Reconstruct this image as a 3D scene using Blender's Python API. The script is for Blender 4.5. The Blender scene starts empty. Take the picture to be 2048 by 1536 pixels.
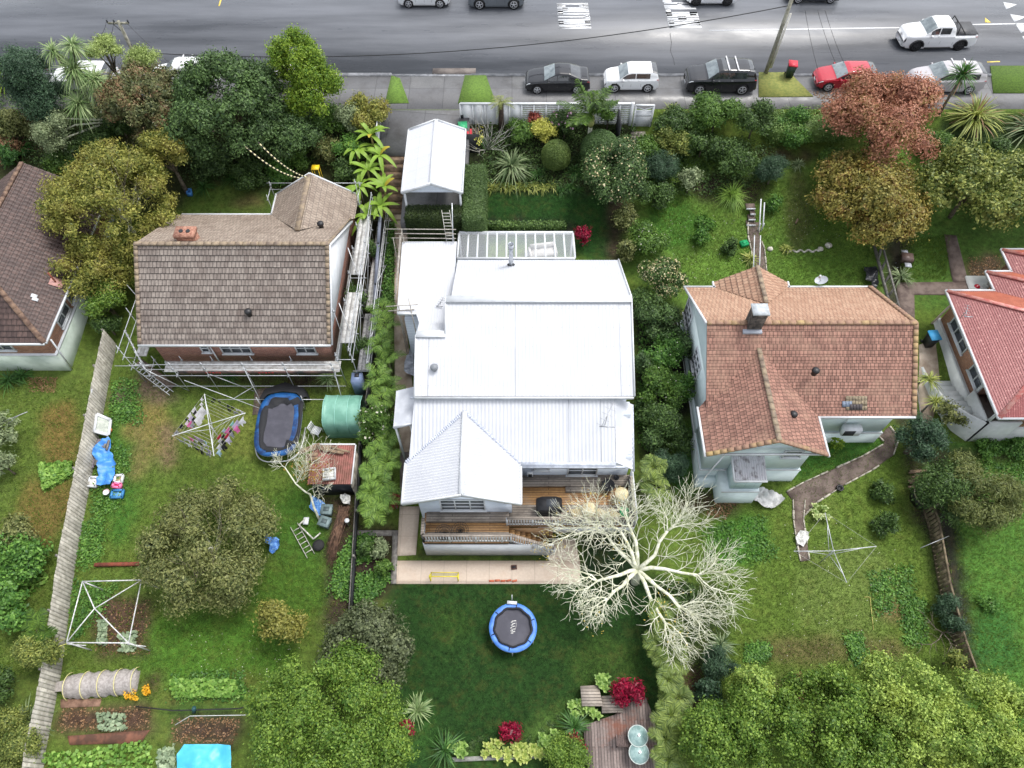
import bpy, bmesh, math, random
import numpy as np
from mathutils import Vector, noise
from math import sin, cos, pi, radians, sqrt
random.seed(11); rng = np.random.default_rng(11)
V = Vector

# ------------------------------------------------------------------ camera, sky, sun, exposure
TH = radians(31.8); CH = 31.5; FPX = 1420.0
ST, CT = sin(TH), cos(TH)
scene = bpy.context.scene
cam = bpy.data.objects.new("camera", bpy.data.cameras.new("camera"))
scene.collection.objects.link(cam)
cam.location = (0, 0, CH); cam.rotation_euler = (TH, 0, 0)
cam.data.sensor_width = 36; cam.data.lens = 36 * FPX / 2048
cam.data.clip_start = 0.5; cam.data.clip_end = 2000
scene.camera = cam
SUN_EL, SUN_AZ = radians(66), radians(58)     # bright overcast, brightest high over the street
w = bpy.data.worlds.new("World"); scene.world = w; w.use_nodes = True
nt = w.node_tree; nt.nodes.clear()
sky = nt.nodes.new('ShaderNodeTexSky'); sky.sky_type = 'NISHITA'; sky.sun_disc = False
sky.sun_elevation = SUN_EL; sky.sun_rotation = SUN_AZ; sky.air_density = 1.0; sky.dust_density = 3.0; sky.ozone_density = 1.0
hs = nt.nodes.new('ShaderNodeHueSaturation'); hs.inputs['Saturation'].default_value = 0.30
bg = nt.nodes.new('ShaderNodeBackground'); bg.inputs[1].default_value = 0.15
ow = nt.nodes.new('ShaderNodeOutputWorld')
nt.links.new(sky.outputs[0], hs.inputs['Color']); nt.links.new(hs.outputs[0], bg.inputs[0]); nt.links.new(bg.outputs[0], ow.inputs[0])
sl = bpy.data.lights.new("sun", 'SUN'); sl.energy = 1.05; sl.angle = radians(16); sl.color = (1.0, 0.97, 0.92)
so = bpy.data.objects.new("sun", sl); scene.collection.objects.link(so)
sd = V((sin(SUN_AZ) * cos(SUN_EL), cos(SUN_AZ) * cos(SUN_EL), sin(SUN_EL)))
so.rotation_euler = sd.to_track_quat('Z', 'Y').to_euler(); so.location = (0, 30, 60)
scene.view_settings.view_transform = 'Standard'; scene.view_settings.look = 'None'
scene.view_settings.exposure = 1.0; scene.view_settings.gamma = 1

# ------------------------------------------------------------------ where things stand (pixels of the 2048 px photo to metres)
def ray(px, py):
    u, v = px - 1024, py - 768
    return V((u, -v * CT + FPX * ST, -v * ST - FPX * CT))
def P(px, py, z):
    d = ray(px, py); t = (z - CH) / d.z
    return V((d.x * t, d.y * t, z))
def PX(px, py, X):
    d = ray(px, py); t = X / d.x
    return V((X, d.y * t, CH + d.z * t))
def PY(px, py, Y):
    d = ray(px, py); t = Y / d.y
    return V((d.x * t, Y, CH + d.z * t))
def PP(px, py, p0, n):
    d = ray(px, py); o = V((0, 0, CH)); t = (p0 - o).dot(n) / d.dot(n)
    return o + d * t
YS = [-300, -20, 4, 12, 18, 24, 30, 34, 37, 40.6, 41.6, 400]
ZS = [-12, -7.0, -6.2, -5.6, -5.2, -4.6, -4.1, -3.4, -2.4, -1.0, 0, 0]
def T(x, y):
    z = np.interp(y, YS, ZS)
    k = np.clip((np.asarray(x) - 7) / 3, 0, 1) * np.clip((24 - np.asarray(y)) / 8, 0, 1)
    return z - 0.45 * k
def Tz(x, y): return float(T(x, y))
def G(px, py, dz=0.0):
    d = ray(px, py); a, b = 0.0, 90.0 / FPX
    for _ in range(40):
        m = (a + b) / 2
        if CH + d.z * m - Tz(d.x * m, d.y * m) - dz > 0: a = m
        else: b = m
    return V((d.x * a, d.y * a, CH + d.z * a))
def mpp(px, py, z): return (CH - z) / -ray(px, py).z      # metres per photo pixel
def drop(p): return V((p[0], p[1], Tz(p[0], p[1])))

# ------------------------------------------------------------------ materials
def lin(r, g, b):
    f = lambda c: (c / 255 / 12.92) if c / 255 <= .04045 else ((c / 255 + .055) / 1.055) ** 2.4
    return (f(r), f(g), f(b), 1)
MATS = {}
def newmat(name):
    m = bpy.data.materials.new(name); m.use_nodes = True
    nt = m.node_tree; b = nt.nodes['Principled BSDF']
    return m, nt, b
def N(nt, t, **k):
    n = nt.nodes.new(t)
    for a, v in k.items(): setattr(n, a, v)
    return n
def mixc(nt, fac, a, b, mode='MIX'):
    m = N(nt, 'ShaderNodeMix', data_type='RGBA', blend_type=mode)
    for s, v in ((0, fac), (6, a), (7, b)):
        if isinstance(v, (tuple, float, int)): m.inputs[s].default_value = v
        else: nt.links.new(v, m.inputs[s])
    return m.outputs[2]
def ramp(nt, src, lo, hi, a=0.0, b=1.0):
    r = N(nt, 'ShaderNodeMapRange'); r.inputs[1].default_value = lo; r.inputs[2].default_value = hi
    r.inputs[3].default_value = a; r.inputs[4].default_value = b; nt.links.new(src, r.inputs[0]); return r.outputs[0]
def noi(nt, vec, sc, det=4, rough=.6):
    n = N(nt, 'ShaderNodeTexNoise'); n.inputs['Scale'].default_value = sc; n.inputs['Detail'].default_value = det
    n.inputs['Roughness'].default_value = rough; nt.links.new(vec, n.inputs['Vector']); return n.outputs[0]
def geo(nt): return N(nt, 'ShaderNodeNewGeometry')
def mapped(nt, vec, sc):
    m = N(nt, 'ShaderNodeMapping'); m.inputs['Scale'].default_value = sc; nt.links.new(vec, m.inputs['Vector']); return m.outputs[0]
def bumpto(nt, b, h, dist, st=1.0):
    n = N(nt, 'ShaderNodeBump'); n.inputs['Distance'].default_value = dist; n.inputs['Strength'].default_value = st
    nt.links.new(h, n.inputs['Height']); nt.links.new(n.outputs[0], b.inputs['Normal'])
def mat(name, c, c2=None, sc=2.0, rough=.75, bump=0, bsc=20, metal=0, rough2=None, lo=.4, hi=.6, isl=0, coat=0, spec=.5):
    if name in MATS: return MATS[name]
    m, nt, b = newmat(name); g = geo(nt)
    if c2 is None: c2 = tuple(x * .8 for x in c[:3]) + (1,)
    f = ramp(nt, noi(nt, g.outputs['Position'], sc), lo, hi)
    col = mixc(nt, f, c, c2)
    if isl: col = mixc(nt, ramp(nt, g.outputs['Random Per Island'], 0, 1, 0, isl), col, tuple(x * .45 for x in c[:3]) + (1,))
    nt.links.new(col, b.inputs['Base Color'])
    b.inputs['Roughness'].default_value = rough; b.inputs['Metallic'].default_value = metal
    b.inputs['Coat Weight'].default_value = coat; b.inputs['Specular IOR Level'].default_value = spec
    if rough2 is not None: nt.links.new(ramp(nt, noi(nt, g.outputs['Position'], sc * .7), .35, .65, rough, rough2), b.inputs['Roughness'])
    if bump: bumpto(nt, b, noi(nt, g.outputs['Position'], bsc), bump)
    MATS[name] = m; return m
def leafm(name, a, b_, c=None, rough=.5, tr=.25):
    """leaves: each leaf its own tone between a and b_, some c"""
    if name in MATS: return MATS[name]
    m, nt, b = newmat(name); g = geo(nt)
    r = g.outputs['Random Per Island']
    n = noi(nt, g.outputs['Position'], .8, 4)
    col = mixc(nt, ramp(nt, r, 0, 1), a, b_)
    if c: col = mixc(nt, ramp(nt, n, .48, .62), col, mixc(nt, ramp(nt, r, .2, .8), c, b_))
    else: col = mixc(nt, ramp(nt, n, .4, .65, 0, .55), col, a)
    nt.links.new(col, b.inputs['Base Color']); b.inputs['Roughness'].default_value = rough
    b.inputs['Specular IOR Level'].default_value = .35
    t = N(nt, 'ShaderNodeBsdfTranslucent'); nt.links.new(col, t.inputs['Color'])
    x = N(nt, 'ShaderNodeMixShader'); x.inputs[0].default_value = tr
    nt.links.new(b.outputs[0], x.inputs[1]); nt.links.new(t.outputs[0], x.inputs[2])
    nt.links.new(x.outputs[0], nt.nodes['Material Output'].inputs[0])
    MATS[name] = m; return m
def brickm(name, c1, c2, mortar, bw, rh, ms=.01, off=.5, rough=.8, rot=0, bump=.01, stain=None, wave=0, wamp=.5, rough2=None, ssc=.6, slo=.5, shi=.7):
    """courses laid on the surface (bricks, tiles, boards) in metres; optional stain colour and ribs along the slope"""
    if name in MATS: return MATS[name]
    m, nt, b = newmat(name); g = geo(nt)
    uv = N(nt, 'ShaderNodeUVMap').outputs[0]
    mp = N(nt, 'ShaderNodeMapping'); mp.inputs['Rotation'].default_value = (0, 0, rot); nt.links.new(uv, mp.inputs['Vector'])
    t = N(nt, 'ShaderNodeTexBrick', offset=off); nt.links.new(mp.outputs[0], t.inputs['Vector'])
    t.inputs['Scale'].default_value = 1; t.inputs['Color1'].default_value = c1; t.inputs['Color2'].default_value = c2
    t.inputs['Mortar'].default_value = mortar; t.inputs['Brick Width'].default_value = bw; t.inputs['Row Height'].default_value = rh
    t.inputs['Mortar Size'].default_value = ms; t.inputs['Mortar Smooth'].default_value = .2; t.inputs['Bias'].default_value = -.1
    col = t.outputs[0]
    col = mixc(nt, ramp(nt, noi(nt, g.outputs['Position'], 9, 3), .3, .7, 0, .45), col, mixc(nt, .5, c2, c2, 'MULTIPLY'))
    if stain: col = mixc(nt, ramp(nt, noi(nt, g.outputs['Position'], ssc, 5, .7), slo, shi, 0, .75), col, stain)
    h = ramp(nt, t.outputs['Fac'], 0, 1, 1, 0)
    if wave:
        wv = N(nt, 'ShaderNodeTexWave', wave_type='BANDS', bands_direction='X', wave_profile='SIN')
        wv.inputs['Scale'].default_value = 1 / wave * .314; nt.links.new(uv, wv.inputs['Vector'])
        a = N(nt, 'ShaderNodeMath', operation='MULTIPLY_ADD'); a.inputs[1].default_value = wamp
        nt.links.new(wv.outputs['Fac'], a.inputs[0]); nt.links.new(h, a.inputs[2]); h = a.outputs[0]
    nt.links.new(col, b.inputs['Base Color']); b.inputs['Roughness'].default_value = rough
    if rough2 is not None: nt.links.new(ramp(nt, noi(nt, g.outputs['Position'], .8), .35, .65, rough, rough2), b.inputs['Roughness'])
    bumpto(nt, b, h, bump)
    MATS[name] = m; return m

# ------------------------------------------------------------------ mesh builder
def nrm(v): v = V(v); return v.normalized() if v.length > 1e-9 else V((0, 0, 1))
ZZ = V((0, 0, 1))
class MB:
    def __init__(s): s.v = []; s.f = []; s.np = []
    def add(s, vs, fs):
        o = len(s.v); s.v.extend([tuple(p) for p in vs]); s.f.extend([tuple(i + o for i in f) for f in fs]); return s
    def quad(s, *p): return s.add(p, [tuple(range(len(p)))])
    def ob(s, c, a, b, d):
        """box from its centre and three half vectors"""
        c, a, b, d = V(c), V(a), V(b), V(d)
        vs = [c + a * i + b * j + d * k for k in (-1, 1) for j in (-1, 1) for i in (-1, 1)]
        return s.add(vs, [(0, 2, 3, 1), (4, 5, 7, 6), (0, 1, 5, 4), (2, 6, 7, 3), (0, 4, 6, 2), (1, 3, 7, 5)])
    def box(s, x0, x1, y0, y1, z0, z1): return s.ob(((x0 + x1) / 2, (y0 + y1) / 2, (z0 + z1) / 2), ((x1 - x0) / 2, 0, 0), (0, (y1 - y0) / 2, 0), (0, 0, (z1 - z0) / 2))
    def rb(s, c, sx, sy, sz, rz=0):
        """box standing on c, turned rz"""
        c = V(c); return s.ob(c + V((0, 0, sz / 2)), V((cos(rz), sin(rz), 0)) * sx / 2, V((-sin(rz), cos(rz), 0)) * sy / 2, (0, 0, sz / 2))
    def beam(s, p, q, w, h=None, up=ZZ):
        p, q = V(p), V(q); h = h or w; d = nrm(q - p); a = d.cross(V(up))
        a = nrm(a) if a.length > 1e-4 else V((1, 0, 0)); b = nrm(a.cross(d))
        return s.ob((p + q) / 2, (q - p) / 2, a * w / 2, b * h / 2)
    def tube(s, p, q, r, r2=None, n=6):
        p, q = V(p), V(q); r2 = r if r2 is None else r2; d = nrm(q - p)
        a = d.cross(ZZ); a = nrm(a) if a.length > 1e-3 else V((1, 0, 0)); b = d.cross(a)
        vs = []
        for c, rr in ((p, r), (q, r2)):
            vs += [c + (a * cos(2 * pi * k / n) + b * sin(2 * pi * k / n)) * rr for k in range(n)]
        fs = [(k, (k + 1) % n, n + (k + 1) % n, n + k) for k in range(n)] + [tuple(range(n))[::-1], tuple(range(n, 2 * n))]
        return s.add(vs, fs)
    def path(s, pts, r, r2=None, n=6):
        r2 = r if r2 is None else r2; m = len(pts) - 1; pts = [V(p) for p in pts]; vs = []; fs = []
        for i, p in enumerate(pts):
            d = nrm(pts[min(i + 1, m)] - pts[max(i - 1, 0)]); a = d.cross(ZZ); a = nrm(a) if a.length > 1e-3 else V((1, 0, 0)); b = d.cross(a)
            rr = r + (r2 - r) * i / m
            vs += [p + (a * cos(2 * pi * k / n) + b * sin(2 * pi * k / n)) * rr for k in range(n)]
            if i: fs += [((i - 1) * n + k, (i - 1) * n + (k + 1) % n, i * n + (k + 1) % n, i * n + k) for k in range(n)]
        fs += [tuple(range(n))[::-1], tuple(m * n + k for k in range(n))]
        return s.add(vs, fs)
    def lathe(s, c, prof, n=20, sx=1, sy=1, a0=0):
        c = V(c); vs = []; fs = []
        for r, z in prof: vs += [c + V((cos(a0 + 2 * pi * k / n) * r * sx, sin(a0 + 2 * pi * k / n) * r * sy, z)) for k in range(n)]
        for i in range(len(prof) - 1): fs += [(i * n + k, i * n + (k + 1) % n, (i + 1) * n + (k + 1) % n, (i + 1) * n + k) for k in range(n)]
        if prof[0][0] > 1e-4: fs.append(tuple(range(n))[::-1])
        if prof[-1][0] > 1e-4: fs.append(tuple((len(prof) - 1) * n + k for k in range(n)))
        return s.add(vs, fs)
    def prism(s, pts, d):
        """closed outline pushed along d (a vector or a height)"""
        d = V(d) if hasattr(d, '__len__') else V((0, 0, d)); n = len(pts); pts = [V(p) for p in pts]
        return s.add(pts + [p + d for p in pts], [tuple(range(n))[::-1], tuple(range(n, 2 * n))] + [(k, (k + 1) % n, n + (k + 1) % n, n + k) for k in range(n)])
    def leaves(s, c, n, L, W, jit=.5):
        """rhombic leaves at c (k,3) facing n (k,3)"""
        k = len(c)
        if not k: return s
        n = n + rng.normal(0, jit, (k, 3)); n /= np.linalg.norm(n, axis=1)[:, None] + 1e-9
        t = np.cross(n, rng.normal(0, 1, (k, 3))); t /= np.linalg.norm(t, axis=1)[:, None] + 1e-9
        b = np.cross(n, t); sc = rng.uniform(.65, 1.3, (k, 1)); l = t * L / 2 * sc; w_ = b * W / 2 * sc
        s.np.append(np.stack([c - l, c + w_, c + l, c - w_], 1).reshape(-1, 3)); return s
    def build(s, name, m, parent=None, smooth=False, uv=True, at=None):
        me = bpy.data.meshes.new(name)
        nv0 = len(s.v); arr = [np.array(s.v, dtype=np.float64).reshape(-1, 3)] + s.np
        co = np.concatenate(arr); nq = (len(co) - nv0) // 4
        if parent is not None: org = V(parent['_o'])
        elif at is not None: org = V(at)
        else: org = V(((co[:, 0].min() + co[:, 0].max()) / 2, (co[:, 1].min() + co[:, 1].max()) / 2, co[:, 2].min()))
        rel = co - np.array(org)
        me.vertices.add(len(co)); me.vertices.foreach_set('co', rel.ravel())
        tot = [len(f) for f in s.f] + [4] * nq
        idx = [i for f in s.f for i in f]
        idx = np.concatenate([np.array(idx, dtype=np.int32), np.arange(nv0, nv0 + nq * 4, dtype=np.int32)]) if nq else np.array(idx, dtype=np.int32)
        me.loops.add(len(idx)); me.loops.foreach_set('vertex_index', idx)
        me.polygons.add(len(tot)); st = np.concatenate([[0], np.cumsum(tot)[:-1]]).astype(np.int32)
        me.polygons.foreach_set('loop_start', st); me.polygons.foreach_set('loop_total', np.array(tot, dtype=np.int32))
        me.update(calc_edges=True); me.validate()
        if uv and not nq:
            ul = me.uv_layers.new(name='UVMap'); u = np.zeros(len(me.loops) * 2)
            for p in me.polygons:
                n = p.normal
                if abs(n.z) > .985: a, b = V((1, 0, 0)), V((0, 1, 0))
                else: a = nrm(ZZ.cross(n)); b = n.cross(a)
                for li in p.loop_indices:
                    q = V(co[me.loops[li].vertex_index]); u[2 * li] = q.dot(a); u[2 * li + 1] = q.dot(b)
            ul.data.foreach_set('uv', u)
        if smooth: me.polygons.foreach_set('use_smooth', [True] * len(me.polygons))
        me.materials.append(m)
        o = bpy.data.objects.new(name, me); scene.collection.objects.link(o)
        if parent is not None: o.parent = parent
        else: o.location = org
        o['_o'] = tuple(org); return o
def tag(o, label, cat, group=None):
    o['label'] = label; o['category'] = cat
    if group: o['group'] = group
    return o
def thing(name, label, cat, loc, group=None):
    o = bpy.data.objects.new(name, None); scene.collection.objects.link(o); o.location = loc; o['_o'] = tuple(loc)
    o.empty_display_size = .3
    return tag(o, label, cat, group)
def struct(o, kind='structure'): o['kind'] = kind; return o
def copy_thing(o, loc, label=None):
    r = o.copy(); scene.collection.objects.link(r); r.location = loc; r['_o'] = tuple(loc)
    if label: r['label'] = label
    for ch in list(o.children):
        c = ch.copy(); scene.collection.objects.link(c); c.parent = r
        for g_ in list(ch.children):
            d = g_.copy(); scene.collection.objects.link(d); d.parent = c
    return r

# ------------------------------------------------------------------ roofs, draped sheets, windows
def clip(poly, ax, lo, hi):
    def half(pl, s, val):
        out = []
        for i in range(len(pl)):
            a, b = pl[i], pl[(i + 1) % len(pl)]; da, db = s * (a[ax] - val), s * (b[ax] - val)
            if da >= 0: out.append(a)
            if da * db < 0: t = da / (da - db); out.append((a[0] + (b[0] - a[0]) * t, a[1] + (b[1] - a[1]) * t))
        return out
    p = half(poly, 1, lo); return half(p, -1, hi) if len(p) > 2 else []
def roof(mb, pts, style='tile', per=.33, amp=.035, under=.07):
    pts = [V(p) for p in pts]; n = V((0, 0, 0))
    for i in range(len(pts)): n += (pts[i] - pts[0]).cross(pts[(i + 1) % len(pts)] - pts[0])
    n = nrm(n); n = -n if n.z < 0 else n
    U = nrm(ZZ.cross(n)); W = n.cross(U); d = sum(p.dot(n) for p in pts) / len(pts)
    q = [(p.dot(U), p.dot(W)) for p in pts]
    at = lambda a, h: U * a[0] + W * a[1] + n * (d + h)
    ax = 1 if style == 'tile' else 0
    lo, hi = min(a[ax] for a in q), max(a[ax] for a in q)
    st = per if style == 'tile' else per / 4
    k0 = lo if style == 'tile' else math.floor(lo / per) * per
    i = 0
    while k0 + i * st < hi:
        a0, a1 = k0 + i * st, k0 + (i + 1) * st; c = clip(q, ax, a0, a1)
        if len(c) > 2:
            if style == 'tile':
                mb.quad(*[at(a, amp * (1 - (a[1] - a0) / st)) for a in c])
                l = sorted([a for a in c if abs(a[1] - a0) < 1e-6])
                if len(l) >= 2: mb.quad(at(l[0], -.02), at(l[-1], -.02), at(l[-1], amp), at(l[0], amp))
            else:
                mb.quad(*[at(a, amp * cos(2 * pi * a[0] / per)) for a in c])
        i += 1
    mb.quad(*[at(a, -under) for a in q])
    return n, at
def drape(px, name, m, off=.03, step=.5, skirt=.12, world=False, crumple=0, csc=1.2):
    """sheet following the ground inside an outline given in photo pixels"""
    pts = [V(p) for p in px] if world else [G(*p) for p in px]
    bm = bmesh.new(); f = bm.faces.new([bm.verts.new((p.x, p.y, 0)) for p in pts])
    for ax in (0, 1):
        lo, hi = min(p[ax] for p in pts), max(p[ax] for p in pts); k = math.ceil(lo / step)
        while k * step < hi:
            co = [0, 0, 0]; no = [0, 0, 0]; co[ax] = k * step + 1e-4; no[ax] = 1
            bmesh.ops.bisect_plane(bm, geom=bm.verts[:] + bm.edges[:] + bm.faces[:], plane_co=co, plane_no=no); k += 1
    bm.normal_update()
    if sum(f.normal.z for f in bm.faces) < 0: bmesh.ops.reverse_faces(bm, faces=bm.faces[:])
    if skirt:
        e = [e for e in bm.edges if e.is_boundary]; r = bmesh.ops.extrude_edge_only(bm, edges=e)
        low = set(v for v in r['geom'] if isinstance(v, bmesh.types.BMVert))
    else: low = set()
    for v in bm.verts:
        z = Tz(v.co.x, v.co.y) + off
        if crumple: z += crumple * (noise.fractal(V((v.co.x * csc, v.co.y * csc, 3.3)), 1, 2, 4) + .6)
        v.co.z = z - (skirt + off if v in low else 0)
    mb = MB(); vi = {v: i for i, v in enumerate(bm.verts)}
    mb.add([v.co for v in bm.verts], [tuple(vi[v] for v in f.verts) for f in bm.faces]); bm.free()
    return mb.build(name, m, smooth=bool(crumple))
def window(parent, c, n, w_, h_, cols=1, rows=1, mf=None, mg=None, name='window', fr=.07):
    c, n = V(c), nrm(n); a = nrm(ZZ.cross(n)); mb = MB()
    for s in (-1, 1):
        mb.ob(c + a * s * (w_ / 2 - fr / 2) + n * .04, a * fr / 2, ZZ * h_ / 2, n * .045)
        mb.ob(c + ZZ * s * (h_ / 2 - fr / 2) + n * .042, a * (w_ / 2 - fr), ZZ * fr / 2, n * .042)
    for i in range(1, cols): mb.ob(c + a * (-w_ / 2 + w_ * i / cols) + n * .038, a * fr * .45, ZZ * (h_ / 2 - fr), n * .04)
    for j in range(1, rows): mb.ob(c + ZZ * (-h_ / 2 + h_ * j / rows) + n * .034, a * (w_ / 2 - fr), ZZ * .025, n * .035)
    mb.ob(c - ZZ * (h_ / 2 + .035) + n * .07, a * (w_ / 2 + .06), ZZ * .033, n * .075)
    o = mb.build(name, mf, parent); g = MB().ob(c + n * .012, a * (w_ / 2 - .02), ZZ * (h_ / 2 - .02), n * .012)
    g.build('pane', mg, o); return o

# ------------------------------------------------------------------ plants
def sph(k, up=-.35):
    d = rng.normal(0, 1, (k * 3 + 16, 3)); d /= np.linalg.norm(d, axis=1)[:, None]; d = d[d[:, 2] > up][:k]; return d
def ico(mb, c, r, j=.1, n=10):
    prof = 7; c = V(c); vs = []; fs = []
    for i in range(prof):
        a = -pi / 2 + pi * i / (prof - 1)
        for k in range(n):
            rr = 1 + random.uniform(-j, j); b = 2 * pi * k / n
            vs.append((c.x + r[0] * cos(a) * cos(b) * rr, c.y + r[1] * cos(a) * sin(b) * rr, c.z + r[2] * sin(a) * rr))
        if i: fs += [((i - 1) * n + k, (i - 1) * n + (k + 1) % n, i * n + (k + 1) % n, i * n + k) for k in range(n)]
    mb.add(vs, fs)
def crown(mb, c, R, lobes=14, n=5000, L=.2, W=.1, lr=(.30, .46), sprig=7, core=.8, up=-.3, spread=.1, jit=.5):
    """lumpy crown: sprigs of leaves over many uneven lobes, larger leaves inside, stray shoots outside"""
    c = np.array(c); R = np.array(R); LC = []
    for i in range(lobes):
        d = sph(1, -.45)[0]; rad = rng.uniform(*lr); LC.append((c + d * R * (1.02 - rad * .8) * rng.uniform(.82, 1.1), R * rad * rng.uniform(.75, 1.15, 3)))
    LC.append((c, R * .6))
    wts = np.array([np.prod(r) ** .667 for _, r in LC]); wts[-1] *= .35; wts /= wts.sum()
    for (lc, r), wt in zip(LC, wts):
        if core:
            k = int(n * wt * .22) + 6; d = sph(k, -.6); mb.leaves(lc + d * r * rng.uniform(.35, .72, (len(d), 1)), d + np.array([0, 0, .6]), L * 1.9, W * 2.2, .5)
        k = max(4, int(n * wt / sprig)); d = sph(k, up); k = len(d)
        rr = rng.uniform(.8, 1.05, (k, 1)) + (rng.random((k, 1)) < .1) * rng.uniform(0, .35, (k, 1))
        s = lc + d * r * rr
        cc = np.repeat(s, sprig, 0) + rng.normal(0, spread, (k * sprig, 3))
        mb.leaves(cc, np.repeat(d, sprig, 0) + np.array([0, 0, .25]), L, W, jit)
    return LC
def trunk(parent, base, LC, r, m, lean=(0, 0)):
    mb = MB(); base = V(base); top = V(LC[-1][0]); mid = base.lerp(top, .55) + V((lean[0], lean[1], 0))
    mb.path([base - V((0, 0, .3)), base.lerp(mid, .5), mid, top], r, r * .45, 8)
    for lc, rr in LC[:-1][:7]:
        q = V(lc); a = base.lerp(mid, random.uniform(.75, 1)); mb.path([a, a.lerp(q, .5) + V((0, 0, .15)), q], r * .42, r * .1, 5)
    return mb.build('trunk', m, parent)
def blade(mb, base, az, el, L, w_, droop, seg=5, fold=0, tip=.05, twist=0):
    base = V(base); h = V((cos(az), sin(az), 0)); side = V((-sin(az), cos(az), 0)); vs = []; fs = []
    for i in range(seg + 1):
        s = i / seg; p = base + h * (L * s * cos(el)) + ZZ * (L * s * sin(el) - L * droop * s * s) + h * (droop * .15 * L * s * s)
        ww = w_ * (tip + (1 - tip) * (sin(pi * min(1, s * .85 + .15)) ** .7)) / 2
        if fold: vs += [p + side * ww + ZZ * ww * fold, p, p - side * ww + ZZ * ww * fold]
        else: vs += [p + side * ww, p - side * ww]
        k = 3 if fold else 2
        if i:
            for j in range(k - 1): fs.append(((i - 1) * k + j, (i - 1) * k + j + 1, i * k + j + 1, i * k + j))
    mb.add(vs, fs)
def frond(mb, base, az, el, L, lw, droop, n=14, ll=.4):
    base = V(base); h = V((cos(az), sin(az), 0)); side = V((-sin(az), cos(az), 0)); pts = []
    for i in range(9):
        s = i / 8; pts.append(base + h * (L * s * cos(el)) + ZZ * (L * s * sin(el) - L * droop * s * s))
    mb.path(pts, .022, .006, 4)
    for i in range(n):
        s = .16 + .84 * i / (n - 1); p = base + h * (L * s * cos(el)) + ZZ * (L * s * sin(el) - L * droop * s * s)
        l = ll * (sin(pi * min(1, .2 + s * .75)) ** .6) * random.uniform(.85, 1.1)
        for sg in (-1, 1):
            d = nrm(side * sg + h * .75 + ZZ * random.uniform(-.6, .1)); q = p + d * l; m_ = p + d * l * .45; t = h * lw / 2
            mb.add([p - t * .5, m_ - t + ZZ * .02, q, m_ + t + ZZ * .02, p + t * .5], [(0, 1, 3, 4), (1, 2, 3)])
# ------------------------------------------------------------------ shared materials
WHITE = mat('white_paint', (.66, .68, .70, 1), (.58, .60, .62, 1), rough=.45)
WROOF = mat('white_roof_iron', (.535, .55, .58, 1), (.495, .51, .545, 1), sc=.8, rough=.38, rough2=.5)
WROOF2 = mat('white_roof_iron_weathered', (.56, .58, .62, 1), (.44, .46, .50, 1), sc=1.3, rough=.45)
GALV = mat('galvanised_steel', (.62, .64, .66, 1), (.50, .52, .54, 1), sc=6, rough=.38, metal=.35)
STEEL = mat('dull_steel', (.42, .43, .45, 1), (.30, .31, .33, 1), sc=8, rough=.4, metal=.6)
BLACK = mat('black_plastic', (.012, .012, .014, 1), (.02, .02, .022, 1), rough=.45)
DARK = mat('dark_shade_paint', (.018, .02, .024, 1), rough=.7)
RUB = mat('tyre_rubber', (.014, .014, .015, 1), rough=.8)
GLASS = mat('window_glass', (.035, .045, .055, 1), (.08, .095, .11, 1), sc=1.5, rough=.08, spec=.9)
CONC = mat('old_concrete', lin(118, 110, 104), lin(92, 84, 80), sc=1.2, rough=.8, rough2=.5, bump=.01)
def island_like(c, k): return tuple(x * k for x in c[:3]) + (1,)
TIM_W = brickm('weathered_boards', lin(178, 168, 156), lin(142, 132, 122), (.03, .027, .025, 1), 3.1, .14, .012, .37, .8, bump=.012, stain=lin(88, 80, 74))
TIM_WR = brickm('weathered_boards_lengthwise', lin(146, 132, 126), lin(104, 92, 88), (.03, .027, .025, 1), 3.1, .14, .012, .37, .8, rot=pi / 2, bump=.012, stain=lin(120, 70, 50), slo=.56, shi=.7)
TIM_O = brickm('oiled_boards', lin(182, 142, 94), lin(142, 106, 68), (.03, .02, .015, 1), 3.1, .14, .012, .37, .6, bump=.012, stain=lin(160, 142, 122), ssc=.45)
BRICK = brickm('red_brick', lin(182, 122, 102), lin(142, 90, 76), lin(170, 160, 150), .24, .086, .011, .5, .85, bump=.008)
BRICK2 = brickm('orange_brick', lin(206, 148, 114), lin(164, 108, 84), lin(182, 170, 158), .24, .086, .011, .5, .85, bump=.008)
WEATH = brickm('pale_blue_weatherboard', lin(218, 226, 236), lin(212, 220, 230), lin(160, 168, 180), 30, .16, .012, 0, .55, bump=.02)
TEAL = mat('pale_teal_plaster', lin(214, 228, 228), lin(202, 216, 218), sc=.7, rough=.7, bump=.004)
TEALB = brickm('pale_teal_panel', lin(198, 216, 218), lin(190, 208, 212), lin(160, 180, 186), .5, .5, .01, 0, .7, bump=.004)
PLAST = mat('white_plaster', lin(214, 216, 214), lin(188, 192, 190), sc=.7, rough=.75, bump=.004)
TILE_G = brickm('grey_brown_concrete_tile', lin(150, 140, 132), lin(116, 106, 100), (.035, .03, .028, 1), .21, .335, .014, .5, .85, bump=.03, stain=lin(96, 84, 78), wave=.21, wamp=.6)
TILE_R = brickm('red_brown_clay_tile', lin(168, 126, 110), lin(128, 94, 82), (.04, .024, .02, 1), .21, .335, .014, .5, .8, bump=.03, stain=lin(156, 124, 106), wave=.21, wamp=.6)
TILE_RL = brickm('clay_tile_lit_road_side', lin(182, 150, 126), lin(160, 124, 102), (.09, .06, .045, 1), .21, .335, .010, .5, .7, bump=.025, stain=lin(150, 116, 94), wave=.21, wamp=.6)  # brighter light on the road slopes is put into these paler tile colours
TILE_D = brickm('dark_brown_tile', lin(96, 76, 70), lin(70, 54, 50), (.02, .014, .012, 1), .30, .335, .014, .5, .6, bump=.03, stain=lin(62, 48, 46), wave=.30, wamp=.6)
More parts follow.
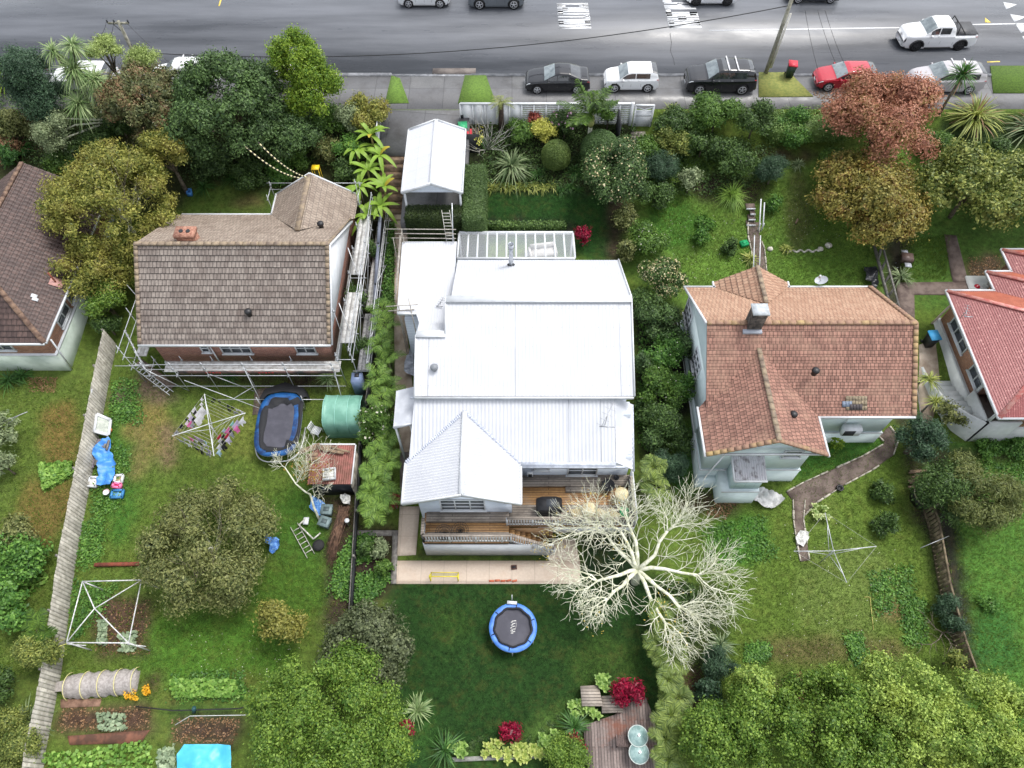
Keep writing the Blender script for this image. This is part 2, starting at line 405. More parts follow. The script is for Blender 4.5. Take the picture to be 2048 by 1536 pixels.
IRON_R = brickm('red_painted_iron', lin(158, 98, 96), lin(148, 88, 87), lin(140, 70, 70), 8, .9, .008, .5, .45, bump=.004, stain=lin(212, 160, 152), ssc=7, slo=.56, shi=.66)
RIDGE = mat('mossy_ridge_tile', lin(150, 134, 112), lin(118, 104, 92), sc=3, rough=.85)
RIDGE_Y = mat('lichen_ridge_tile', lin(146, 116, 98), lin(166, 144, 98), sc=1.1, rough=.85, lo=.45, hi=.7)
WOOD = mat('raw_timber', lin(150, 128, 104), lin(112, 94, 78), sc=5, rough=.85, isl=.35)
WOODG = mat('grey_timber', lin(138, 134, 128), lin(104, 100, 96), sc=5, rough=.85, isl=.35)
SOILM = mat('garden_soil', lin(70, 52, 44), lin(44, 34, 30), sc=5, rough=.95, bump=.05, bsc=9)

# ------------------------------------------------------------------ the ground
def pip(x, y, poly):
    r = np.zeros(x.shape, bool); j = len(poly) - 1
    for i in range(len(poly)):
        xi, yi = poly[i]; xj, yj = poly[j]
        c = ((yi > y) != (yj > y)) & (x < (xj - xi) * (y - yi) / (yj - yi + 1e-9) + xi); r ^= c; j = i
    return r
def ell(cx, cy, rx, ry, n=20): return [(cx + rx * cos(2 * pi * k / n), cy + ry * sin(2 * pi * k / n)) for k in range(n)]
GR = lin(84, 104, 40)
ZONES = [
    (lin(86, 104, 44), [(-400, 720), (225, 690), (60, 1700), (-400, 1700)]),
    (lin(112, 96, 52), ell(120, 870, 40, 70)), (lin(108, 94, 50), ell(100, 1000, 60, 50)), (lin(112, 98, 54), ell(60, 1060, 60, 40)),
    (lin(84, 104, 42), [(225, 690), (790, 740), (790, 1700), (60, 1700)]),
    (lin(62, 100, 36), ell(235, 960, 45, 130)), (lin(120, 110, 62), ell(300, 860, 50, 60)), (lin(64, 98, 34), ell(600, 1060, 60, 90)),
    (lin(116, 100, 74), [(315, 850), (350, 848), (352, 930), (312, 935)]), (lin(108, 92, 78), [(272, 758), (300, 752), (350, 800), (375, 815), (300, 800), (280, 785)]),
    (lin(96, 84, 74), ell(243, 798, 20, 16)), (lin(110, 104, 62), ell(280, 900, 20, 60)), (lin(102, 112, 50), ell(450, 860, 90, 60)),
    (lin(60, 50, 42), [(280, 745), (690, 748), (680, 775), (520, 768), (300, 762)]),
    (lin(72, 108, 36), ell(420, 1300, 170, 80)), (lin(66, 96, 32), ell(600, 1180, 120, 60)),
    (lin(78, 60, 50), [(180, 1190), (300, 1200), (302, 1310), (190, 1312)]), (lin(76, 58, 48), [(120, 1410), (300, 1412), (310, 1470), (110, 1470)]),
    (lin(70, 56, 48), [(345, 1435), (490, 1435), (470, 1490), (340, 1485)]), (lin(72, 54, 46), [(300, 1335), (325, 1335), (318, 1385), (298, 1380)]),
    (lin(46, 78, 32), [(320, 1410), (480, 1405), (470, 1425), (330, 1430)]), (lin(110, 76, 54), ell(480, 1355, 22, 9)), (lin(112, 78, 54), ell(352, 1395, 8, 14)),
    (lin(62, 50, 44), [(655, 1120), (712, 1120), (700, 1260), (650, 1260)]), (lin(66, 52, 44), [(620, 985), (712, 985), (708, 1110), (650, 1120), (660, 1020)]),
    # road side gardens of the left houses
    (lin(56, 62, 36), [(-400, 190), (770, 205), (770, 500), (540, 500), (540, 380), (300, 430), (-400, 420)]),
    (lin(74, 96, 38), [(380, 372), (570, 372), (575, 432), (340, 432), (370, 400)]), (lin(96, 88, 54), ell(490, 402, 40, 14)), (lin(96, 74, 60), ell(40, 265, 60, 40)),
    # white house
    (lin(34, 62, 24), [(775, 1150), (1330, 1150), (1340, 1700), (800, 1700)]), (lin(50, 74, 28), ell(1210, 1330, 70, 60)), (lin(44, 70, 26), ell(900, 1250, 40, 40)),
    (lin(50, 84, 34), ell(830, 1450, 40, 60)), (lin(70, 96, 42), [(1000, 1500), (1120, 1400), (1190, 1430), (1180, 1510), (1000, 1525), (880, 1515), (880, 1495)]),
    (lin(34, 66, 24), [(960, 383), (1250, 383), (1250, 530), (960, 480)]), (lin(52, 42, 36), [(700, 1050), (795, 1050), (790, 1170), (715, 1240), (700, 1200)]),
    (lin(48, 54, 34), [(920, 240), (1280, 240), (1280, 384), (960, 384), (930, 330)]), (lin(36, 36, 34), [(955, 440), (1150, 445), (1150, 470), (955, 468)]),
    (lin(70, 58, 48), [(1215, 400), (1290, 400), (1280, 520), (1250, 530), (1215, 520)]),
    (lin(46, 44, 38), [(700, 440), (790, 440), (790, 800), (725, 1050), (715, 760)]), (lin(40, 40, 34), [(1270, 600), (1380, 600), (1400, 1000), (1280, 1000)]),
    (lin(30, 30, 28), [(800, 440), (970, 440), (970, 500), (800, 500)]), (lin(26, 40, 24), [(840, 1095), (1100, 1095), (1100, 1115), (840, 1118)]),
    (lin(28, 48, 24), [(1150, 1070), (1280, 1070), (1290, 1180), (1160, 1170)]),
    # teal house
    (lin(86, 114, 46), [(1290, 300), (1900, 300), (1760, 620), (1380, 640), (1240, 540)]), (lin(84, 92, 50), ell(1600, 420, 30, 80)), (lin(66, 104, 38), ell(1350, 450, 70, 50)),
    (lin(96, 128, 52), ell(1440, 535, 80, 30)), (lin(92, 124, 48), ell(1640, 530, 80, 30)), (lin(62, 48, 40), [(1480, 302), (1640, 302), (1640, 322), (1480, 318)]),
    (lin(56, 46, 40), [(1370, 350), (1530, 360), (1530, 400), (1400, 410)]),
    (lin(88, 110, 44), [(1330, 840), (1850, 800), (1960, 1700), (1330, 1700)]), (lin(98, 116, 56), ell(1700, 1180, 110, 100)), (lin(56, 96, 38), ell(1400, 930, 50, 90)),
    (lin(74, 122, 46), ell(1480, 1080, 60, 50)), (lin(96, 92, 56), ell(1660, 1300, 160, 30)), (lin(122, 108, 72), ell(1788, 1220, 26, 22)), (lin(100, 120, 54), ell(1640, 1010, 40, 50)),
    (lin(50, 64, 32), ell(1400, 1250, 60, 90)), (lin(74, 60, 46), ell(1590, 1375, 60, 20)), (lin(70, 56, 46), ell(1420, 1010, 70, 20)), (lin(60, 46, 40), [(1360, 1330), (1440, 1340), (1400, 1440), (1360, 1420)]),
    (lin(58, 98, 36), [(1590, 870), (1760, 860), (1775, 905), (1620, 960), (1580, 955)]), (lin(46, 40, 36), ell(1880, 960, 40, 40)),
    # far right
    (lin(76, 114, 46), [(1880, 880), (2500, 880), (2500, 1700), (1960, 1700), (1900, 1200)]), (lin(60, 104, 46), ell(1990, 1280, 50, 80)), (lin(66, 110, 44), [(1890, 880), (2500, 880), (2500, 905), (1900, 905)]),
    (lin(76, 60, 52), [(1900, 900), (2500, 896), (2500, 915), (1910, 918)]), (lin(44, 42, 36), [(1840, 900), (1900, 900), (1960, 1400), (1930, 1400), (1850, 1060)]),
    (lin(74, 104, 42), [(1790, 430), (2500, 200), (2500, 620), (1830, 620)]), (lin(78, 66, 52), [(1930, 515), (2010, 505), (2000, 580), (1935, 580)]),
    (lin(58, 54, 46), [(1780, 440), (1830, 460), (1800, 560), (1830, 900), (1855, 1050), (1830, 1050), (1760, 620)]), (lin(48, 66, 34), [(1880, 240), (2500, 200), (2500, 300), (1900, 300)]),
    (lin(92, 90, 88), [(-900, 130), (3000, 130), (3000, 205), (-900, 205)]),
]
def proj(x, y, z):
    zr = z - CH; dep = y * ST - zr * CT; return x / dep * FPX + 1024, -(y * CT + zr * ST) / dep * FPX + 768
xs = np.concatenate([[-300, -150, -80, -50, -42], np.arange(-36, 36.01, .16), [42, 50, 80, 150, 300]])
ys = np.concatenate([[-200, -80, -30, -12, -6], np.arange(-2, 46, .16), [46.2, 50, 60, 80, 120, 200, 350]])
X, Y = np.meshgrid(xs, ys); Zg = T(X, Y)
ok = (Y > -3) & (Y < 60); px_, py_ = proj(X, np.where(ok, Y, 20), Zg)
nz = lambda f, s: np.array([noise.noise(V((a * f, b * f, s))) for a, b in zip(X.ravel(), Y.ravel())]).reshape(X.shape)
n1, n2 = nz(1.1, 1.), nz(1.1, 7.); n3 = nz(4., 3.)
qx, qy = px_ + n1 * 20 + n3 * 14, py_ + n2 * 18 + n3 * 12
col = np.tile(np.array(GR), X.shape + (1,))
for c, poly in ZONES:
    a = np.array(poly); bb = (qx > a[:, 0].min()) & (qx < a[:, 0].max()) & (qy > a[:, 1].min()) & (qy < a[:, 1].max()) & ok
    r = np.zeros(X.shape, bool); r[bb] = pip(qx[bb], qy[bb], poly); col[r] = c
for _ in range(7):
    p = np.pad(col, ((1, 1), (1, 1), (0, 0)), 'edge'); col = (p[:-2, 1:-1] + p[2:, 1:-1] + p[1:-1, :-2] + p[1:-1, 2:] + 2 * col) / 6
Zg = Zg + np.where((Y < 40) & (Y > -3), n3 * .02 + n1 * .025, 0)
ny, nx = X.shape; I = np.arange(ny * nx).reshape(ny, nx)
gm = MB(); gm.add([], []); me = bpy.data.meshes.new('ground')
me.vertices.add(ny * nx); me.vertices.foreach_set('co', np.stack([X, Y, Zg], -1).ravel())
q = np.stack([I[:-1, :-1], I[:-1, 1:], I[1:, 1:], I[1:, :-1]], -1).reshape(-1, 4)
me.loops.add(q.size); me.loops.foreach_set('vertex_index', q.ravel().astype(np.int32)); me.polygons.add(len(q))
me.polygons.foreach_set('loop_start', np.arange(0, q.size, 4, dtype=np.int32)); me.polygons.foreach_set('loop_total', np.full(len(q), 4, np.int32))
me.update(calc_edges=True); me.polygons.foreach_set('use_smooth', [True] * len(q))
ca = me.color_attributes.new('zone', 'FLOAT_COLOR', 'POINT'); ca.data.foreach_set('color', col.ravel())
m, nt, b = newmat('garden_ground'); g_ = geo(nt); at_ = N(nt, 'ShaderNodeVertexColor', layer_name='zone').outputs[0]
pos = g_.outputs['Position']
f1 = ramp(nt, noi(nt, pos, 3.5, 6, .75), .3, .7, .45, 1.6); f2 = ramp(nt, noi(nt, pos, 22, 3, .7), .3, .7, .6, 1.4)
mm = N(nt, 'ShaderNodeMath', operation='MULTIPLY'); nt.links.new(f1, mm.inputs[0]); nt.links.new(f2, mm.inputs[1])
vm = N(nt, 'ShaderNodeVectorMath', operation='SCALE'); nt.links.new(at_, vm.inputs[0]); nt.links.new(mm.outputs[0], vm.inputs['Scale'])
c2 = mixc(nt, ramp(nt, noi(nt, pos, 1.3, 6, .75), .5, .75, 0, .36), vm.outputs[0], mixc(nt, .6, at_, lin(128, 112, 60)))
c2 = mixc(nt, ramp(nt, noi(nt, pos, .5, 4, .7), .5, .8, 0, .35), c2, mixc(nt, .5, at_, lin(40, 70, 24)))
nt.links.new(c2, b.inputs['Base Color']); b.inputs['Roughness'].default_value = .9; b.inputs['Specular IOR Level'].default_value = .2
bumpto(nt, b, noi(nt, pos, 30, 3), .05); me.materials.append(m)
go = bpy.data.objects.new('ground', me); scene.collection.objects.link(go); struct(go)

# ------------------------------------------------------------------ road, pavement, kerb
m, nt, b = newmat('wet_asphalt'); g_ = geo(nt); pos = g_.outputs['Position']
st_ = noi(nt, mapped(nt, pos, (.05, .42, 1)), 1.0, 5, .6); pat = noi(nt, mapped(nt, pos, (.22, .5, 1)), 1, 4, .6); fine = noi(nt, pos, 40, 2, .8)
c1 = mixc(nt, ramp(nt, st_, .35, .65), lin(70, 73, 78), lin(112, 115, 121)); c1 = mixc(nt, ramp(nt, fine, .3, .7, 0, .4), c1, lin(52, 55, 60))
nt.links.new(c1, b.inputs['Base Color']); nt.links.new(ramp(nt, mixc(nt, .5, st_, pat), .38, .6, .2, .45), b.inputs['Roughness']); bumpto(nt, b, fine, .004, .6)
ASPH = m
mb = MB().box(-300, 300, 45.62, 63, -.3, .006); struct(mb.build('road', ASPH))
PAVE = brickm('wet_concrete_pavement', lin(112, 112, 112), lin(98, 98, 100), lin(66, 66, 66), 2.4, 4.0, .02, 0, .3, bump=.004, stain=lin(74, 72, 70), rough2=.6)
mb = MB().box(-300, 300, 41.75, 45.36, -.3, .012); struct(mb.build('pavement', PAVE))
KERB = mat('kerb_concrete', lin(140, 142, 146), lin(100, 102, 106), sc=2, rough=.35)
for x0, x1 in ((-300, -8.6), (-2.9, 300)): struct(MB().box(x0, x1, 45.36, 45.62, -.3, .11 if x0 < -10 else .06).build('kerb', KERB))
struct(MB().box(-8.6, -2.9, 45.36, 45.62, -.3, .02).build('kerb', KERB))
struct(MB().box(-300, 300, 62.6, 62.9, -.3, .12).build('kerb', KERB))
struct(MB().box(-5.7, -2.6, 45.64, 46.25, -.2, .05).build('driveway_ramp', CONC))
# driveway slopes down to the carport
dv = [P(780, 213, 0), P(918, 213, 0)]; mb = MB()
xl, xr = -8.9, -3.0
mb.prism([(xl, 41.75, .01), (xr + .1, 41.75, .01), (xr + .1, 38.2, -.55), (xl, 38.2, -.75)], -1.2)
mb.prism([(-7.0, 38.2, -.62), (xr + .1, 38.2, -.55), (xr + .1, 32.0, -1.0), (-7.0, 32.0, -1.0)], -1.0); struct(mb.build('driveway', PAVE))
mb = MB()
for k in range(9): mb.box(-8.9, -7.0, 38.2 - .42 * (k + 1), 38.2 - .42 * k, -4, -.75 - .27 * (k + 1))
tag(mb.build('garden_steps', mat('old_step_timber', lin(128, 106, 84), lin(92, 76, 62), sc=3)), 'brown timber steps going down on the left of the white carport', 'steps')
VERGE = mat('verge_grass', lin(104, 136, 50), lin(84, 112, 40), sc=9, rough=.9, bump=.05, bsc=40)
VERGE2 = mat('verge_grass_dry', lin(142, 144, 74), lin(116, 126, 62), sc=6, rough=.9, bump=.05, bsc=40)
for i, poly in enumerate(([(783, 152), (800, 158), (818, 207), (770, 208)], [(930, 152), (972, 152), (992, 208), (916, 208)],
                          [(1517, 146), (1578, 146), (1626, 194), (1517, 195)], [(1980, 133), (2300, 133), (2300, 187), (1986, 187)])):
    mb = MB().prism([P(x, y, 0.0) for x, y in poly[::-1]], .07); struct(mb.build('grass_verge', VERGE2 if i == 2 else VERGE))
# painted road markings
RP = mat('road_paint_white', (.72, .73, .74, 1), (.5, .52, .54, 1), sc=5, rough=.4, lo=.5, hi=.75); YP = mat('road_paint_yellow', lin(236, 206, 92), rough=.5)
def mark(segs, name, m=RP, z=.012):
    mb = MB()
    for s in segs:
        if len(s) == 5:
            a, b_ = P(s[0], s[1], z), P(s[2], s[3], z); mb.beam(a, b_, s[4], .004)
        else: mb.prism([P(x, y, z - .002) for x, y in s], .004)
    struct(mb.build(name, m))
def cv(o, k, L): return [tuple(c / k + o[i % 2] for i, c in enumerate(s[:4])) + (s[4],) for s in L]
A = .2
mark(cv((1080, 0), 5.689, [(190, 45, 545, 43, A), (200, 70, 290, 69, A), (445, 70, 548, 69, A), (195, 57, 255, 57, .32), (485, 57, 547, 57, .32),
    (195, 91, 555, 96, A), (200, 122, 555, 103, A), (255, 104, 315, 104, .3), (200, 131, 558, 128, A), (200, 160, 560, 156, A), (205, 146, 262, 145, .4),
    (205, 192, 500, 189, A), (505, 180, 562, 178, .13), (505, 203, 566, 201, .13), (502, 190, 515, 190, .5), (555, 190, 568, 189, .5), (205, 229, 570, 221, A), (210, 246, 573, 241, .15), (212, 266, 575, 259, .17), (212, 256, 270, 255, .35), (510, 250, 575, 249, .3),
    (215, 293, 580, 285, A), (218, 322, 583, 314, A), (218, 316, 400, 303, A), (400, 303, 580, 290, .15)]), 'road_lettering')
mark(cv((1080, 0), 5.689, [(1395, 14, 1495, 16, .3), (1410, 36, 1690, 35, A), (1560, 48, 1612, 48, .3), (1412, 68, 1700, 66, A), (1418, 86, 1720, 83, A), (1425, 100, 1775, 96, A), (1430, 120, 1487, 120, .4),
    (1430, 148, 1790, 143, .22), (1440, 172, 1780, 168, .22), (1432, 160, 1500, 159, .5), (1705, 156, 1795, 154, .5), (1445, 190, 1805, 186, A), (1450, 216, 1810, 211, A), (1570, 205, 1665, 203, .4),
    (1452, 236, 1815, 233, A), (1460, 264, 1820, 258, A), (1465, 252, 1525, 252, .4), (1755, 248, 1820, 248, .4), (1590, 244, 1660, 243, .2), (1465, 286, 1830, 278, A), (1470, 314, 1840, 308, A), (1470, 308, 1830, 284, A)]), 'road_lettering')
mark([(1418, 61, 1812, 55, .13), (1900, 50, 2048, 47, .13), (2048, 47, 2600, 32, .13)], 'road_centre_line')
mark([(438, 12, 443, -6, .12), (1974, 124, 2000, 123, .12)], 'yellow_parking_tick', YP)
mark([[(1970, 45), (1970, 35), (1982, 45)]], 'yellow_arrow_mark', YP)
mark([[(2006, 4), (2012, 19), (2034, 9)], [(2020, 28), (2028, 44), (2052, 34)], [(2030, 47), (2042, 66), (2068, 52)], [(2044, 72), (2052, 86), (2080, 76)]], 'white_triangle_marks')
mark([(0, 118.5, 20, 118.5, .12), (-300, 119, 0, 118.5, .12)], 'road_edge_line')
crk = mat('asphalt_crack', (.02, .02, .022, 1), rough=.5)
mark([(1340, 66, 1343, 86, .03), (1343, 86, 1341, 102, .03), (1341, 102, 1347, 118, .03), (1347, 118, 1349, 130, .03), (200, 150, 760, 151, .05), (1060, 152, 1400, 149, .04)], 'crack_in_asphalt', crk, .013)

# ------------------------------------------------------------------ paths, patio, decks
PATIO = brickm('pale_patio_slabs', lin(206, 190, 172), lin(192, 176, 160), lin(160, 146, 132), 1.2, 1.2, .012, 0, .6, bump=.004, stain=lin(182, 160, 140), ssc=.8)
PATIO2 = mat('side_path_concrete', lin(190, 174, 156), lin(150, 132, 114), sc=.9, rough=.7)
struct(drape([(792, 1122), (1160, 1122), (1160, 1168), (792, 1168)], 'patio', PATIO, .06, .5, .3))
struct(drape([(800, 1015), (840, 1015), (832, 1110), (795, 1112)], 'side_path', PATIO, .16, .5, .3))
struct(drape([(1095, 1075), (1150, 1080), (1160, 1124), (1098, 1124)], 'patio_extension', PATIO, .05, .5, .3))
struct(drape([(788, 400), (812, 400), (818, 470), (812, 640), (818, 700), (828, 800), (820, 905), (800, 905), (790, 760), (788, 620)], 'side_path', PATIO2, .05, .5, .2))
struct(drape([(800, 905), (822, 905), (808, 1012), (800, 1012)], 'side_path', CONC, .05, .5, .2))
PATH = mat('dark_garden_path', lin(112, 98, 90), lin(86, 72, 66), sc=2, rough=.8, bump=.01)
EDGE = mat('pale_path_edging', lin(190, 184, 170), lin(150, 144, 132), sc=4, rough=.8)
cpath = [(1768, 862), (1783, 880), (1776, 900), (1735, 926), (1680, 953), (1620, 985), (1590, 1008)]
def strip(c, wd, name, m, off=.04, edge=None):
    L, R = [], []
    for i in range(len(c)):
        a = V(c[max(i - 1, 0)]); b_ = V(c[min(i + 1, len(c) - 1)]); d = (b_ - a).normalized(); nn = V((-d.y, d.x)); ww = wd[i] if isinstance(wd, list) else wd
        L.append(tuple(V(c[i]) + nn * ww)); R.append(tuple(V(c[i]) - nn * ww))
    struct(drape(L + R[::-1], name, m, off, .4, .1))
    if edge:
        for side in (L, R):
            mb = MB()
            for p, q_ in zip(side[:-1], side[1:]):
                n_ = max(1, int(sqrt((p[0] - q_[0]) ** 2 + (p[1] - q_[1]) ** 2) / 14))
                for k in range(n_):
                    a = V(p).lerp(V(q_), k / n_); b_ = V(p).lerp(V(q_), (k + .9) / n_)
                    if random.random() < .88: mb.beam(G(a.x, a.y, .05), G(b_.x, b_.y, .05), random.uniform(.05, .1), .1)
            struct(mb.build('path_edging', edge))
strip(cpath, [15, 15, 15, 17, 19, 24, 30], 'garden_path', PATH, .04, EDGE)
strip([(1598, 1000), (1597, 1040), (1602, 1075), (1610, 1122)], [12, 10, 10, 9], 'garden_path', PATH, .055, EDGE)
strip([(1508, 445), (1507, 470), (1516, 500), (1520, 560)], [12, 11, 13, 15], 'garden_path', PATH, .04, EDGE)
struct(drape([(1792, 566), (1945, 564), (1945, 590), (1828, 590), (1830, 690), (1800, 640)], 'garden_path', PATH, .05))
struct(drape([(1888, 470), (1912, 472), (1936, 564), (1906, 566)], 'garden_path', PATH, .06))
struct(drape([(1838, 690), (1870, 680), (1880, 780), (1850, 900), (1836, 800)], 'garden_path', PATIO2, .04))
struct(drape([(510, 780), (535, 775), (530, 830), (505, 830)], 'garden_path', PATH, .03))

# ------------------------------------------------------------------ white house
def wallbox(mb, x0, x1, y0, y1, z1, z0=None):
    z0 = z0 if z0 is not None else min(Tz(x, y) for x in (x0, x1) for y in (y0, y1)) - .3
    mb.box(x0, x1, y0, y1, z0, z1)
def fascia(mb, pts, z=.16, w_=.05):
    for a, b_ in zip(pts[:-1], pts[1:]): mb.beam(V(a) - ZZ * .06, V(b_) - ZZ * .06, w_, z)
h1 = thing('house', 'large white iron-roofed house in the middle with timber decks at the back', 'house', (.5, 20, -4.8))
xl, xm, xr = -4.95, -3.43, 6.2
yr, yu, yd = 23.33, 28.07, 18.5
zr_, zu, zd = 2.4, 0.0, 0.5
sl_ = (zr_ - zd) / (yr - yd); ylr = P(860, 683, 1.05).y; zlr = zr_ - sl_ * (yr - ylr)
mb = MB()
roof(mb, [(xm, yr, zr_), (xr, yr, zr_), (xr, yd, zd), (xm, yd, zd)], 'iron', .19, .005)
roof(mb, [(xl, ylr, zlr), (xm, ylr, zlr), (xm, yd, zd), (xl, yd, zd)], 'iron', .19, .005)
mb.build('garden_side_roof', WROOF, h1)
mb = MB(); roof(mb, [(xm + .25, yr, zr_), (xr, yr, zr_), (xr, yu, zu), (xm + .25, yu, zu)], 'iron', .15, .006); mb.build('road_side_roof', WROOF, h1)
mb = MB(); fascia(mb, [(xm, yr - .1, zr_ + .09), (xr + .02, yr - .1, zr_ + .09)], .05, .42); fascia(mb, [(xl, ylr, zlr + .1), (xm, ylr, zlr + .1)], .05, .4)
for x in (xr + .03,): fascia(mb, [(x, yu, zu + .03), (x, yr, zr_ + .03), (x, yd, zd + .03)], .22, .07)
fascia(mb, [(xm - .02, yr, zr_ + .03), (xm - .02, ylr, zlr + .03)], .2, .07); fascia(mb, [(xl - .02, ylr, zlr), (xl - .02, yd, zd)], .2, .07)
fascia(mb, [(xl, yd - .05, zd - .03), (xr, yd - .05, zd - .03)], .12, .1)
mb.build('roof_trim', WHITE, h1)
# low annex roof on the left
za = .55; ya, yb = P(850, 645, za).y, P(850, 485, -.1).y
AZ = lambda y: -.1 + (za + .1) * (yb - y) / (yb - ya)
axl = P(806, 485, -.1).x; axr = -3.3; yn = P(800, 626, .5).y; xn = P(796, 626, .5).x; xn2 = P(832, 626, .5).x
mb = MB(); roof(mb, [(axl, yb, -.1), (axr, yb, -.1), (axr, yn, AZ(yn)), (xn, yn, AZ(yn))], 'iron', .15, .006)
roof(mb, [(xn2, yn, AZ(yn)), (axr, yn, AZ(yn)), (axr, ya, za), (P(838, 645, za).x, ya, za)], 'iron', .15, .006)
mb2 = mb; roof(mb, [(xl, ylr, zlr), (xm, ylr, zlr), (xm, ya, za), (P(838, 645, za).x, ya, za)], 'iron', .15, .006)
mb.build('annex_roof', WROOF, h1)
mb = MB(); fascia(mb, [(axl, yb + .03, -.1), (axr, yb + .03, -.1)], .14, .08); fascia(mb, [(axl - .02, yb, -.1), (xn - .02, yn, AZ(yn)), (xn2, yn - .03, AZ(yn))], .16, .08); mb.build('annex_trim', WHITE, h1)
mb = MB()
for px, z in ((1031, 1.5), (860, 1.0), (1240, 1.5)):
    x = P(px, 690, z).x; ya_ = yr - .25 if x > xm else ylr - .1; f = lambda y: zr_ - sl_ * (yr - y) + .012; mb.beam((x, ya_, f(ya_)), (x, yd, f(yd)), .012, .012)
mb.build('sheet_lap', mat('lap_grey', lin(150, 156, 166), rough=.5), h1)
mb = MB()
for k in range(5):
    y = yd + .5 + k * .95; z = zr_ - sl_ * (yr - y) + .01; x = (xm if y > ylr else xl) + .3
    while x < xr - .2: mb.ob((x, y, z), (.012, 0, 0), (0, .012, 0), (0, 0, .006)); x += .38
mb.build('roofing_screws', MATS['lap_grey'], h1)
# lean-to roof at the back, hip on its right, gable in front
n_, A1 = None, P(828, 795, .2)
yt, yb2 = P(1000, 795, .2).y, P(1000, 925, -1.25).y
LZ = lambda y: -1.25 + 1.45 * (y - yb2) / (yt - yb2)
xh0, xh1 = P(1224, 795, .2).x, P(1237, 925, -1.25).x; xh = (xh0 + xh1) / 2
mb = MB(); roof(mb, [(-5.0, yt, .2), (xh, yt, .2), (xh, yb2, -1.25), (-5.25, yb2, -1.25)], 'iron', .19, .012); mb.build('lean_to_roof', WROOF, h1)
mb = MB()
for x in (-4.55, 2.9, 4.55): mb.beam((x, yt - .1, LZ(yt - .1) + .02), (x, yb2, LZ(yb2) + .02), .014, .014)
mb.build('sheet_lap', MATS['lap_grey'], h1)
mb = MB(); roof(mb, [(xh, yt, .2), (xh, yb2, -1.25), (xh + 1.05, yb2 - .1, -1.98), (xh + 1.05, yt, -.55)], 'tile', .15, .03); mb.build('hip_roof', WROOF2, h1)
mb = MB(); mb.beam((.46, yb2 - .03, -1.3), (xh, yb2 - .03, -1.3), .28, .12); mb.beam((.46, yb2 - .2, -1.38), (xh + .5, yb2 - .2, -1.4), .1, .14); mb.beam((xh + 1, yt, -.55), (xh + 1, yb2 - .15, -2.0), .1, .14)
mb.beam((-5.2, yt - .04, .24), (xh + .9, yt - .04, .2), .1, .1); mb.build('gutter', mat('gutter_grey', lin(196, 202, 212), lin(170, 176, 186), sc=3, rough=.4), h1)
gx0, gx1, gc, gy = -5.42, .45, -2.42, 13.4
zg, ze = -.12, -1.3; yap = yt - (.2 - zg) / (1.45) * (yt - yb2)
mb = MB()
roof(mb, [(gc, yap, zg), (gc, gy, zg), (gx1, gy, ze), (gx1, yb2, ze)], 'iron', .155, .022)
roof(mb, [(gc, yap, zg), (gc, gy, zg), (gx0, gy, ze), (gx0, yb2, ze)], 'iron', .155, .022)
mb.build('front_gable_roof', WROOF, h1)
mb = MB(); mb.beam((gc, yap, zg + .05), (gc, gy, zg + .05), .26, .05)
for gx in (gx0, gx1):
    mb.beam((gx, yb2, ze - .03), (gx, gy, ze - .03), .12, .12); mb.beam((gc, gy - .03, zg - .03), (gx, gy - .03, ze - .03), .06, .2)
mb.build('gable_trim', WHITE, h1)
GUT = mat('valley_flashing', lin(168, 174, 190), lin(196, 202, 214), sc=8, rough=.4)
mb = MB()
for gx in (gx0, gx1):
    for k in range(34):
        a = V((gc, yap, zg + .035)).lerp(V((gx, yb2, ze + .035)), k / 34); b_ = V((gc, yap, zg + .035)).lerp(V((gx, yb2, ze + .035)), (k + .62) / 34)
        mb.beam(a, b_, .2, .02)
    mb.beam(V((gc, yap, zg + .02)), V((gx, yb2, ze + .02)), .13, .02)
mb.build('valley', GUT, h1)
# left porch roof
mb = MB(); pz = -1.0; pa = P(793, 782, pz); pb = P(787, 857, pz)
roof(mb, [(pa.x, pa.y, pz), (pb.x, pb.y, pz), (-4.9, pb.y, pz + .55), (-4.9, pa.y, pz + .55)], 'tile', .12, .03); mb.build('porch_roof', WROOF2, h1)
mb = MB(); mb.beam((pb.x + .1, pb.y + .1, pz), (pb.x + .1, pb.y + .1, -4.9), .1); mb.beam((pb.x + .9, pb.y + .1, pz + .2), (pb.x + .9, pb.y + .1, -4.9), .1); mb.beam((pb.x, pb.y + .05, pz), (-4.9, pb.y + .05, pz + .5), .06, .14); mb.build('porch_post', WHITE, h1)
mb = MB(); wallbox(mb, -4.7, 5.95, 18.75, 20.6, .45, -5.2); wallbox(mb, -3.3, 5.95, 20.6, 27.7, -.05, -5.2); wallbox(mb, -6.0, -3.4, yn + .15, yb - .25, -.3, -4.8); wallbox(mb, -4.7, 6.15, 15.95, 18.75, -1.42, -5.4); mb.box(5.0, 6.12, 17.9, 18.7, -1.5, -.42)
wallbox(mb, -4.75, 0.0, 13.85, 15.95, -1.4, -5.6); wallbox(mb, -4.7, -3.4, 18.75, 23, .4, -5)
mb.add([(-4.7, 13.84, -1.42), (0, 13.84, -1.42), (gc, 13.84, zg - .1)], [(0, 1, 2)])
mb.add([(5.95, 18.75, .42), (5.95, 27.7, -.06), (5.95, yr, 2.25)], [(0, 1, 2)])
for z in (0,): mb.ob((0, 0, -60), (.01, 0, 0), (0, .01, 0), (0, 0, .01))
mb.v = mb.v[:-8]; mb.f = mb.f[:-6]
mb.build('wall', WEATH, h1)
zdk = -3.62
wy = 13.85
window(h1, (P(925, 1011, -2.4).x, wy, -2.45), (0, -1, 0), 2.3, 1.35, 3, 3, WHITE, GLASS)
window(h1, (PY(1165, 940, 15.95).x, 15.95, -2.55), (0, -1, 0), 1.6, 1.7, 2, 3, WHITE, GLASS, 'french_door')
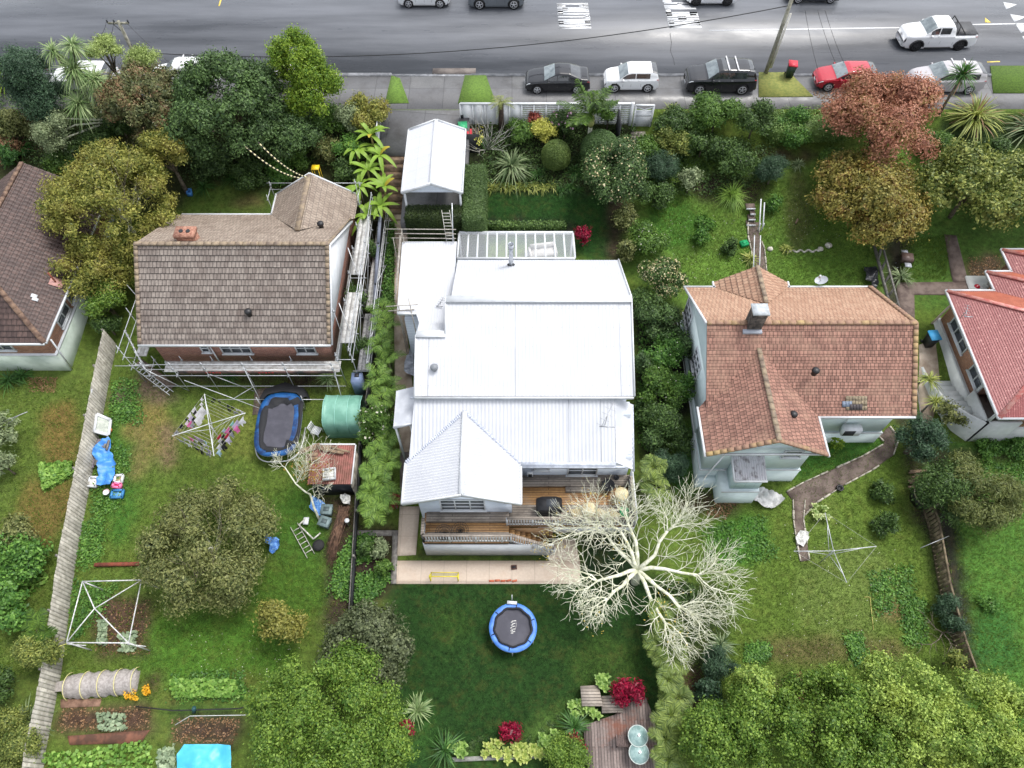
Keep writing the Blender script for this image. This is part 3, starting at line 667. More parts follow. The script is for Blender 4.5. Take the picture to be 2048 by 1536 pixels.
window(h1, (PY(1083, 934, 15.95).x, 15.95, -2.3), (0, -1, 0), .8, .9, 1, 2, WHITE, GLASS)
mb = MB(); mb.ob((.75, 15.93, -2.7), (.4, 0, 0), (0, .03, 0), (0, 0, .9)); d_ = mb.build('door', mat('grey_door', lin(170, 180, 196), rough=.5), h1); MB().ob((1.05, 15.88, -2.7), (.02, 0, 0), (0, .03, 0), (0, 0, .07)).build('handle', STEEL, d_)

# chimney flue, vent, aerials
fl = P(1022, 534, .25); mb = MB().tube(fl + V((0, 0, -.2)), fl + V((0, 0, 1.7)), .13, n=16); mb.lathe(fl + V((0, 0, 1.6)), [(.17, 0), (.17, .3), (.15, .3), (.15, .05), (0.001, .05)], 16)
f_ = mb.build('chimney_flue', mat('flue_steel', (.55, .57, .6, 1), (.35, .37, .4, 1), sc=5, rough=.25, metal=.85), h1); MB().lathe(fl + V((0, 0, .06)), [(.32, -.05), (.16, .12)], 16).build('flashing', DARK, f_)
vz = zr_ - sl_ * (yr - P(869, 738, .8).y); v_ = P(869, 738, vz); MB().lathe(v_, [(.1, -.1), (.1, .1), (.2, .1), (.21, .2), (.1, .3), (.001, .32)], 16).build('roof_vent', mat('vent_grey', lin(130, 134, 140), rough=.5), h1)
def aerial(c, s, par=None, sp=1):
    c = V(c); mb = MB().tube(c, c + V((0, 0, 1.1 * s)), .02); t = c + V((0, 0, 1.1 * s)); d = V((.45, .9, 0)).normalized() * s; p = V((d.y, -d.x, 0))
    mb.tube(t - d * .8, t + d * .8, .015)
    for k in range(5): a = t + d * (-.7 + .35 * k); mb.tube(a - p * .28, a + p * .28, .009)
    mb.tube(t - d * .8 - p * .1, t - d * .5 + p * .6, .03)
    return mb.build('aerial', STEEL, par)
aerial(P(1210, 850, LZ(17.3)), 1.0, h1); aerial(P(882, 615, .05) , .45, h1)
# glazed pergola over the terrace
pg = thing('pergola', 'white-framed glass-roofed pergola on the road side of the white house', 'pergola', (.3, 29.5, -4.2))
z0, z1 = -.75, -.45; pl, pr = P(918, 466, z0), P(1146, 466, z0); ql, qr = P(915, 518, z1), P(1150, 518, z1); xl_, xr_ = (pl.x + ql.x) / 2, (pr.x + qr.x) / 2; y0_, y1_ = ql.y, pl.y
mb = MB(); mb.beam((xl_, y1_, z0), (xr_, y1_, z0), .12, .2); mb.beam((xl_, y0_, z1), (xr_, y0_, z1), .12, .2); mb.build('beam', WHITE, pg)
for k in range(13):
    x = xl_ + (xr_ - xl_) * k / 12; MB().beam((x, y1_ - .06, z0 + .02), (x, y0_ + .06, z1 + .02), .1, .12).build('rafter', WHITE, pg)
for x in (xl_, (xl_ + xr_) / 2, xr_): MB().beam((x, y1_, z0 - .1), (x, y1_, Tz(x, y1_) - .2), .11).build('post', WHITE, pg)
m, nt, b = newmat('clear_roof_glass'); b.inputs['Base Color'].default_value = (.8, .84, .88, 1); b.inputs['Roughness'].default_value = .1; b.inputs['Alpha'].default_value = .22; GCL = m
MB().quad((xl_, y1_, z0 + .09), (xr_, y1_, z0 + .09), (xr_, y0_, z1 + .09), (xl_, y0_, z1 + .09)).build('glass_roof', GCL, pg)
struct(MB().box(xl_ - .1, xr_ + .2, 27.85, y1_ - .1, -5, -4.0).build('terrace', mat('terrace_screed', lin(176, 160, 148), lin(148, 140, 134), sc=.8, rough=.6)))
def sofa(px, py, z, rz, label, s=1):
    c = P(px, py, z); t = thing('outdoor_sofa', label, 'sofa', c); f = mat('linen_cushion', lin(196, 192, 188), lin(168, 164, 160), sc=3, rough=.9)
    R = lambda x, y, zz: c + V((x * cos(rz) - y * sin(rz), x * sin(rz) + y * cos(rz), zz))
    for nme, (x, y, zz, sx, sy, sz) in (('seat', (0, 0, .22, 1.6, .7, .22)), ('backrest', (0, .38, .22, 1.6, .16, .55)), ('armrest', (-.85, 0, .1, .14, .8, .5)), ('armrest', (.85, 0, .1, .14, .8, .5)), ('base', (0, 0, 0.02, 1.5, .65, .18))):
        MB().rb(R(x, y, zz), sx, sy, sz, rz).build(nme, f if nme != 'base' else WOODG, t)
sofa(1085, 512, -4, .15, 'pale cushioned sofa seen through the glass pergola roof'); 
c = P(1060, 513, -4); t = thing('side_table', 'small low pale table beside the sofa under the pergola', 'table', c); MB().rb(c + ZZ * .3, .7, .5, .05).build('tabletop', WHITE, t); MB().rb(c, .3, .3, .3).build('base', WOODG, t)

# ------------------------------------------------------------------ decks of the white house
dk = thing('deck', 'two-part brown timber deck with white balustrade behind the white house', 'deck', (.5, 13, -5.4))
dl = P(846, 1085, zdk); dfy = dl.y; dxl = dl.x; dxm = P(1018, 1050, zdk).x; dxr = P(1268, 1040, zdk).x; ufy = P(1100, 1052, zdk).y
mb = MB().box(dxl, dxm, dfy, 13.85, zdk - .12, zdk); mb.build('lower_floor', TIM_O, dk)
mb = MB().box(dxm, dxr, ufy, 15.95, zdk - .13, zdk + .01); mb.build('upper_floor', TIM_O, dk)
mb = MB().box(dxm + .02, dxr - .02, 15.3, 15.94, zdk, zdk + .16); mb.box(P(1130, 960, zdk).x, P(1198, 960, zdk).x, 14.95, 15.3, zdk, zdk + .15); mb.box(dxl + .1, dxm, 13.3, 13.84, zdk, zdk + .16)
mb.box(dxm, dxr - .3, ufy + .1, ufy + 1.15, zdk + .0, zdk + .02); mb.box(dxl + .15, dxm, dfy + .1, dfy + .55, zdk + .0, zdk + .02); mb.build('step', TIM_W, dk)
mb = MB(); mb.box(dxl, dxm + 2.3, dfy - .05, dfy + .02, Tz(0, dfy) + .1, zdk - .28); mb.box(dxl - .03, dxl + .03, dfy, 13.85, Tz(0, dfy), zdk - .1); mb.box(dxm + 1.5, dxr, ufy - .05, ufy + .02, zdk - .85, zdk - .15); mb.box(dxr - .03, dxr + .03, ufy, 15.95, Tz(0, dfy) - .2, zdk + 1.0); mb.build('skirt', WHITE, dk)
def rail(a, b_, hgt=.95, par=dk, step=.145):
    a, b_ = V(a), V(b_); MB().beam(a + ZZ * hgt, b_ + ZZ * hgt, .16, .05).build('handrail', TIM_W, par)
    mb = MB().beam(a + ZZ * .1, b_ + ZZ * .1, .05, .07); mb.beam(a + ZZ * (hgt - .08), b_ + ZZ * (hgt - .08), .04, .07); n = int((b_ - a).length / step)
    for k in range(n + 1):
        p = a.lerp(b_, k / n); wd = .1 if k % 9 == 0 else .05; mb.beam(p + ZZ * .02, p + ZZ * (hgt - .04), wd, wd)
    mb.build('balustrade', WHITE, par)
rail((dxl + .05, dfy + .05, zdk), (dxm + .1, dfy + .05, zdk)); rail((dxl + .05, dfy + .05, zdk), (dxl + .05, 13.2, zdk)); rail((dxm - .1, ufy + .05, zdk), (dxr - .05, ufy + .05, zdk))
rail((dxr - .1, ufy + .05, zdk), (dxr - .1, 15.5, zdk)); rail((dxm + .1, dfy + .05, zdk), (dxm + 2.35, dfy - .1, zdk - 1.5))
sw = ufy - dfy - .15; mb = MB()
for k in range(8): mb.box(dxm + .02 + .28 * k, dxm + .3 + .28 * k, dfy + .08, ufy - .08, zdk - .2 * k - .22, zdk - .2 * k - .18)
mb.box(dxm, dxm + 2.3, ufy - .1, ufy - .05, zdk - 1.6, zdk - .1); mb.build('stair_treads', TIM_O, dk)
mb = MB().box(dxm, dxm + 2.3, dfy, ufy - .1, -5.3, -5.2); mb.build('stair_base', DARK, dk)
def stand(px, py, z): return P(px, py, z)
# things on the decks
for i, (px, py, lb) in enumerate(((888, 1068, 'round black wire garden chair on the lower deck, left of its twin'), (921, 1063, 'round black wire garden chair on the lower deck, right of its twin'))):
    c = P(px, py, zdk + .25); c.z = zdk; t = thing('wire_chair', lb, 'chair', c, 'round wire chairs on the lower deck'); mb = MB(); WM = BLACK
    for r, z in ((.42, .5), (.34, .42), (.22, .36), (.1, .34)): mb.path([c + V((r * cos(a * pi / 12), r * sin(a * pi / 12), z)) for a in range(25)], .012, n=4)
    for k in range(20): a = 2 * pi * k / 20; mb.path([c + V((0, 0, .33)), c + V((.25 * cos(a), .25 * sin(a), .37)), c + V((.42 * cos(a), .42 * sin(a), .5))], .007, n=4)
    mb.build('wire_seat', WM, t)
    for k in range(4): a = pi / 4 + k * pi / 2; MB().tube(c + V((.1 * cos(a), .1 * sin(a), .34)), c + V((.3 * cos(a), .3 * sin(a), 0)), .012).build('leg', WM, t)
zu_ = zdk + .03
c = P(1097, 1022, zu_); t = thing('barbecue', 'large barbecue under a black cover on the upper deck', 'barbecue', c); mb = MB(); 
mb.prism([c + V((x, y, 0)) for x, y in ((-.62, -.3), (.62, -.3), (.65, .3), (-.6, .3))], .75); mb.build('cabinet', BLACK, t)
mb = MB().prism([c + V((x, -.36, z)) for x, z in ((-.68, .7), (.68, .7), (.64, .85), (.35, 1.1), (-.35, 1.1), (-.64, .85))], (0, .72, 0)); mb.build('hood', BLACK, t); MB().rb(c + V((0.1, 0, 1.1)), .5, .4, .01).build('panel', mat('cover_grey', lin(70, 74, 80), rough=.6), t)
c = P(1215, 976, zu_); t = thing('fire_bowl', 'round black fire bowl on the upper deck', 'fire bowl', c); MB().lathe(c, [(.12, .12), (.27, .2), (.34, .36), (.36, .38), (.32, .36), (.2, .24), (.001, .2)], 24).build('bowl', BLACK, t)
for k in range(3): a = k * 2.1; MB().tube(c + V((.2 * cos(a), .2 * sin(a), .2)), c + V((.38 * cos(a), .38 * sin(a), 0)), .02).build('leg', BLACK, t)
mb = MB().lathe(P(1232, 958, zu_), [(.1, 0), (.15, .2), (.14, .22), (.11, .2), (.001, .18)], 16); tag(mb.build('plant_pot', BLACK), 'small black pot against the wall on the upper deck', 'pot')
CR = mat('cream_slats', lin(214, 200, 160), lin(196, 180, 140), sc=4, rough=.7)
def rtable(px, py, lb, r=.36):
    c = P(px, py, zu_); t = thing('round_table', lb, 'table', c, 'cream garden furniture on the upper deck'); mb = MB().lathe(c, [(r, .7), (r, .73), (.001, .735)], 24); mb.build('tabletop', CR, t); MB().tube(c, c + ZZ * .7, .04, n=8).build('pedestal', CR, t); MB().lathe(c, [(.25, 0), (.25, .03), (.001, .05)], 16).build('base', CR, t)
rtable(1240, 998, 'round cream table beside the right rail of the upper deck'); rtable(1176, 1028, 'round cream table between two slatted chairs on the upper deck')
def gchair(c, rz, lb, m, grp=None, s=1, name='slatted_chair'):
    t = thing(name, lb, 'chair', c, grp); c = V(c); R = lambda x, y, z: c + V((x * cos(rz) - y * sin(rz), x * sin(rz) + y * cos(rz), z)) * s
    mb = MB()
    for k in range(6): mb.beam(R(-.25, -.22 + .09 * k, .43), R(.25, -.22 + .09 * k, .43), .07 * s, .02)
    mb.build('seat', m, t); mb = MB()
    for k in range(5): mb.beam(R(-.2 + .1 * k, .24, .45), R(-.2 + .1 * k, .34, .9), .06 * s, .02)
    mb.beam(R(-.25, .34, .9), R(.25, .34, .9), .05, .03); mb.build('backrest', m, t)
    for x in (-.23, .23):
        for y in (-.22, .24): MB().beam(R(x, y, 0), R(x, y, .43), .04 * s).build('leg', m, t)
gchair(P(1152, 1032, zu_), pi / 2 + .3, 'cream slatted chair left of the round deck table', CR, 'cream garden furniture on the upper deck'); gchair(P(1200, 1034, zu_), -pi / 2 - .5, 'cream slatted chair right of the round deck table', CR, 'cream garden furniture on the upper deck')
gchair(P(1226, 1038, zu_), 2.6, 'cream slatted chair beside the green box on the upper deck', CR, 'cream garden furniture on the upper deck')
c = P(1247, 1030, zu_); t = thing('storage_box', 'bright green plastic box in the corner of the upper deck', 'box', c); GP = mat('green_plastic', lin(30, 160, 100), rough=.5); MB().rb(c, .42, .5, .35, -.15).build('body', GP, t); MB().rb(c + ZZ * .35, .46, .54, .05, -.15).build('lid', GP, t)
t = thing('heat_pump', 'small white heat pump by the door on the upper deck', 'heat pump', P(1060, 951, zu_)); c = V(t['_o']); MB().rb(c, .32, .26, .6).build('body', WHITE, t); MB().rb(c + V((0, -.135, .15)), .2, .01, .3).build('grille', DARK, t)
# goal, doormat, bat on the patio
c = G(889, 1162, .08); t = thing('toy_goal', 'small yellow football goal with net on the pale patio', 'goal', c); YL = mat('goal_yellow', lin(226, 212, 60), rough=.5); mb = MB()
a, b_ = c + V((-.72, 0, 0)), c + V((.72, 0, 0)); u = V((0, 0, .8)); bk = V((0, .45, 0))
for p, q_ in ((a, a + u), (b_, b_ + u), (a + u, b_ + u), (a, a + bk), (b_, b_ + bk), (a + bk, b_ + bk), (a + u, a + bk), (b_ + u, b_ + bk)): mb.tube(p, q_, .028)
mb.build('frame', YL, t); mb = MB()
for k in range(1, 12): mb.tube((a + u).lerp(b_ + u, k / 12), (a + bk).lerp(b_ + bk, k / 12), .006, n=4)
for k in range(1, 6): mb.tube((a + u).lerp(a + bk, k / 6), (b_ + u).lerp(b_ + bk, k / 6), .006, n=4)
mb.build('net', mat('net_cord', lin(180, 176, 120), rough=.8), t)
c = G(1028, 1135, .07); t = thing('clay_block', 'dark brown hollow block lying on the pale patio', 'block', c); mb = MB(); BB = mat('dark_brick', lin(92, 62, 56), rough=.8); mb.rb(c, .3, .22, .08, .1); mb.build('body', BB, t); MB().rb(c + V((.0, 0, .08)), .2, .1, .005, .1).build('hollow_shade', DARK, t)  # flat dark sheet on top stands in for shade inside the block's hollow
mb = MB(); c = G(1010, 1162, .07)
for k in range(5): mb.rb(c + V((-.7 + .3 * k, .02 * (k % 2), 0)), .27, .1, .04, .05 * k)
tag(mb.build('edging_bricks', mat('orange_brick_edging', lin(196, 106, 76), rough=.8, isl=.3)), 'short line of orange bricks lying along the patio edge', 'bricks')
# ------------------------------------------------------------------ house with scaffold (left of the middle)
def ridge_tiles(par, a, b_, m, w_=.24, step=.42, name='ridge_tiles'):
    a, b_ = V(a), V(b_); n = max(1, int((b_ - a).length / step)); mb = MB()
    for k in range(n): mb.beam(a.lerp(b_, k / n) + ZZ * .03, a.lerp(b_, (k + .96) / n) + ZZ * .05, w_, .1)
    return mb.build(name, m, par)
h2 = thing('house', 'two-storey brick house with grey-brown tiled roof wrapped in scaffolding', 'house', (-15.5, 28, -4.8))
hx0, hx1, hy0, hyr, hy1, hze, hzr = -21.05, -10.2, 22.95, 27.45, 33.0, -1.3, 2.0
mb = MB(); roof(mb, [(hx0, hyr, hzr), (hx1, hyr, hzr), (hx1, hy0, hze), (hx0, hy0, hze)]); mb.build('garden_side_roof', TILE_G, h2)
TILE_GL = brickm('grey_tile_lit_road_side', lin(164, 150, 136), lin(140, 126, 114), (.05, .045, .04, 1), .21, .335, .008, .5, .75, bump=.03, stain=lin(108, 92, 80), wave=.21, wamp=.8)  # paler copy of the grey tile, road-side brightness painted into its colours
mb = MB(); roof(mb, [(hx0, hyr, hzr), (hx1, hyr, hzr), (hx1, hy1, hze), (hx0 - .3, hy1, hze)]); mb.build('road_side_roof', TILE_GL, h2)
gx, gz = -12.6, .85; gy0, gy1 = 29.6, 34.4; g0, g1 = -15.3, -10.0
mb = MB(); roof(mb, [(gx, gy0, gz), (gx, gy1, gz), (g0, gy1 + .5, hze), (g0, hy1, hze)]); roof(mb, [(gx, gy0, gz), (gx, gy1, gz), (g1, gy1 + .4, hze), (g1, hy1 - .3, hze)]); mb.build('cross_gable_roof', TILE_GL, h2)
ridge_tiles(h2, (hx0, hyr, hzr), (hx1, hyr, hzr), RIDGE); ridge_tiles(h2, (gx, gy0, gz), (gx, gy1, gz), RIDGE, .3, 5)
ridge_tiles(h2, (hx1 - .1, hyr, hzr), (hx1 - .1, hy0, hze), RIDGE, .2, .335, 'verge_tiles'); ridge_tiles(h2, (hx1 - .05, hyr, hzr), (hx1 - .05, hy1 - .2, hze), RIDGE, .16, .335, 'verge_tiles'); ridge_tiles(h2, (hx0 + .1, hyr, hzr), (hx0 + .1, hy0, hze), RIDGE, .2, .335, 'verge_tiles')
mb = MB()
for a, b_ in (((hx0, hy0 - .06, hze - .03), (hx1, hy0 - .06, hze - .03)), ((hx0, hy1 + .05, hze), (g0, hy1 + .05, hze)), ((g0 - .05, hy1, hze), (g0 - .05, gy1 + .5, hze)), ((hx1 + .06, hyr, hzr - .06), (hx1 + .06, hy0, hze - .06)), ((hx1 + .06, hyr, hzr - .06), (hx1 + .06, hy1 - .5, hze - .06)), ((g0, gy1 + .52, hze), (gx, gy1 + .02, gz)), ((gx, gy1 + .02, gz), (g1, gy1 + .42, hze))): mb.beam(a, b_, .09, .13)
mb.build('gutter', WHITE, h2)
mb = MB(); mb.box(hx0 + .45, hx1 - .35, 23.4, 32.6, -3.9, -1.45); mb.box(-14.9, -10.45, 32.6, 34.1, -3.9, -1.4); mb.build('brick_wall', BRICK, h2)
mb = MB(); mb.box(hx0 + .38, hx1 - .28, 23.33, 32.65, -5.2, -3.7); mb.box(-14.95, -10.4, 32.65, 34.15, -4.6, -3.7)
mb.add([(hx1 - .3, 23.3, -1.5), (hx1 - .3, 32.4, -1.5), (hx1 - .3, hyr, 1.8)], [(0, 1, 2)]); mb.build('plaster_base', PLAST, h2)
MB().prism([(hx1 - .12, hy0 + .5, hze + .15), (hx1 - .12, hy1 - .6, hze + .12), (hx1 - .12, hyr, hzr - .1)], (.13, 0, 0)).build('gable_end', WHITE, h2)
for px in (473, 612, 410): 
    c = PY(px, 699 if px != 410 else 696, 23.4); window(h2, (c.x, 23.4, -2.25), (0, -1, 0), 1.75 if px == 473 else (1.15 if px == 612 else .5), 1.05 if px != 410 else .8, 3 if px == 473 else (2 if px == 612 else 1), 2, WHITE, GLASS)
MB().tube((PY(424, 700, 23.3).x, 23.3, -1.4), (PY(424, 700, 23.3).x, 23.3, -5), .045).build('downpipe', WHITE, h2)
c = P(373, 470, 1.9); cz = 1.3; CHB = mat('chimney_brick', lin(176, 132, 112), lin(140, 96, 80), sc=8, rough=.9)
mb = MB().rb((c.x, c.y, .6), 1.0, .62, 1.5); mb.rb((c.x, c.y, 2.0), 1.14, .76, .2); ch = mb.build('chimney', CHB, h2)
for s in (-.2, .2): MB().lathe((c.x + s, c.y, 2.2), [(.12, 0), (.12, .05), (.09, .05), (.001, .03)], 14).build('chimney_pot', DARK, ch)
def vent(px, py, z, par, m=BLACK, r=.2):
    c = P(px, py, z); MB().lathe(c, [(r * .7, -.15), (r * .7, .12), (r, .14), (r, .24), (r * .6, .32), (.001, .33)], 18).build('roof_vent', m, par)
vent(498, 627, -.2, h2); vent(642, 452, .4, h2)
c = P(485, 532, 1.2); mb = MB().rb(c + ZZ * .02, .28, .14, .03); mb.build('broken_tile', DARK, h2)
# aerial lying on the roof
mb = MB(); c = P(640, 524, 1.3)
for k in range(4): mb.tube(c + V((-.28 + .16 * k, -.2, .0)), c + V((-.2 + .16 * k, .2, .15)), .025)
mb.build('aerial_bracket', mat('pink_rust', lin(196, 128, 116), rough=.8), h2)

sc = thing('scaffold', 'galvanised tube scaffold with white plank decks around the tiled brick house', 'scaffold', (-15.5, 22, -5))
PLK = mat('scaffold_plank', lin(206, 206, 204), lin(170, 168, 164), sc=4, rough=.6)
PLK2 = mat('scaffold_mesh_deck', lin(150, 150, 150), lin(110, 110, 112), sc=7, rough=.6)
def pole(a, b_, r=.022, nm='pole'):
    o = MB().tube(a, b_, r, n=6).build(nm, GALV, sc); return o
def joint(p): 
    MB().ob(p, (.06, 0, 0), (0, .06, 0), (0, 0, .05)).build('coupler', STEEL, sc)
def planks(x0, x1, y0, y1, z, n=4, alongx=True, m=PLK):
    for k in range(n):
        if alongx: a, b_ = y0 + (y1 - y0) * k / n, y0 + (y1 - y0) * (k + .93) / n; MB().box(x0, x1, a, b_, z - .05, z).build('plank', m, sc)
        else: a, b_ = x0 + (x1 - x0) * k / n, x0 + (x1 - x0) * (k + .93) / n; MB().box(a, b_, y0, y1, z - .05, z).build('plank', m, sc)
zd2 = -2.95; planks(-20.1, -9.95, 22.2, 22.95, zd2, 3)
MB().box(-19.2, -10.2, 22.08, 22.12, zd2 - .02, zd2 + .2).build('toe_board', mat('toe_board_dark', lin(60, 60, 62), lin(120, 90, 84), sc=2, rough=.6), sc)
RW = mat('banner_red', lin(186, 60, 56), rough=.6)
for px in (424, 530): 
    c = PY(px, 741, 22.07); mb = MB()
    for k in range(5): mb.box(c.x - .45 + .19 * k, c.x - .33 + .19 * k, 22.055, 22.065, zd2 + .03 + .03 * (k % 2), zd2 + .13)
    mb.build('banner_lettering', RW, sc)
yo = 22.02; xsn = [-20.9, -19.3, -17.5, -15.2, -12.9, -10.2]
for i, x in enumerate(xsn):
    for y in (yo, 23.05):
        top = zd2 + (1.25 if y == yo else .35); pole((x, y, Tz(x, y) - .05), (x, y, top)); joint((x, y, zd2 - .08))
    joint((x, yo, zd2 + .55)); joint((x, yo, zd2 + 1.05)); pole((x, yo - .15, zd2 - .08), (x, 23.1, zd2 - .08))
for z in (zd2 + 1.05, zd2 + .55, zd2 - .1, -4.2): pole((-21.2, yo - .03, z), (-9.8, yo - .03, z), nm='guard_rail' if z > zd2 else 'ledger')
for a, b_ in (((-18.6, yo - .6, zd2 + .3), (-14.2, yo - 1.4, Tz(-14, 20.6))), ((-15.2, yo - .05, zd2 + .9), (-14.6, yo - 1.2, -5)), ((-10.2, yo, -3), (-9.9, yo - 1.1, -5)), ((-17.4, yo, zd2), (-15.3, yo - .02, -4.9)), ((-20.9, yo, zd2 + .5), (-19.3, yo, -4.8)), ((-15.2, 22.0, -4.2), (-16.3, 21.1, -4.2)), ((-17.2, 21.1, -4.25), (-9.9, 21.1, -4.25))): pole(a, b_, nm='brace')
# right side decks (two levels)
rx0, rx1 = hx1 + .35, hx1 + 1.1
planks(rx0, rx1, 23.5, 27.2, -1.9, 3, False); planks(rx0, rx1, 28.6, 34.5, -1.9, 3, False); planks(rx1 + .12, rx1 + .8, 22.4, 26.5, -3.1, 3, False, PLK2); planks(rx1 + .12, rx1 + .75, 27, 33.8, -3.1, 3, False, PLK)
planks(rx0, rx1, 27.2, 28.6, -3.3, 3, False, PLK2)
for y in (22.4, 24.2, 26.3, 28.4, 30.4, 32.4, 34.4):
    for x, top in ((rx0 - .05, .4 if y in (24.2, 34.4) else -1.3), (rx1 + .05, -.7), (rx1 + .85, -2.0)): pole((x, y, Tz(x, y)), (x, y, top)); joint((x, y, top - .25)); joint((x, y, -2.0 if x < rx1 + .5 else -3.2))
    pole((rx0 - .1, y, -2.0), (rx1 + .2, y, -2.0)); pole((rx0 + .6, y, -3.2), (rx1 + 1.0, y, -3.2))
for x, z in ((rx1 + .05, -.85), (rx1 + .05, -1.3), (rx1 + .85, -2.1), (rx1 + .85, -2.55), (rx1 + .85, -3.15), (rx0 - .05, -2.0), (rx1 + .05, -2.0)): pole((x, 22.2, z), (x, 34.6, z), nm='guard_rail')
for y0_, y1_ in ((24.2, 28.4), (28.4, 32.4)): pole((rx1 + .9, y0_, -2.2), (rx1 + .9, y1_, -4.6), nm='brace'); pole((rx1 + .1, y1_, -.8), (rx1 + .1, y0_, -3), nm='brace'); pole((rx0, y0_ + 1, -.4), (rx1, y0_ - .5, -3), nm='brace')
# road side around the small gable
for x in (-15.7, -12.6, -9.9): pole((x, 35.3, Tz(x, 35.3)), (x, 35.3, -.6)); joint((x, 35.3, -.9))
for z in (-.75, -1.3): pole((-15.9, 35.32, z), (-9.7, 35.32, z), nm='guard_rail')
for x in (-15.7, -9.9): pole((x, 34.0, -1.0), (x, 35.4, -1.0)); pole((x, 34.2, -4), (x, 34.2, -.7))
planks(-15.6, -10, 34.75, 35.25, -2.2, 2)
# left side
lx = hx0 - .9; planks(lx, lx + .65, 23.2, 28.6, -2.8, 3, False)
for y in (22.6, 25, 27.4, 29.8, 32.2):
    pole((lx - .05, y, Tz(lx, y)), (lx - .05, y, -.9 + .3 * (y == 25))); pole((lx + .7, y, Tz(lx, y)), (lx + .7, y, -1.5)); joint((lx - .05, y, -1.2)); joint((lx - .05, y, -2.9)); pole((lx - .2, y, -2.9), (lx + .9, y, -2.9))
for z in (-1.2, -1.9, -2.95): pole((lx - .06, 22.3, z), (lx - .06, 30.6, z), nm='guard_rail')
pole((lx - .9, 27.2, -1.2), (lx + .9, 25.4, -1.6), nm='brace'); pole((lx - .1, 23.4, -3.4), (lx + .5, 21.9, -1.0), nm='brace'); pole((lx - 1.0, 22.5, -2.8), (lx + 1.3, 22.5, -2.8), nm='ledger')
for k in range(9): joint(V((lx - .3, 24.1, -1.6)).lerp(V((lx + 1.0, 22.1, -2.4)), k / 8))
pole((lx - .3, 24.1, -1.6), (lx + 1.0, 22.1, -2.4), .04, 'ledger')
# loading ramp made of a ladder beam with a board
def ladder(par, a, b_, w_, m, n=None, side=None, nm=('stile', 'rung'), th=.05):
    a, b_ = V(a), V(b_); d = nrm(b_ - a); s = V(side) if side else nrm(d.cross(ZZ)); s = s.normalized(); n = n or int((b_ - a).length / .3)
    for k in (-1, 1): MB().beam(a + s * k * w_ / 2, b_ + s * k * w_ / 2, th * .6, th * 1.3).build(nm[0], m, par)
    mb = MB()
    for k in range(1, n): p = a.lerp(b_, k / n); mb.beam(p - s * w_ / 2, p + s * w_ / 2, th * .7)
    mb.build(nm[1], m, par)
ra, rb_ = P(262, 726, -4.0), P(343, 787, -4.6); rp = thing('ramp', 'brown board on a white ladder beam sloping down from the scaffold corner', 'ramp', rb_)
ladder(rp, ra, rb_, .28, WHITE, 12); d = nrm(rb_ - ra); s = nrm(d.cross(ZZ)); s = s if s.y > 0 else -s
MB().beam(P(278, 722, -3.9), P(346, 774, -4.6), .4, .05).build('board', mat('ramp_board', lin(112, 98, 86), lin(84, 72, 64), sc=4, rough=.8), rp)
# scaffold tubes and ladder by the white house
s2 = thing('scaffold', 'small open scaffold of three rails against the annex of the white house', 'scaffold', (-7, 29.5, -4.2))
def pole2(a, b_, nm='pole'): MB().tube(a, b_, .027, n=6).build(nm, mat('tube_worn', lin(176, 170, 160), lin(140, 134, 126), sc=6, rough=.5), s2)
for (x0, y0_, x1, y1_, z) in ((772, 458, 912, 459, 1.0), (790, 467, 912, 468, .5), (783, 476, 912, 477, -.1)): pole2(P(x0, y0_, z), P(x1, y1_, z), 'guard_rail')
a = P(803, 458, 1.1); pole2((a.x, a.y, 1.1), (a.x, a.y, Tz(a.x, a.y))); a2 = P(797, 575, .6); pole2(P(803, 462, .9), P(792, 590, .5), 'guard_rail'); pole2(P(800, 470, .4), P(790, 600, 0), 'guard_rail')
for px, py in ((787, 480), (795, 612)): a = P(px, py, 0.3); pole2((a.x, a.y, .5), (a.x - .05, a.y, Tz(a.x, a.y)))
for (x0, y0_, x1, y1_, z) in ((772, 613, 836, 609, .9), (776, 622, 829, 619, .5)): pole2(P(x0, y0_, z), P(x1, y1_, z), 'guard_rail')
pole2(P(817, 597, 1.1), P(832, 665, -.3)); pole2(P(797, 612, 1.0), P(815, 695, -4.4))
t = thing('ladder', 'long aluminium ladder leaning on the annex roof beside the pergola', 'ladder', P(898, 425, -2)); ladder(t, P(891, 420, 1.3), P(901, 484, 0.0), .46, mat('aluminium', lin(200, 198, 190), lin(160, 158, 150), sc=5, rough=.4), 10, (1, 0, 0)); 
MB().tube(P(904, 406, 1.9), P(906, 484, 0.1), .03).build('pole', GALV, t)

# ------------------------------------------------------------------ teal house
h3 = thing('house', 'pale teal plastered house with red-brown clay tile roof and a metal-roofed porch', 'house', (15.7, 22, -5.3))
x0, x1, y0, yr3, y1, ze, zr3 = 10.33, 21.45, 18.45, 22.55, 27.3, -1.5, 1.25
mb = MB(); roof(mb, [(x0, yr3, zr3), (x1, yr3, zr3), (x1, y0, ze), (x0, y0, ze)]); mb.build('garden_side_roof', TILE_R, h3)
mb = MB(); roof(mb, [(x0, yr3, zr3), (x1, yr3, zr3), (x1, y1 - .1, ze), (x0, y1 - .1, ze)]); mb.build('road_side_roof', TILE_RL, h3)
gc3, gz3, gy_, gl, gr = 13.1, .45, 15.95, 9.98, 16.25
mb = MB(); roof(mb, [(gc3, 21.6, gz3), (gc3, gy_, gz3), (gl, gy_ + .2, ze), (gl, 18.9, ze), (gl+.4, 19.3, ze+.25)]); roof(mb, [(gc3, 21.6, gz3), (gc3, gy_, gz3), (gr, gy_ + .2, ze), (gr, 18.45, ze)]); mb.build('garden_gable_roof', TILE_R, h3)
fc, fz = 14.3, -.05
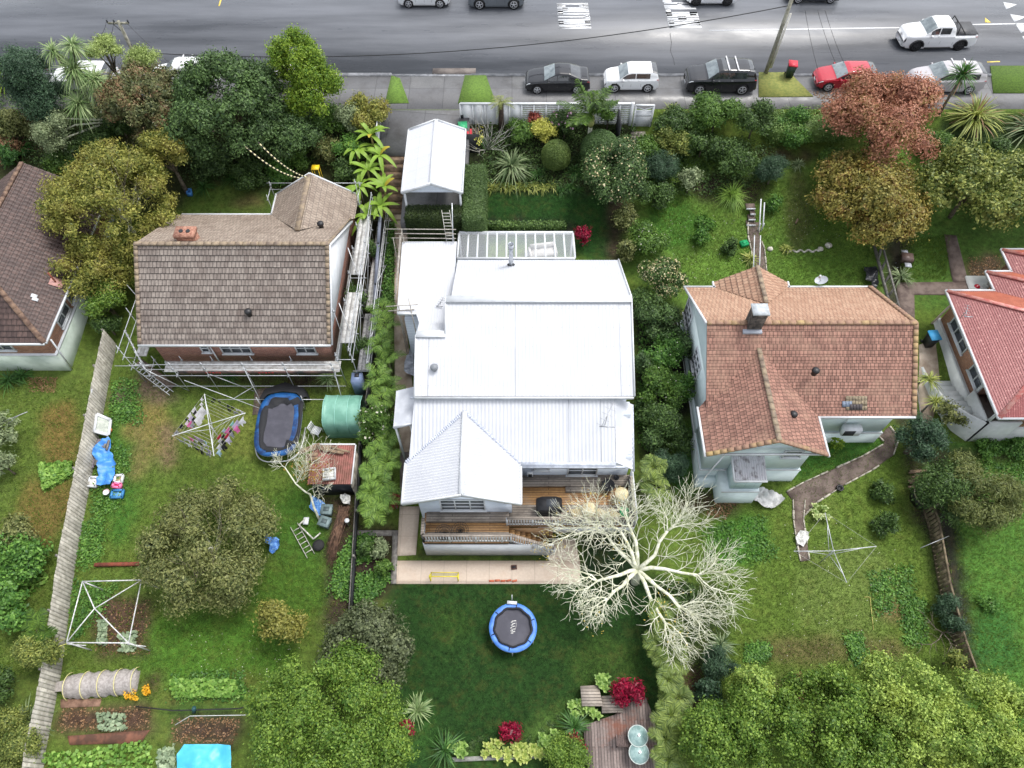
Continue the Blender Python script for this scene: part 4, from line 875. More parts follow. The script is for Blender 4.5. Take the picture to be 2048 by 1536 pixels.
mb = MB(); roof(mb, [(fc, 24.85, fz), (fc, 27.65, fz), (12.1, 27.65, ze), (12.1, 27.25, ze)]); roof(mb, [(fc, 24.85, fz), (fc, 27.65, fz), (16.5, 27.65, ze), (16.5, 27.25, ze)]); mb.build('road_gable_roof', TILE_RL, h3)
ridge_tiles(h3, (x0, yr3, zr3), (x1, yr3, zr3), RIDGE_Y); ridge_tiles(h3, (gc3, 21.5, gz3), (gc3, gy_, gz3), RIDGE); ridge_tiles(h3, (fc, 24.9, fz), (fc, 27.65, fz), RIDGE)
ridge_tiles(h3, (x1 - .08, yr3, zr3), (x1 - .08, y0, ze), RIDGE_Y, .24, .335, 'verge_tiles'); ridge_tiles(h3, (x1 - .08, yr3, zr3), (x1 - .08, y1, ze), RIDGE_Y, .24, .335, 'verge_tiles')
for xx in (gl, gr): ridge_tiles(h3, (gc3, gy_ + .03, gz3), (xx, gy_ + .2, ze + .02), RIDGE_Y, .22, .335, 'verge_tiles')
mb = MB()
for a, b_ in (((x1, y0 - .07, ze - .03), (gr, y0 - .07, ze - .03)), ((x0, y1 - .02, ze), (x1, y1 - .02, ze)), ((gr + .05, gy_ + .1, ze), (gr + .05, 18.4, ze)), ((gl - .05, gy_ + .1, ze), (gl - .05, 19, ze)), ((12.05, 27.68, ze), (12.05, 27.2, ze)), ((16.55, 27.68, ze), (16.55, 27.2, ze)), ((gl + .1, gy_ + .3, ze - .1), (gr - .1, gy_ + .3, ze - .1)), ((x0 - .05, yr3, zr3), (x0 - .05, y1, ze))): mb.beam(a, b_, .1, .13)
mb.build('gutter', WHITE, h3)
tz = lambda x, y: Tz(x, y) - .3
mb = MB(); mb.box(x0 + .3, x1 - .5, 18.95, 26.8, -4.2, ze + .02); mb.box(gl + .45, gr - .45, 16.65, 18.95, -4.2, ze + .02); mb.box(12.4, 16.2, 26.8, 27.4, -4.2, ze)
mb.add([(gl + .45, 16.66, ze - .02), (gr - .45, 16.66, ze - .02), (gc3, 16.66, gz3 - .15)], [(0, 1, 2)]); mb.add([(x0 + .3, 19, ze), (x0 + .3, 26.7, ze), (x0 + .3, yr3, zr3 - .1)], [(0, 1, 2)]); mb.build('wall', TEAL, h3)
mb = MB(); mb.box(x0 + .22, x1 - .42, 18.87, 26.88, -6.5, -4.2); mb.box(gl + .37, gr - .37, 16.57, 18.87, -6.8, -4.2)
mb.build('base_wall', TEAL, h3); mb = MB(); mb.box(gl + .35, gr - .35, 16.55, 16.6, -4.26, -4.18); mb.box(gr - .4, x1 - .4, 18.85, 18.9, -4.26, -4.18); mb.box(gl + .34, gl + .38, 16.6, 26.8, -4.26, -4.18); mb.build('string_course', WHITE, h3)
c = PY(1578, 916, 16.65); window(h3, (c.x, 16.65, -2.3), (0, -1, 0), 1.0, .75, 1, 2, WHITE, GLASS)
for px in (1749, 1769): c = PY(px, 836, 18.95); window(h3, (c.x, 18.95, -1.95), (0, -1, 0), .75, .7, 1, 1, WHITE, GLASS)
for px, py in ((1374, 640), (1385, 750)): c = PX(px, py, x0 + .3); window(h3, (x0 + .3, c.y, -2.6), (-1, 0, 0), 1.5, 1.5, 3, 3, WHITE, GLASS)
# air conditioner box
c = PY(1700, 862, 18.6); ac = MB().ob((c.x, 18.6, -3.35), (.5, 0, 0), (0, .2, 0), (0, 0, .32)); a_ = ac.build('air_conditioner', WHITE, h3); MB().ob((c.x - .15, 18.385, -3.35), (.3, 0, 0), (0, .012, 0), (0, 0, .25)).build('grille', DARK, a_)
MB().beam((c.x - .4, 18.9, -2.2), (c.x - .4, 18.85, -3.1), .06).build('conduit', WHITE, h3)
# porch
pz1, pz0 = -2.6, -3.0; q0, q1 = P(1464, 911, pz1), P(1529, 911, pz1); q2, q3 = P(1535, 963, pz0), P(1470, 963, pz0)
IRONO = mat('weathered_bare_iron', lin(190, 190, 194), lin(104, 98, 98), sc=3, rough=.5, lo=.5, hi=.7)
mb = MB(); roof(mb, [q0, q1, q2, q3], 'iron', .13, .03); mb.build('porch_roof', IRONO, h3)
mb = MB(); mb.box(q0.x + .08, q1.x - .1, q2.y + .1, 16.57, -4.2, pz0 - .02); mb.build('porch_wall', TEALB, h3); mb = MB(); mb.box(q0.x - .35, q1.x - .02, q2.y - .05, 16.55, -6.8, -4.25); mb.box(gl + .35, q0.x, 16.2, 16.56, -6.8, -4.9); mb.build('porch_base', TEAL, h3)
mb = MB(); mb.beam(q3, q2, .1, .1); mb.beam(q0 - V((.03, 0, 0)), q3 - V((.03, 0, 0)), .08, .12); mb.box(q0.x - .36, q1.x - .02, q2.y - .08, q2.y - .05, -4.3, -4.2); mb.path([(q0.x - .45, 16.5, -1.6), (q0.x - 1.0, 16.4, -5), (q0.x - 1.0, 16.0, -6.2)], .045); mb.build('porch_trim', WHITE, h3)
# chimney
c = P(1506, 648, 1.1); mb = MB().rb((c.x, c.y - .05, .2), .75, .62, 2.15); ch = mb.build('chimney', mat('sooty_brick', lin(92, 84, 78), lin(50, 46, 44), sc=5, rough=.9), h3); MB().rb((c.x, c.y - .05, 2.35), .86, .74, .1).build('cap', mat('cap_pale', lin(190, 196, 200), lin(160, 166, 170), sc=4, rough=.6), ch)
MB().rb((c.x - .1, c.y - .42, .95), 1.0, .3, .15).build('flashing', mat('lead_flashing', lin(170, 176, 186), rough=.5), ch)
vent(1629, 745, 0.3, h3); vent(1585, 832, -.5, h3)
mb = MB(); 
for i in range(9):
    for j in range(3): c = P(1664 + 14 * i, 798 + 8 * j, -.9 + .0); 
n3 = nrm(V((0, -(zr3 - ze), (yr3 - y0)))); up3 = nrm(V((0, (yr3 - y0), (zr3 - ze)))); sp = lambda px, py: PP(px, py, V((x0, y0, ze)), n3) + n3 * .05
mb = MB()
for i in range(3): mb.ob(sp(1687 + 6.4 * i, 808), (.09, 0, 0), up3 * .15, n3 * .008)
mb.build('replacement_tile', mat('blue_grey_tile', lin(112, 124, 142), rough=.6), h3)
mb = MB()
for i in range(7):
    for j in range(3): mb.ob(sp(1694 + 6 * i, 797 + 9 * j), (.09, 0, 0), up3 * .14, n3 * .006)
mb.build('replacement_tile', mat('mossy_tile', lin(150, 136, 112), lin(110, 100, 84), sc=7, rough=.8, isl=.3), h3)
mb = MB()
for i in range(4): mb.ob(sp(1702 + 6 * i, 814) + n3 * .012, (.09, 0, 0), up3 * .15, n3 * .008)
mb.build('replacement_tile', mat('dark_tile', lin(66, 60, 62), rough=.7), h3)
# satellite dish on a short pole
c = G(1636, 572, 2.6); ds = thing('satellite_dish', 'small grey satellite dish on a pole behind the teal house', 'satellite dish', c); mb = MB().tube(c + V((0, 0, -2)), c + V((0, 0, .5)), .03); mb.tube(c + ZZ * .45, c + V((-.25, -.1, .9)), .02); mb.build('mast', STEEL, ds)
mb = MB(); nd = nrm(V((-.3, -.3, 1))); ud = nrm(nd.cross(V((0, 1, 0)))); wd = nd.cross(ud); vs = [c + ZZ * .5]; 
for r, h in ((.2, .03), (.38, .1)): vs += [c + ZZ * .5 + (ud * cos(a * pi / 8) + wd * sin(a * pi / 8) * .7) * r + nd * h for a in range(16)]
mb.add(vs, [(0, 1 + a, 1 + (a + 1) % 16) for a in range(16)] + [(1 + a, 17 + a, 17 + (a + 1) % 16, 1 + (a + 1) % 16) for a in range(16)]); mb.build('dish', mat('dish_grey', lin(180, 186, 192), rough=.4), ds, True)
MB().ob(c + V((-.28, -.12, 1.0)), (.05, 0, 0), (0, .05, 0), (0, 0, .1)).build('receiver', WHITE, ds)

# ------------------------------------------------------------------ dark tiled house at the left edge
h4 = thing('house', 'house at the left edge with dark brown tiled hip roof over orange brick', 'house', (-30, 28, -4.8))
e0, rdg, yb4, yt4, ze4 = -26.35, -30.4, 23.05, 34.9, -1.3; zr4 = ze4 + .64 * (e0 - rdg)
mb = MB(); roof(mb, [(e0, yb4, ze4), (e0, yt4, ze4), (rdg, yt4, zr4), (rdg, yb4 + 4.1, zr4)]); roof(mb, [(e0, yb4, ze4), (rdg, yb4 + 4.1, zr4), (2 * rdg - e0, yb4, ze4)]); roof(mb, [(2 * rdg - e0, yb4, ze4), (2 * rdg - e0, yt4, ze4), (rdg, yt4, zr4), (rdg, yb4 + 4.1, zr4)]); mb.build('roof', TILE_D, h4)
RD = mat('brown_ridge_tile', lin(128, 104, 86), lin(90, 70, 60), sc=3, rough=.85)
ridge_tiles(h4, (rdg, yb4 + 4.1, zr4), (rdg, yt4, zr4), RD); ridge_tiles(h4, (e0, yb4, ze4), (rdg, yb4 + 4.1, zr4), RD, .28)
mb = MB().beam((e0 + .06, yb4, ze4 - .04), (e0 + .06, yt4, ze4 - .04), .1, .13); mb.beam((-36, yb4 - .06, ze4 - .04), (e0, yb4 - .06, ze4 - .04), .1, .13); mb.beam((e0 + .2, yb4 + .3, ze4 - .1), (e0 - .35, yb4 + .4, -4.7), .07); mb.build('gutter', WHITE, h4)
MB().box(-34, e0 - .5, yb4 + .45, yt4 - .3, -3.0, ze4 - .1).build('brick_wall', BRICK2, h4)
MB().box(-34.1, e0 - .38, yb4 + .33, yt4 - .2, -5.2, -3.0).build('base_wall', mat('pale_green_plaster', lin(206, 218, 206), lin(176, 190, 176), sc=.7, rough=.8), h4)
MB().box(-34.1, e0 - .36, yb4 + .31, yt4 - .18, -3.07, -2.98).build('string_course', WHITE, h4)
for px, py in ((125, 630), (141, 578)): c = PX(px, py, e0 - .5); window(h4, (e0 - .5, c.y, -2.15), (1, 0, 0), 1.5, 1.15, 2, 2, WHITE, GLASS)
c = PY(8, 697, yb4 + .45); window(h4, (c.x, yb4 + .45, -2.1), (0, -1, 0), 1.3, 1.0, 2, 1, WHITE, GLASS)
n4 = nrm(V((.64, 0, 1))); p4 = V((e0, yb4, ze4)); c = PP(113, 566, p4, n4); MB().ob(c + n4 * .06, (.3, 0, -.19), (0, .28, 0), n4 * .02).build('lead_patch', mat('pink_lead_patch', lin(206, 158, 148), rough=.7), h4); MB().tube(c, c + V((0, 0, .9)), .05).build('flue_pipe', mat('rust_pipe', lin(150, 84, 66), rough=.8), h4)
c = PP(68, 593, p4, n4); mb = MB(); mb.ob(c + n4 * .06, (.13, 0, -.083), (0, .12, 0), n4 * .02); mb.ob(c + n4 * .06 + V((.1, -.2, -.06)), (.13, 0, -.083), (0, .1, 0), n4 * .02); mb.build('pale_patch', WHITE, h4)

# ------------------------------------------------------------------ red roofed house at the right edge
h5 = thing('house', 'house at the right edge with red iron hip roofs over orange brick', 'house', (30, 24, -5.5))
s5, ze5 = .58, -1.8
def hip(x0, ya, yb, yr, x1=44):
    hh = (yb - ya) / 2; zt = ze5 + s5 * hh; mb = MB()
    roof(mb, [(x0, ya, ze5), (x0, yb, ze5), (x0 + hh, ya + hh, zt)], 'tile', .12, .028); mb2 = MB(); roof(mb2, [(x0, yb, ze5), (x1, yb, ze5), (x1, ya + hh, zt), (x0 + hh, ya + hh, zt)], 'iron', .12, .01); roof(mb, [(x0, ya, ze5), (x1, ya, ze5), (x1, ya + hh, zt), (x0 + hh, ya + hh, zt)], 'iron', .13, .02)
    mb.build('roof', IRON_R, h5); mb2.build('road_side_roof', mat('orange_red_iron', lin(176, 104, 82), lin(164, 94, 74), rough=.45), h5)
    RR = mat('red_ridge_cap', lin(188, 104, 98), lin(206, 150, 140), sc=4, rough=.5)
    mb = MB().beam((x0, yb, ze5 + .05), (x0 + hh, ya + hh, zt + .05), .24, .05); mb.beam((x0, ya, ze5 + .05), (x0 + hh, ya + hh, zt + .05), .24, .05); mb.build('ridge_cap', RR, h5)
hip(26.1, 18.5, 27.2, 0); hip(29.0, 20.0, 28.7, 0); hip(30.6, 21.8, 30.5, 0)
mb = MB()
for a, b_ in (((26.05, 18.45), (26.05, 27.25)), ((26.05, 27.25), (29, 27.25)), ((28.95, 27.25), (28.95, 28.75)), ((28.95, 28.75), (30.6, 28.75)), ((30.55, 28.75), (30.55, 30.55)), ((30.55, 30.55), (44, 30.55)), ((26.05, 18.45), (44, 18.45))): mb.beam((*a, ze5), (*b_, ze5), .1, .13)
mb.build('gutter', WHITE, h5)
mb = MB(); mb.box(26.65, 43, 21.2, 26.7, -3.9, ze5 - .05); mb.box(28.2, 43, 19.1, 21.2, -3.9, ze5 - .05); mb.box(29.5, 43, 26.7, 28.2, -3.9, ze5 - .05); mb.box(31.1, 43, 28.2, 30, -3.9, ze5 - .05); mb.build('brick_wall', BRICK2, h5)
mb = MB(); mb.box(26.45, 43, 19.0, 26.8, -6.6, -3.9); mb.box(29.4, 43, 26.8, 30.2, -6, -3.9); mb.box(26.4, 28.4, 18.95, 19.1, -6.6, -3.2); mb.box(26.4, 26.55, 18.95, 21.1, -6.6, -3.2); mb.box(26.45, 26.55, 21.1, 26.7, -3.95, -3.85); mb.build('base_wall', PLAST, h5)
mb = MB(); mb.box(26.6, 28.2, 19.1, 21.2, -3.9, -3.85); mb.build('balcony_floor', CONC, h5); MB().box(28.15, 28.19, 19.4, 21, -3.8, -2.1).build('balcony_door', mat('dark_grey_door', lin(70, 74, 76), rough=.4), h5)  # balcony door in one plain dark grey
mb = MB(); mb.box(26.5, 26.62, 19.05, 19.17, -3.3, ze5 - .1); mb.box(26.5, 26.62, 20.95, 21.1, -3.3, ze5 - .1); mb.build('balcony_post', WHITE, h5)
for px, py, w_, cc in ((1914, 676, 2.3, 3), (1958, 751, 1.5, 2)): c = PX(px, py, 26.65); window(h5, (26.65, c.y, -2.65), (-1, 0, 0), w_, 1.25, cc, 2, WHITE, GLASS)
c = PX(1905, 640, 26.6); MB().tube((26.5, 26.6, ze5 - .1), (26.3, 26.75, -5.2), .06, n=8).build('downpipe', mat('pink_pipe', lin(214, 190, 182), rough=.6), h5)
aerial(P(1921, 636, -.9), .6, h5)
# its white stair wall
st5 = thing('stair_wall', 'white plastered outside stair wall bulging from the red roofed house', 'wall', (25.6, 21.5, -6))
mb = MB(); base = [(26.4, 18.95), (25.7, 19.6), (25.1, 20.8), (24.8, 22.4), (24.9, 24.6), (25.5, 25.9), (26.4, 26.2)]
tops = [-3.2, -3.4, -3.9, -4.4, -4.8, -5.0, -5.0]; vs = []
for (a, b_), t_ in zip(base, tops): vs += [(a, b_, -7), (a, b_, t_), (a + .16, b_ + .03, t_), (a + .16, b_ + .03, -7)]
mb.add(vs, [(4 * i + k, 4 * (i + 1) + k, 4 * (i + 1) + (k + 1) % 4, 4 * i + (k + 1) % 4) for i in range(6) for k in range(4)] + [(0, 1, 2, 3), (24, 25, 26, 27)]); mb.build('side_wall', PLAST, st5)
mb = MB()
for k in range(10): mb.box(25.3, 26.4, 20 + .45 * k, 20.45 + .45 * k, -7, -3.9 - .17 * k)
mb.build('steps', PLAST, st5)

# ------------------------------------------------------------------ carport, front fence and gate
cp = thing('carport', 'white gabled carport with a grey-white roof at the end of the driveway', 'carport', (-4.8, 34.4, -1))
cx0, cx1, cz, cy0, cy1 = -6.62, -3.03, 1.2, 32.35, 38.05
czr = 1.95; cc = (cx0 + cx1) / 2
CR1 = brickm('carport_membrane', lin(204, 206, 212), lin(198, 200, 207), lin(176, 178, 186), 1.0, 1.2, .01, 0, .5, bump=.004, stain=lin(196, 198, 204), ssc=2)
mb = MB(); roof(mb, [(cc, cy0, czr), (cc, cy1, czr), (cx0, cy1, cz), (cx0, cy0, cz)], 'tile', 9, .0); roof(mb, [(cc, cy0, czr), (cc, cy1, czr), (cx1, cy1, cz), (cx1, cy0, cz)], 'tile', 9, .0); mb.build('roof', CR1, cp)
mb = MB().beam((cc, cy0, czr + .04), (cc, cy1, czr + .04), .22, .05)
for x in (cx0 - .04, cx1 + .04): mb.beam((x, cy0, cz), (x, cy1, cz), .1, .14); mb.beam((cc, cy0 - .03, czr), (x, cy0 - .03, cz), .07, .18); mb.beam((cc, cy1 + .03, czr), (x, cy1 + .03, cz), .07, .18)
mb.build('roof_trim', WHITE, cp)
MB().add([(cx0, cy0 + .05, cz), (cx1, cy0 + .05, cz), (cc, cy0 + .05, czr)], [(0, 1, 2)]).build('gable_end', WEATH, cp)
for x in (cx0 + .12, cx1 - .12):
    for y in (cy0 + .1, cy1 - .2): MB().rb((x, y, -1.05), .12, .12, cz + 1.0).build('post', WHITE, cp)
struct(MB().box(cx0 + .05, cx1 - .05, cy0, cy1 - 4.6, -1.2, -.985).build('carport_floor', TIM_WR)) 
MB().box(cx0, cx1, cy0 + .0, cy0 + .1, -4.2, -1.0).build('platform_face', DARK, cp)
ff = thing('fence', 'long white slatted fence along the footpath', 'fence', (3.5, 41, 0)); fy = 41.0; fa, fb = P(920, 209, 1.0).x, P(1266, 209, 1.0).x
MB().beam((fa, fy, 1.0), (fb, fy, 1.0), .16, .07).build('top_rail', WHITE, ff); n = 14
for k in range(n):
    a, b_ = fa + (fb - fa) * k / n, fa + (fb - fa) * (k + 1) / n; mb = MB()
    if k < 5: mb.box(a + .06, b_ - .05, fy - .02, fy + .02, -1.2, .92)
    else:
        for j in range(12): mb.box(a + .05, b_ - .04, fy - .015, fy + .015, .85 - .155 * j, .95 - .155 * j)
        mb.box((a + b_) / 2 - .03, (a + b_) / 2 + .03, fy + .02, fy + .05, -1.1, .9)
    mb.build('slat_panel', WHITE, ff); MB().box(a - .06, a + .05, fy - .05, fy + .05, -1.3, 1.0).build('post', WHITE, ff)
MB().box(fb - .1, fb + .12, fy - .1, fy + .1, -1.3, 1.05).build('post', WHITE, ff)
c = PY(924, 233, fy - .04); MB().ob(c, (.09, 0, 0), (0, .03, 0), (0, 0, .12)).build('letter_slot', DARK, ff)
t = thing('fence', 'short white panel fence on the left edge of the driveway', 'fence', (-8.9, 40.5, -.6)); mb = MB().prism([(-9.0, 41.6, .9), (-9.0, 38.7, .5), (-9.0, 38.7, -1.6), (-9.0, 41.6, -1.0)], (.06, 0, 0)); mb.build('panel', WHITE, t)
for y in (41.5, 40.1, 38.8): MB().rb((-8.9, y, -1.6), .09, .09, 2.2).build('post', WHITE, t)
gt = thing('garden_gate', 'tall white panelled gate with arched top beside the slatted fence', 'gate', P(1287, 262, -.9)); gy = 40.9; a, b_ = PY(1270, 220, gy), PY(1307, 220, gy)
mb = MB().box(a.x + .08, b_.x - .08, gy - .03, gy + .03, -1.3, .55); mb.build('panel', WHITE, gt); mb = MB(); mb.box(a.x - .02, a.x + .08, gy - .06, gy + .06, -1.4, .95); mb.box(b_.x - .08, b_.x + .04, gy - .06, gy + .06, -1.4, .95); mb.box(a.x, b_.x, gy - .07, gy + .07, .9, .98)
mb.path([(a.x + .1, gy - .04, .8), ((a.x + b_.x) / 2, gy - .04, .62), (b_.x - .1, gy - .04, .8)], .04); mb.box(a.x + .1, b_.x - .1, gy - .045, gy - .03, .1, .2); mb.box(a.x + .1, b_.x - .1, gy - .045, gy - .03, -.9, -.8); mb.build('frame', WHITE, gt)
mb = MB()
for k in range(6): p = G(1276 - k, 268 + 7 * k, .08); mb.rb(p, 1.0, .3, .1)
tag(mb.build('garden_steps', mat('grey_step', lin(168, 160, 150), lin(120, 112, 104), sc=4, rough=.8)), 'flight of grey timber steps going down from the white gate', 'steps')
t = thing('fence', 'short dark timber screen between the slatted fence and the gate', 'fence', PY(1240, 260, 40.3)); mb = MB(); p, q_ = P(1237, 212, .9), P(1237, 262, -1.2)
mb.box(p.x, p.x + .12, 39.3, 40.8, -1.8, .7); mb.build('panel', DARK, t)
# ------------------------------------------------------------------ cars
PROF = {
 'hatch': ([0, .015, .05, .12, .26, .42, .50, .80, .92, .975, 1], [.34, .47, .55, .60, .67, .93, .985, .975, .90, .62, .36]),
 'small': ([0, .015, .05, .12, .25, .40, .48, .84, .95, .985, 1], [.34, .46, .55, .60, .65, .93, .985, .98, .92, .60, .34]),
 'sedan': ([0, .015, .05, .12, .28, .44, .52, .68, .86, .965, .99, 1], [.34, .47, .56, .61, .68, .95, 1, .97, .74, .71, .60, .36]),
 'suv': ([0, .012, .04, .12, .27, .40, .47, .84, .93, .98, 1], [.38, .52, .59, .63, .67, .95, 1, .98, .93, .62, .36]),
 'wagon': ([0, .015, .05, .12, .25, .40, .48, .86, .95, .985, 1], [.34, .46, .55, .60, .66, .94, 1, .98, .92, .60, .34]),
 'ute': ([0, .012, .04, .12, .25, .36, .42, .60, .635, .66, .98, 1], [.38, .54, .61, .64, .68, .95, 1, .985, .93, .60, .60, .40]),
}
def car(label, px, row, kind, L, W, H, paint, front=-1, ang=0, rack=0, darkroof=0, cover=0, dark_rim=0, grp=None, name='parked_car', cat='car', lamp=1):
    """row: photo row of the near wheels' contact with the road; front -1 faces left"""
    near = P(px, row, 0); cx = P(px, row - 8, .6).x; cy = near.y + W / 2
    t = thing(name, label, cat, (cx, cy, .012), grp); ca, sa = cos(ang), sin(ang); X_, Z_ = PROF[kind]
    wr = .335 if kind in ('hatch', 'small', 'sedan', 'wagon') else .40
    def S(x, j, s=1, off=0):
        f = x / L; zt = float(np.interp(f, X_, Z_)) * H; belt = .625 * H if kind != 'suv' else .62 * H
        hw = W / 2 * float(np.interp(f, [0, .03, .12, .3, .8, .95, 1], [.74, .86, .96, 1, 1, .95, .86])); zb = min(belt + .02 * H * f, zt - .05)
        k = max(0, min(1, (zt - zb) / (H - belt))); r = hw * (.93 - .17 * k); zs = .2 + (.08 if f < .04 or f > .97 else 0)
        pts = [(hw * .93, zs), (hw * .985, zs + .12), (hw, zs + (zb - zs) * .55), (hw * .985, zb - .04), (hw * .94, zb), (r, zt - .05 * k * H * .5 - .012), (r * .9, zt), (r * .5, zt + .022), (0, zt + .03)]
        i = min(int(j), 7); a, b_ = pts[i], pts[i + 1]; q = j - i; y, z = a[0] + (b_[0] - a[0]) * q, a[1] + (b_[1] - a[1]) * q
        dy, dz = b_[1] - a[1], -(b_[0] - a[0]); l = sqrt(dy * dy + dz * dz) + 1e-9; y += off * dy / l; z += off * dz / l
        return wp(x - L / 2, s * y, z)
    def wp(x, y, z): x = x * (-front); return V((cx + x * ca - y * sa, cy + x * sa + y * ca, z + .012))
    js = [0, .5, 1, 1.25, 1.5, 1.75, 2, 2.25, 2.5, 2.75, 3, 3.5, 4, 4.5, 5, 5.5, 6, 6.5, 7, 8]; n = 72; xw = (.185 * L, .80 * L if kind != 'ute' else .785 * L)
    mb = MB(); arr = {}
    for i in range(n + 1):
        x = L * i / n
        for s in (-1, 1):
            for k, j in enumerate(js): arr[i, k, s] = len(mb.v); mb.v.append(tuple(S(x, j, s)))
    for i in range(n):
        for s in (-1, 1):
            for k in range(len(js) - 1):
                ids = (arr[i, k, s], arr[i + 1, k, s], arr[i + 1, k + 1, s], arr[i, k + 1, s]); xm_ = L * (i + .5) / n; zm = sum(mb.v[q][2] for q in ids) / 4
                if js[k] < 4 and min((xm_ - a) ** 2 for a in xw) + (zm - wr) ** 2 < (wr + .055) ** 2: continue
                mb.f.append(ids if s * front > 0 else ids[::-1])
    for i in (0, n): mb.f.append(tuple([arr[i, k, 1] for k in range(len(js))] + [arr[i, k, -1] for k in range(len(js) - 2, -1, -1)]))
    body = mb.build('body', paint, t, True)
    def patch(x0, x1, j0, j1, nm, m, off=.012, sides=(-1, 1), par=t, nx=8, nj=4):
        mb = MB()
        for s in sides:
            o = len(mb.v)
            for i in range(nx + 1):
                for k in range(nj + 1): mb.v.append(tuple(S(L * (x0 + (x1 - x0) * i / nx), j0 + (j1 - j0) * k / nj, s, off)))
            for i in range(nx):
                for k in range(nj): a = o + i * (nj + 1) + k; f = (a, a + nj + 1, a + nj + 2, a + 1); mb.f.append(f if s * front > 0 else f[::-1])
        return mb.build(nm, m, par, True)
    CG = MATS.get('car_glass') or mat('car_glass', (.02, .024, .028, 1), (.05, .055, .06, 1), sc=2, rough=.04, spec=.9, coat=.5)
    WS = MATS.get('windscreen') or mat('windscreen', (.20, .24, .25, 1), (.10, .13, .14, 1), sc=2, rough=.05, spec=1, coat=1)
    f0 = X_[4] if kind != 'hatch' else .26; f1 = X_[5]; fr_ = X_[6]
    patch(f0 + .012, f1 + .01, 5.1, 8, 'windscreen', WS)
    e = X_[-4] if kind not in ('sedan', 'ute') else (.68 if kind == 'sedan' else .60); e2 = {'sedan': .845, 'ute': .635}.get(kind, X_[-3] + .03)
    patch(e + .012, e2, 5.2, 8, 'rear_window', CG)
    gaps = [f0 + .06, f0 + (e - f0) * .52, e - .015 if kind != 'wagon' else e - .2] + ([e + .005] if kind in ('suv', 'wagon') else [])
    if kind == 'wagon': gaps = [f0 + .06, f0 + .27, f0 + .44, e + .01]
    for a, b_ in zip(gaps[:-1], gaps[1:]):
        for s in (-1, 1): patch(a + .006, b_ - .008, 4.18, 4.86, 'side_window', CG, .008, (s,))
    if lamp:
        LM = mat('headlamp', (.75, .78, .8, 1), (.5, .52, .55, 1), sc=6, rough=.1); TL = mat('tail_lamp', (.35, .01, .015, 1), (.2, .01, .01, 1), rough=.15)
        for s in (-1, 1): patch(.012, .075, 3.0, 4.0, 'headlight', LM, .012, (s,), nx=4); patch(.945, .99, 3.0, 4.0, 'tail_light', TL, .012, (s,), nx=4)
    patch(.004, .018, 2.2, 3.4, 'grille', BLACK, .014); 
    mb = MB().ob(wp(-L / 2 - .02, 0, .42), V((ca, sa, 0)) * .012, V((-sa, ca, 0)) * .18, (0, 0, .06)); mb.build('number_plate', WHITE, t)
    mb = MB(); a = wp(-L * .47, 0, .3); b_ = wp(L * .47, 0, .3); mb.beam(a + ZZ * .05, b_ + ZZ * .05, W * .84, .34); mb.build('chassis', BLACK, t)
    RIM = mat('alloy_rim', (.62, .63, .65, 1), (.5, .5, .52, 1), rough=.3, metal=.5) if not dark_rim else BLACK
    for xx in xw:
        for s in (-1, 1):
            c = wp(xx - L / 2, s * (W / 2 - .12), wr - .012); ax = V((-sa, ca, 0)) * s
            w_ = MB().tube(c - ax * .1, c + ax * .11, wr, n=20).build('wheel', RUB, t, False)
            mb = MB(); o = c + ax * .115; ux = V((ca, sa, 0)); 
            for k in range(5):
                a = 2 * pi * k / 5 + .3; d = ux * cos(a) + ZZ * sin(a); mb.beam(o, o + d * wr * .66, .07, .02, ax)
            for k in range(16):
                a, a2 = 2 * pi * k / 16, 2 * pi * (k + 1) / 16; mb.beam(o + (ux * cos(a) + ZZ * sin(a)) * wr * .66, o + (ux * cos(a2) + ZZ * sin(a2)) * wr * .66, .045, .02, ax)
            mb.tube(o - ax * .01, o + ax * .015, .07, n=8); mb.build('rim', RIM, w_)
    for s in (-1, 1):
        c = wp(L * (f0 + .075) - L / 2, s * (W / 2 + .07), H * .66); mb = MB().ob(c, V((ca, sa, 0)) * .06, V((-sa, ca, 0)) * .1, (0, 0, .07)); mb.build('wing_mirror', paint, t)
    for s in (-1, 1):
        for fx in (.43, .62): 
            if fx < e: MB().ob(S(L * fx, 3.4, s, .015), V((ca, sa, 0)) * .08, V((-sa, ca, 0)) * .015, (0, 0, .015)).build('door_handle', STEEL if kind == 'suv' else paint, t)
    dl = MB()
    for fx in (f0 + .08, f0 + .08 + (.62 - f0 - .08) * .52 + .0, .66):
        if fx < .75:
            for s in (-1, 1): dl.beam(S(L * fx, .6, s, .004), S(L * fx, 2, s, .004), .012, .008); dl.beam(S(L * fx, 2, s, .004), S(L * fx, 4, s, .004), .012, .008)
    dl.build('door_gap', BLACK, t)
    if rack:
        for fx in ((.55, .68) if rack == 1 else (.52, .70)):
            a, b_ = S(L * fx, 5, -1, .1), S(L * fx, 5, 1, .1); z = max(a.z, b_.z) + .04; MB().beam((a.x, a.y, z), (b_.x, b_.y, z), .09, .04).build('roof_bar', mat('bar_silver', (.7, .7, .72, 1), rough=.3), t)
    if darkroof: patch(.47, .58, 6, 8, 'sunroof', CG, .01)
    if kind == 'ute':
        a = S(L * .67, 6, -1); z = .62 * H + .04; mb = MB().prism([wp(x - L / 2, y, z) for x, y in ((L * .67, -W * .43), (L * .97, -W * .42), (L * .97, W * .42), (L * .67, W * .43))], .04); mb.build('tonneau_cover', mat('tonneau_grey', (.06, .062, .066, 1), (.04, .04, .044, 1), rough=.5), t)
        mb = MB(); 
        for s in (-1, 1):
            p = [wp(L * .685 - L / 2, s * W * .42, z), wp(L * .685 - L / 2, s * W * .34, H * .97), wp(L * .80 - L / 2, s * W * .42, z)]; mb.tube(p[0], p[1], .035); mb.tube(p[1], p[2], .035)
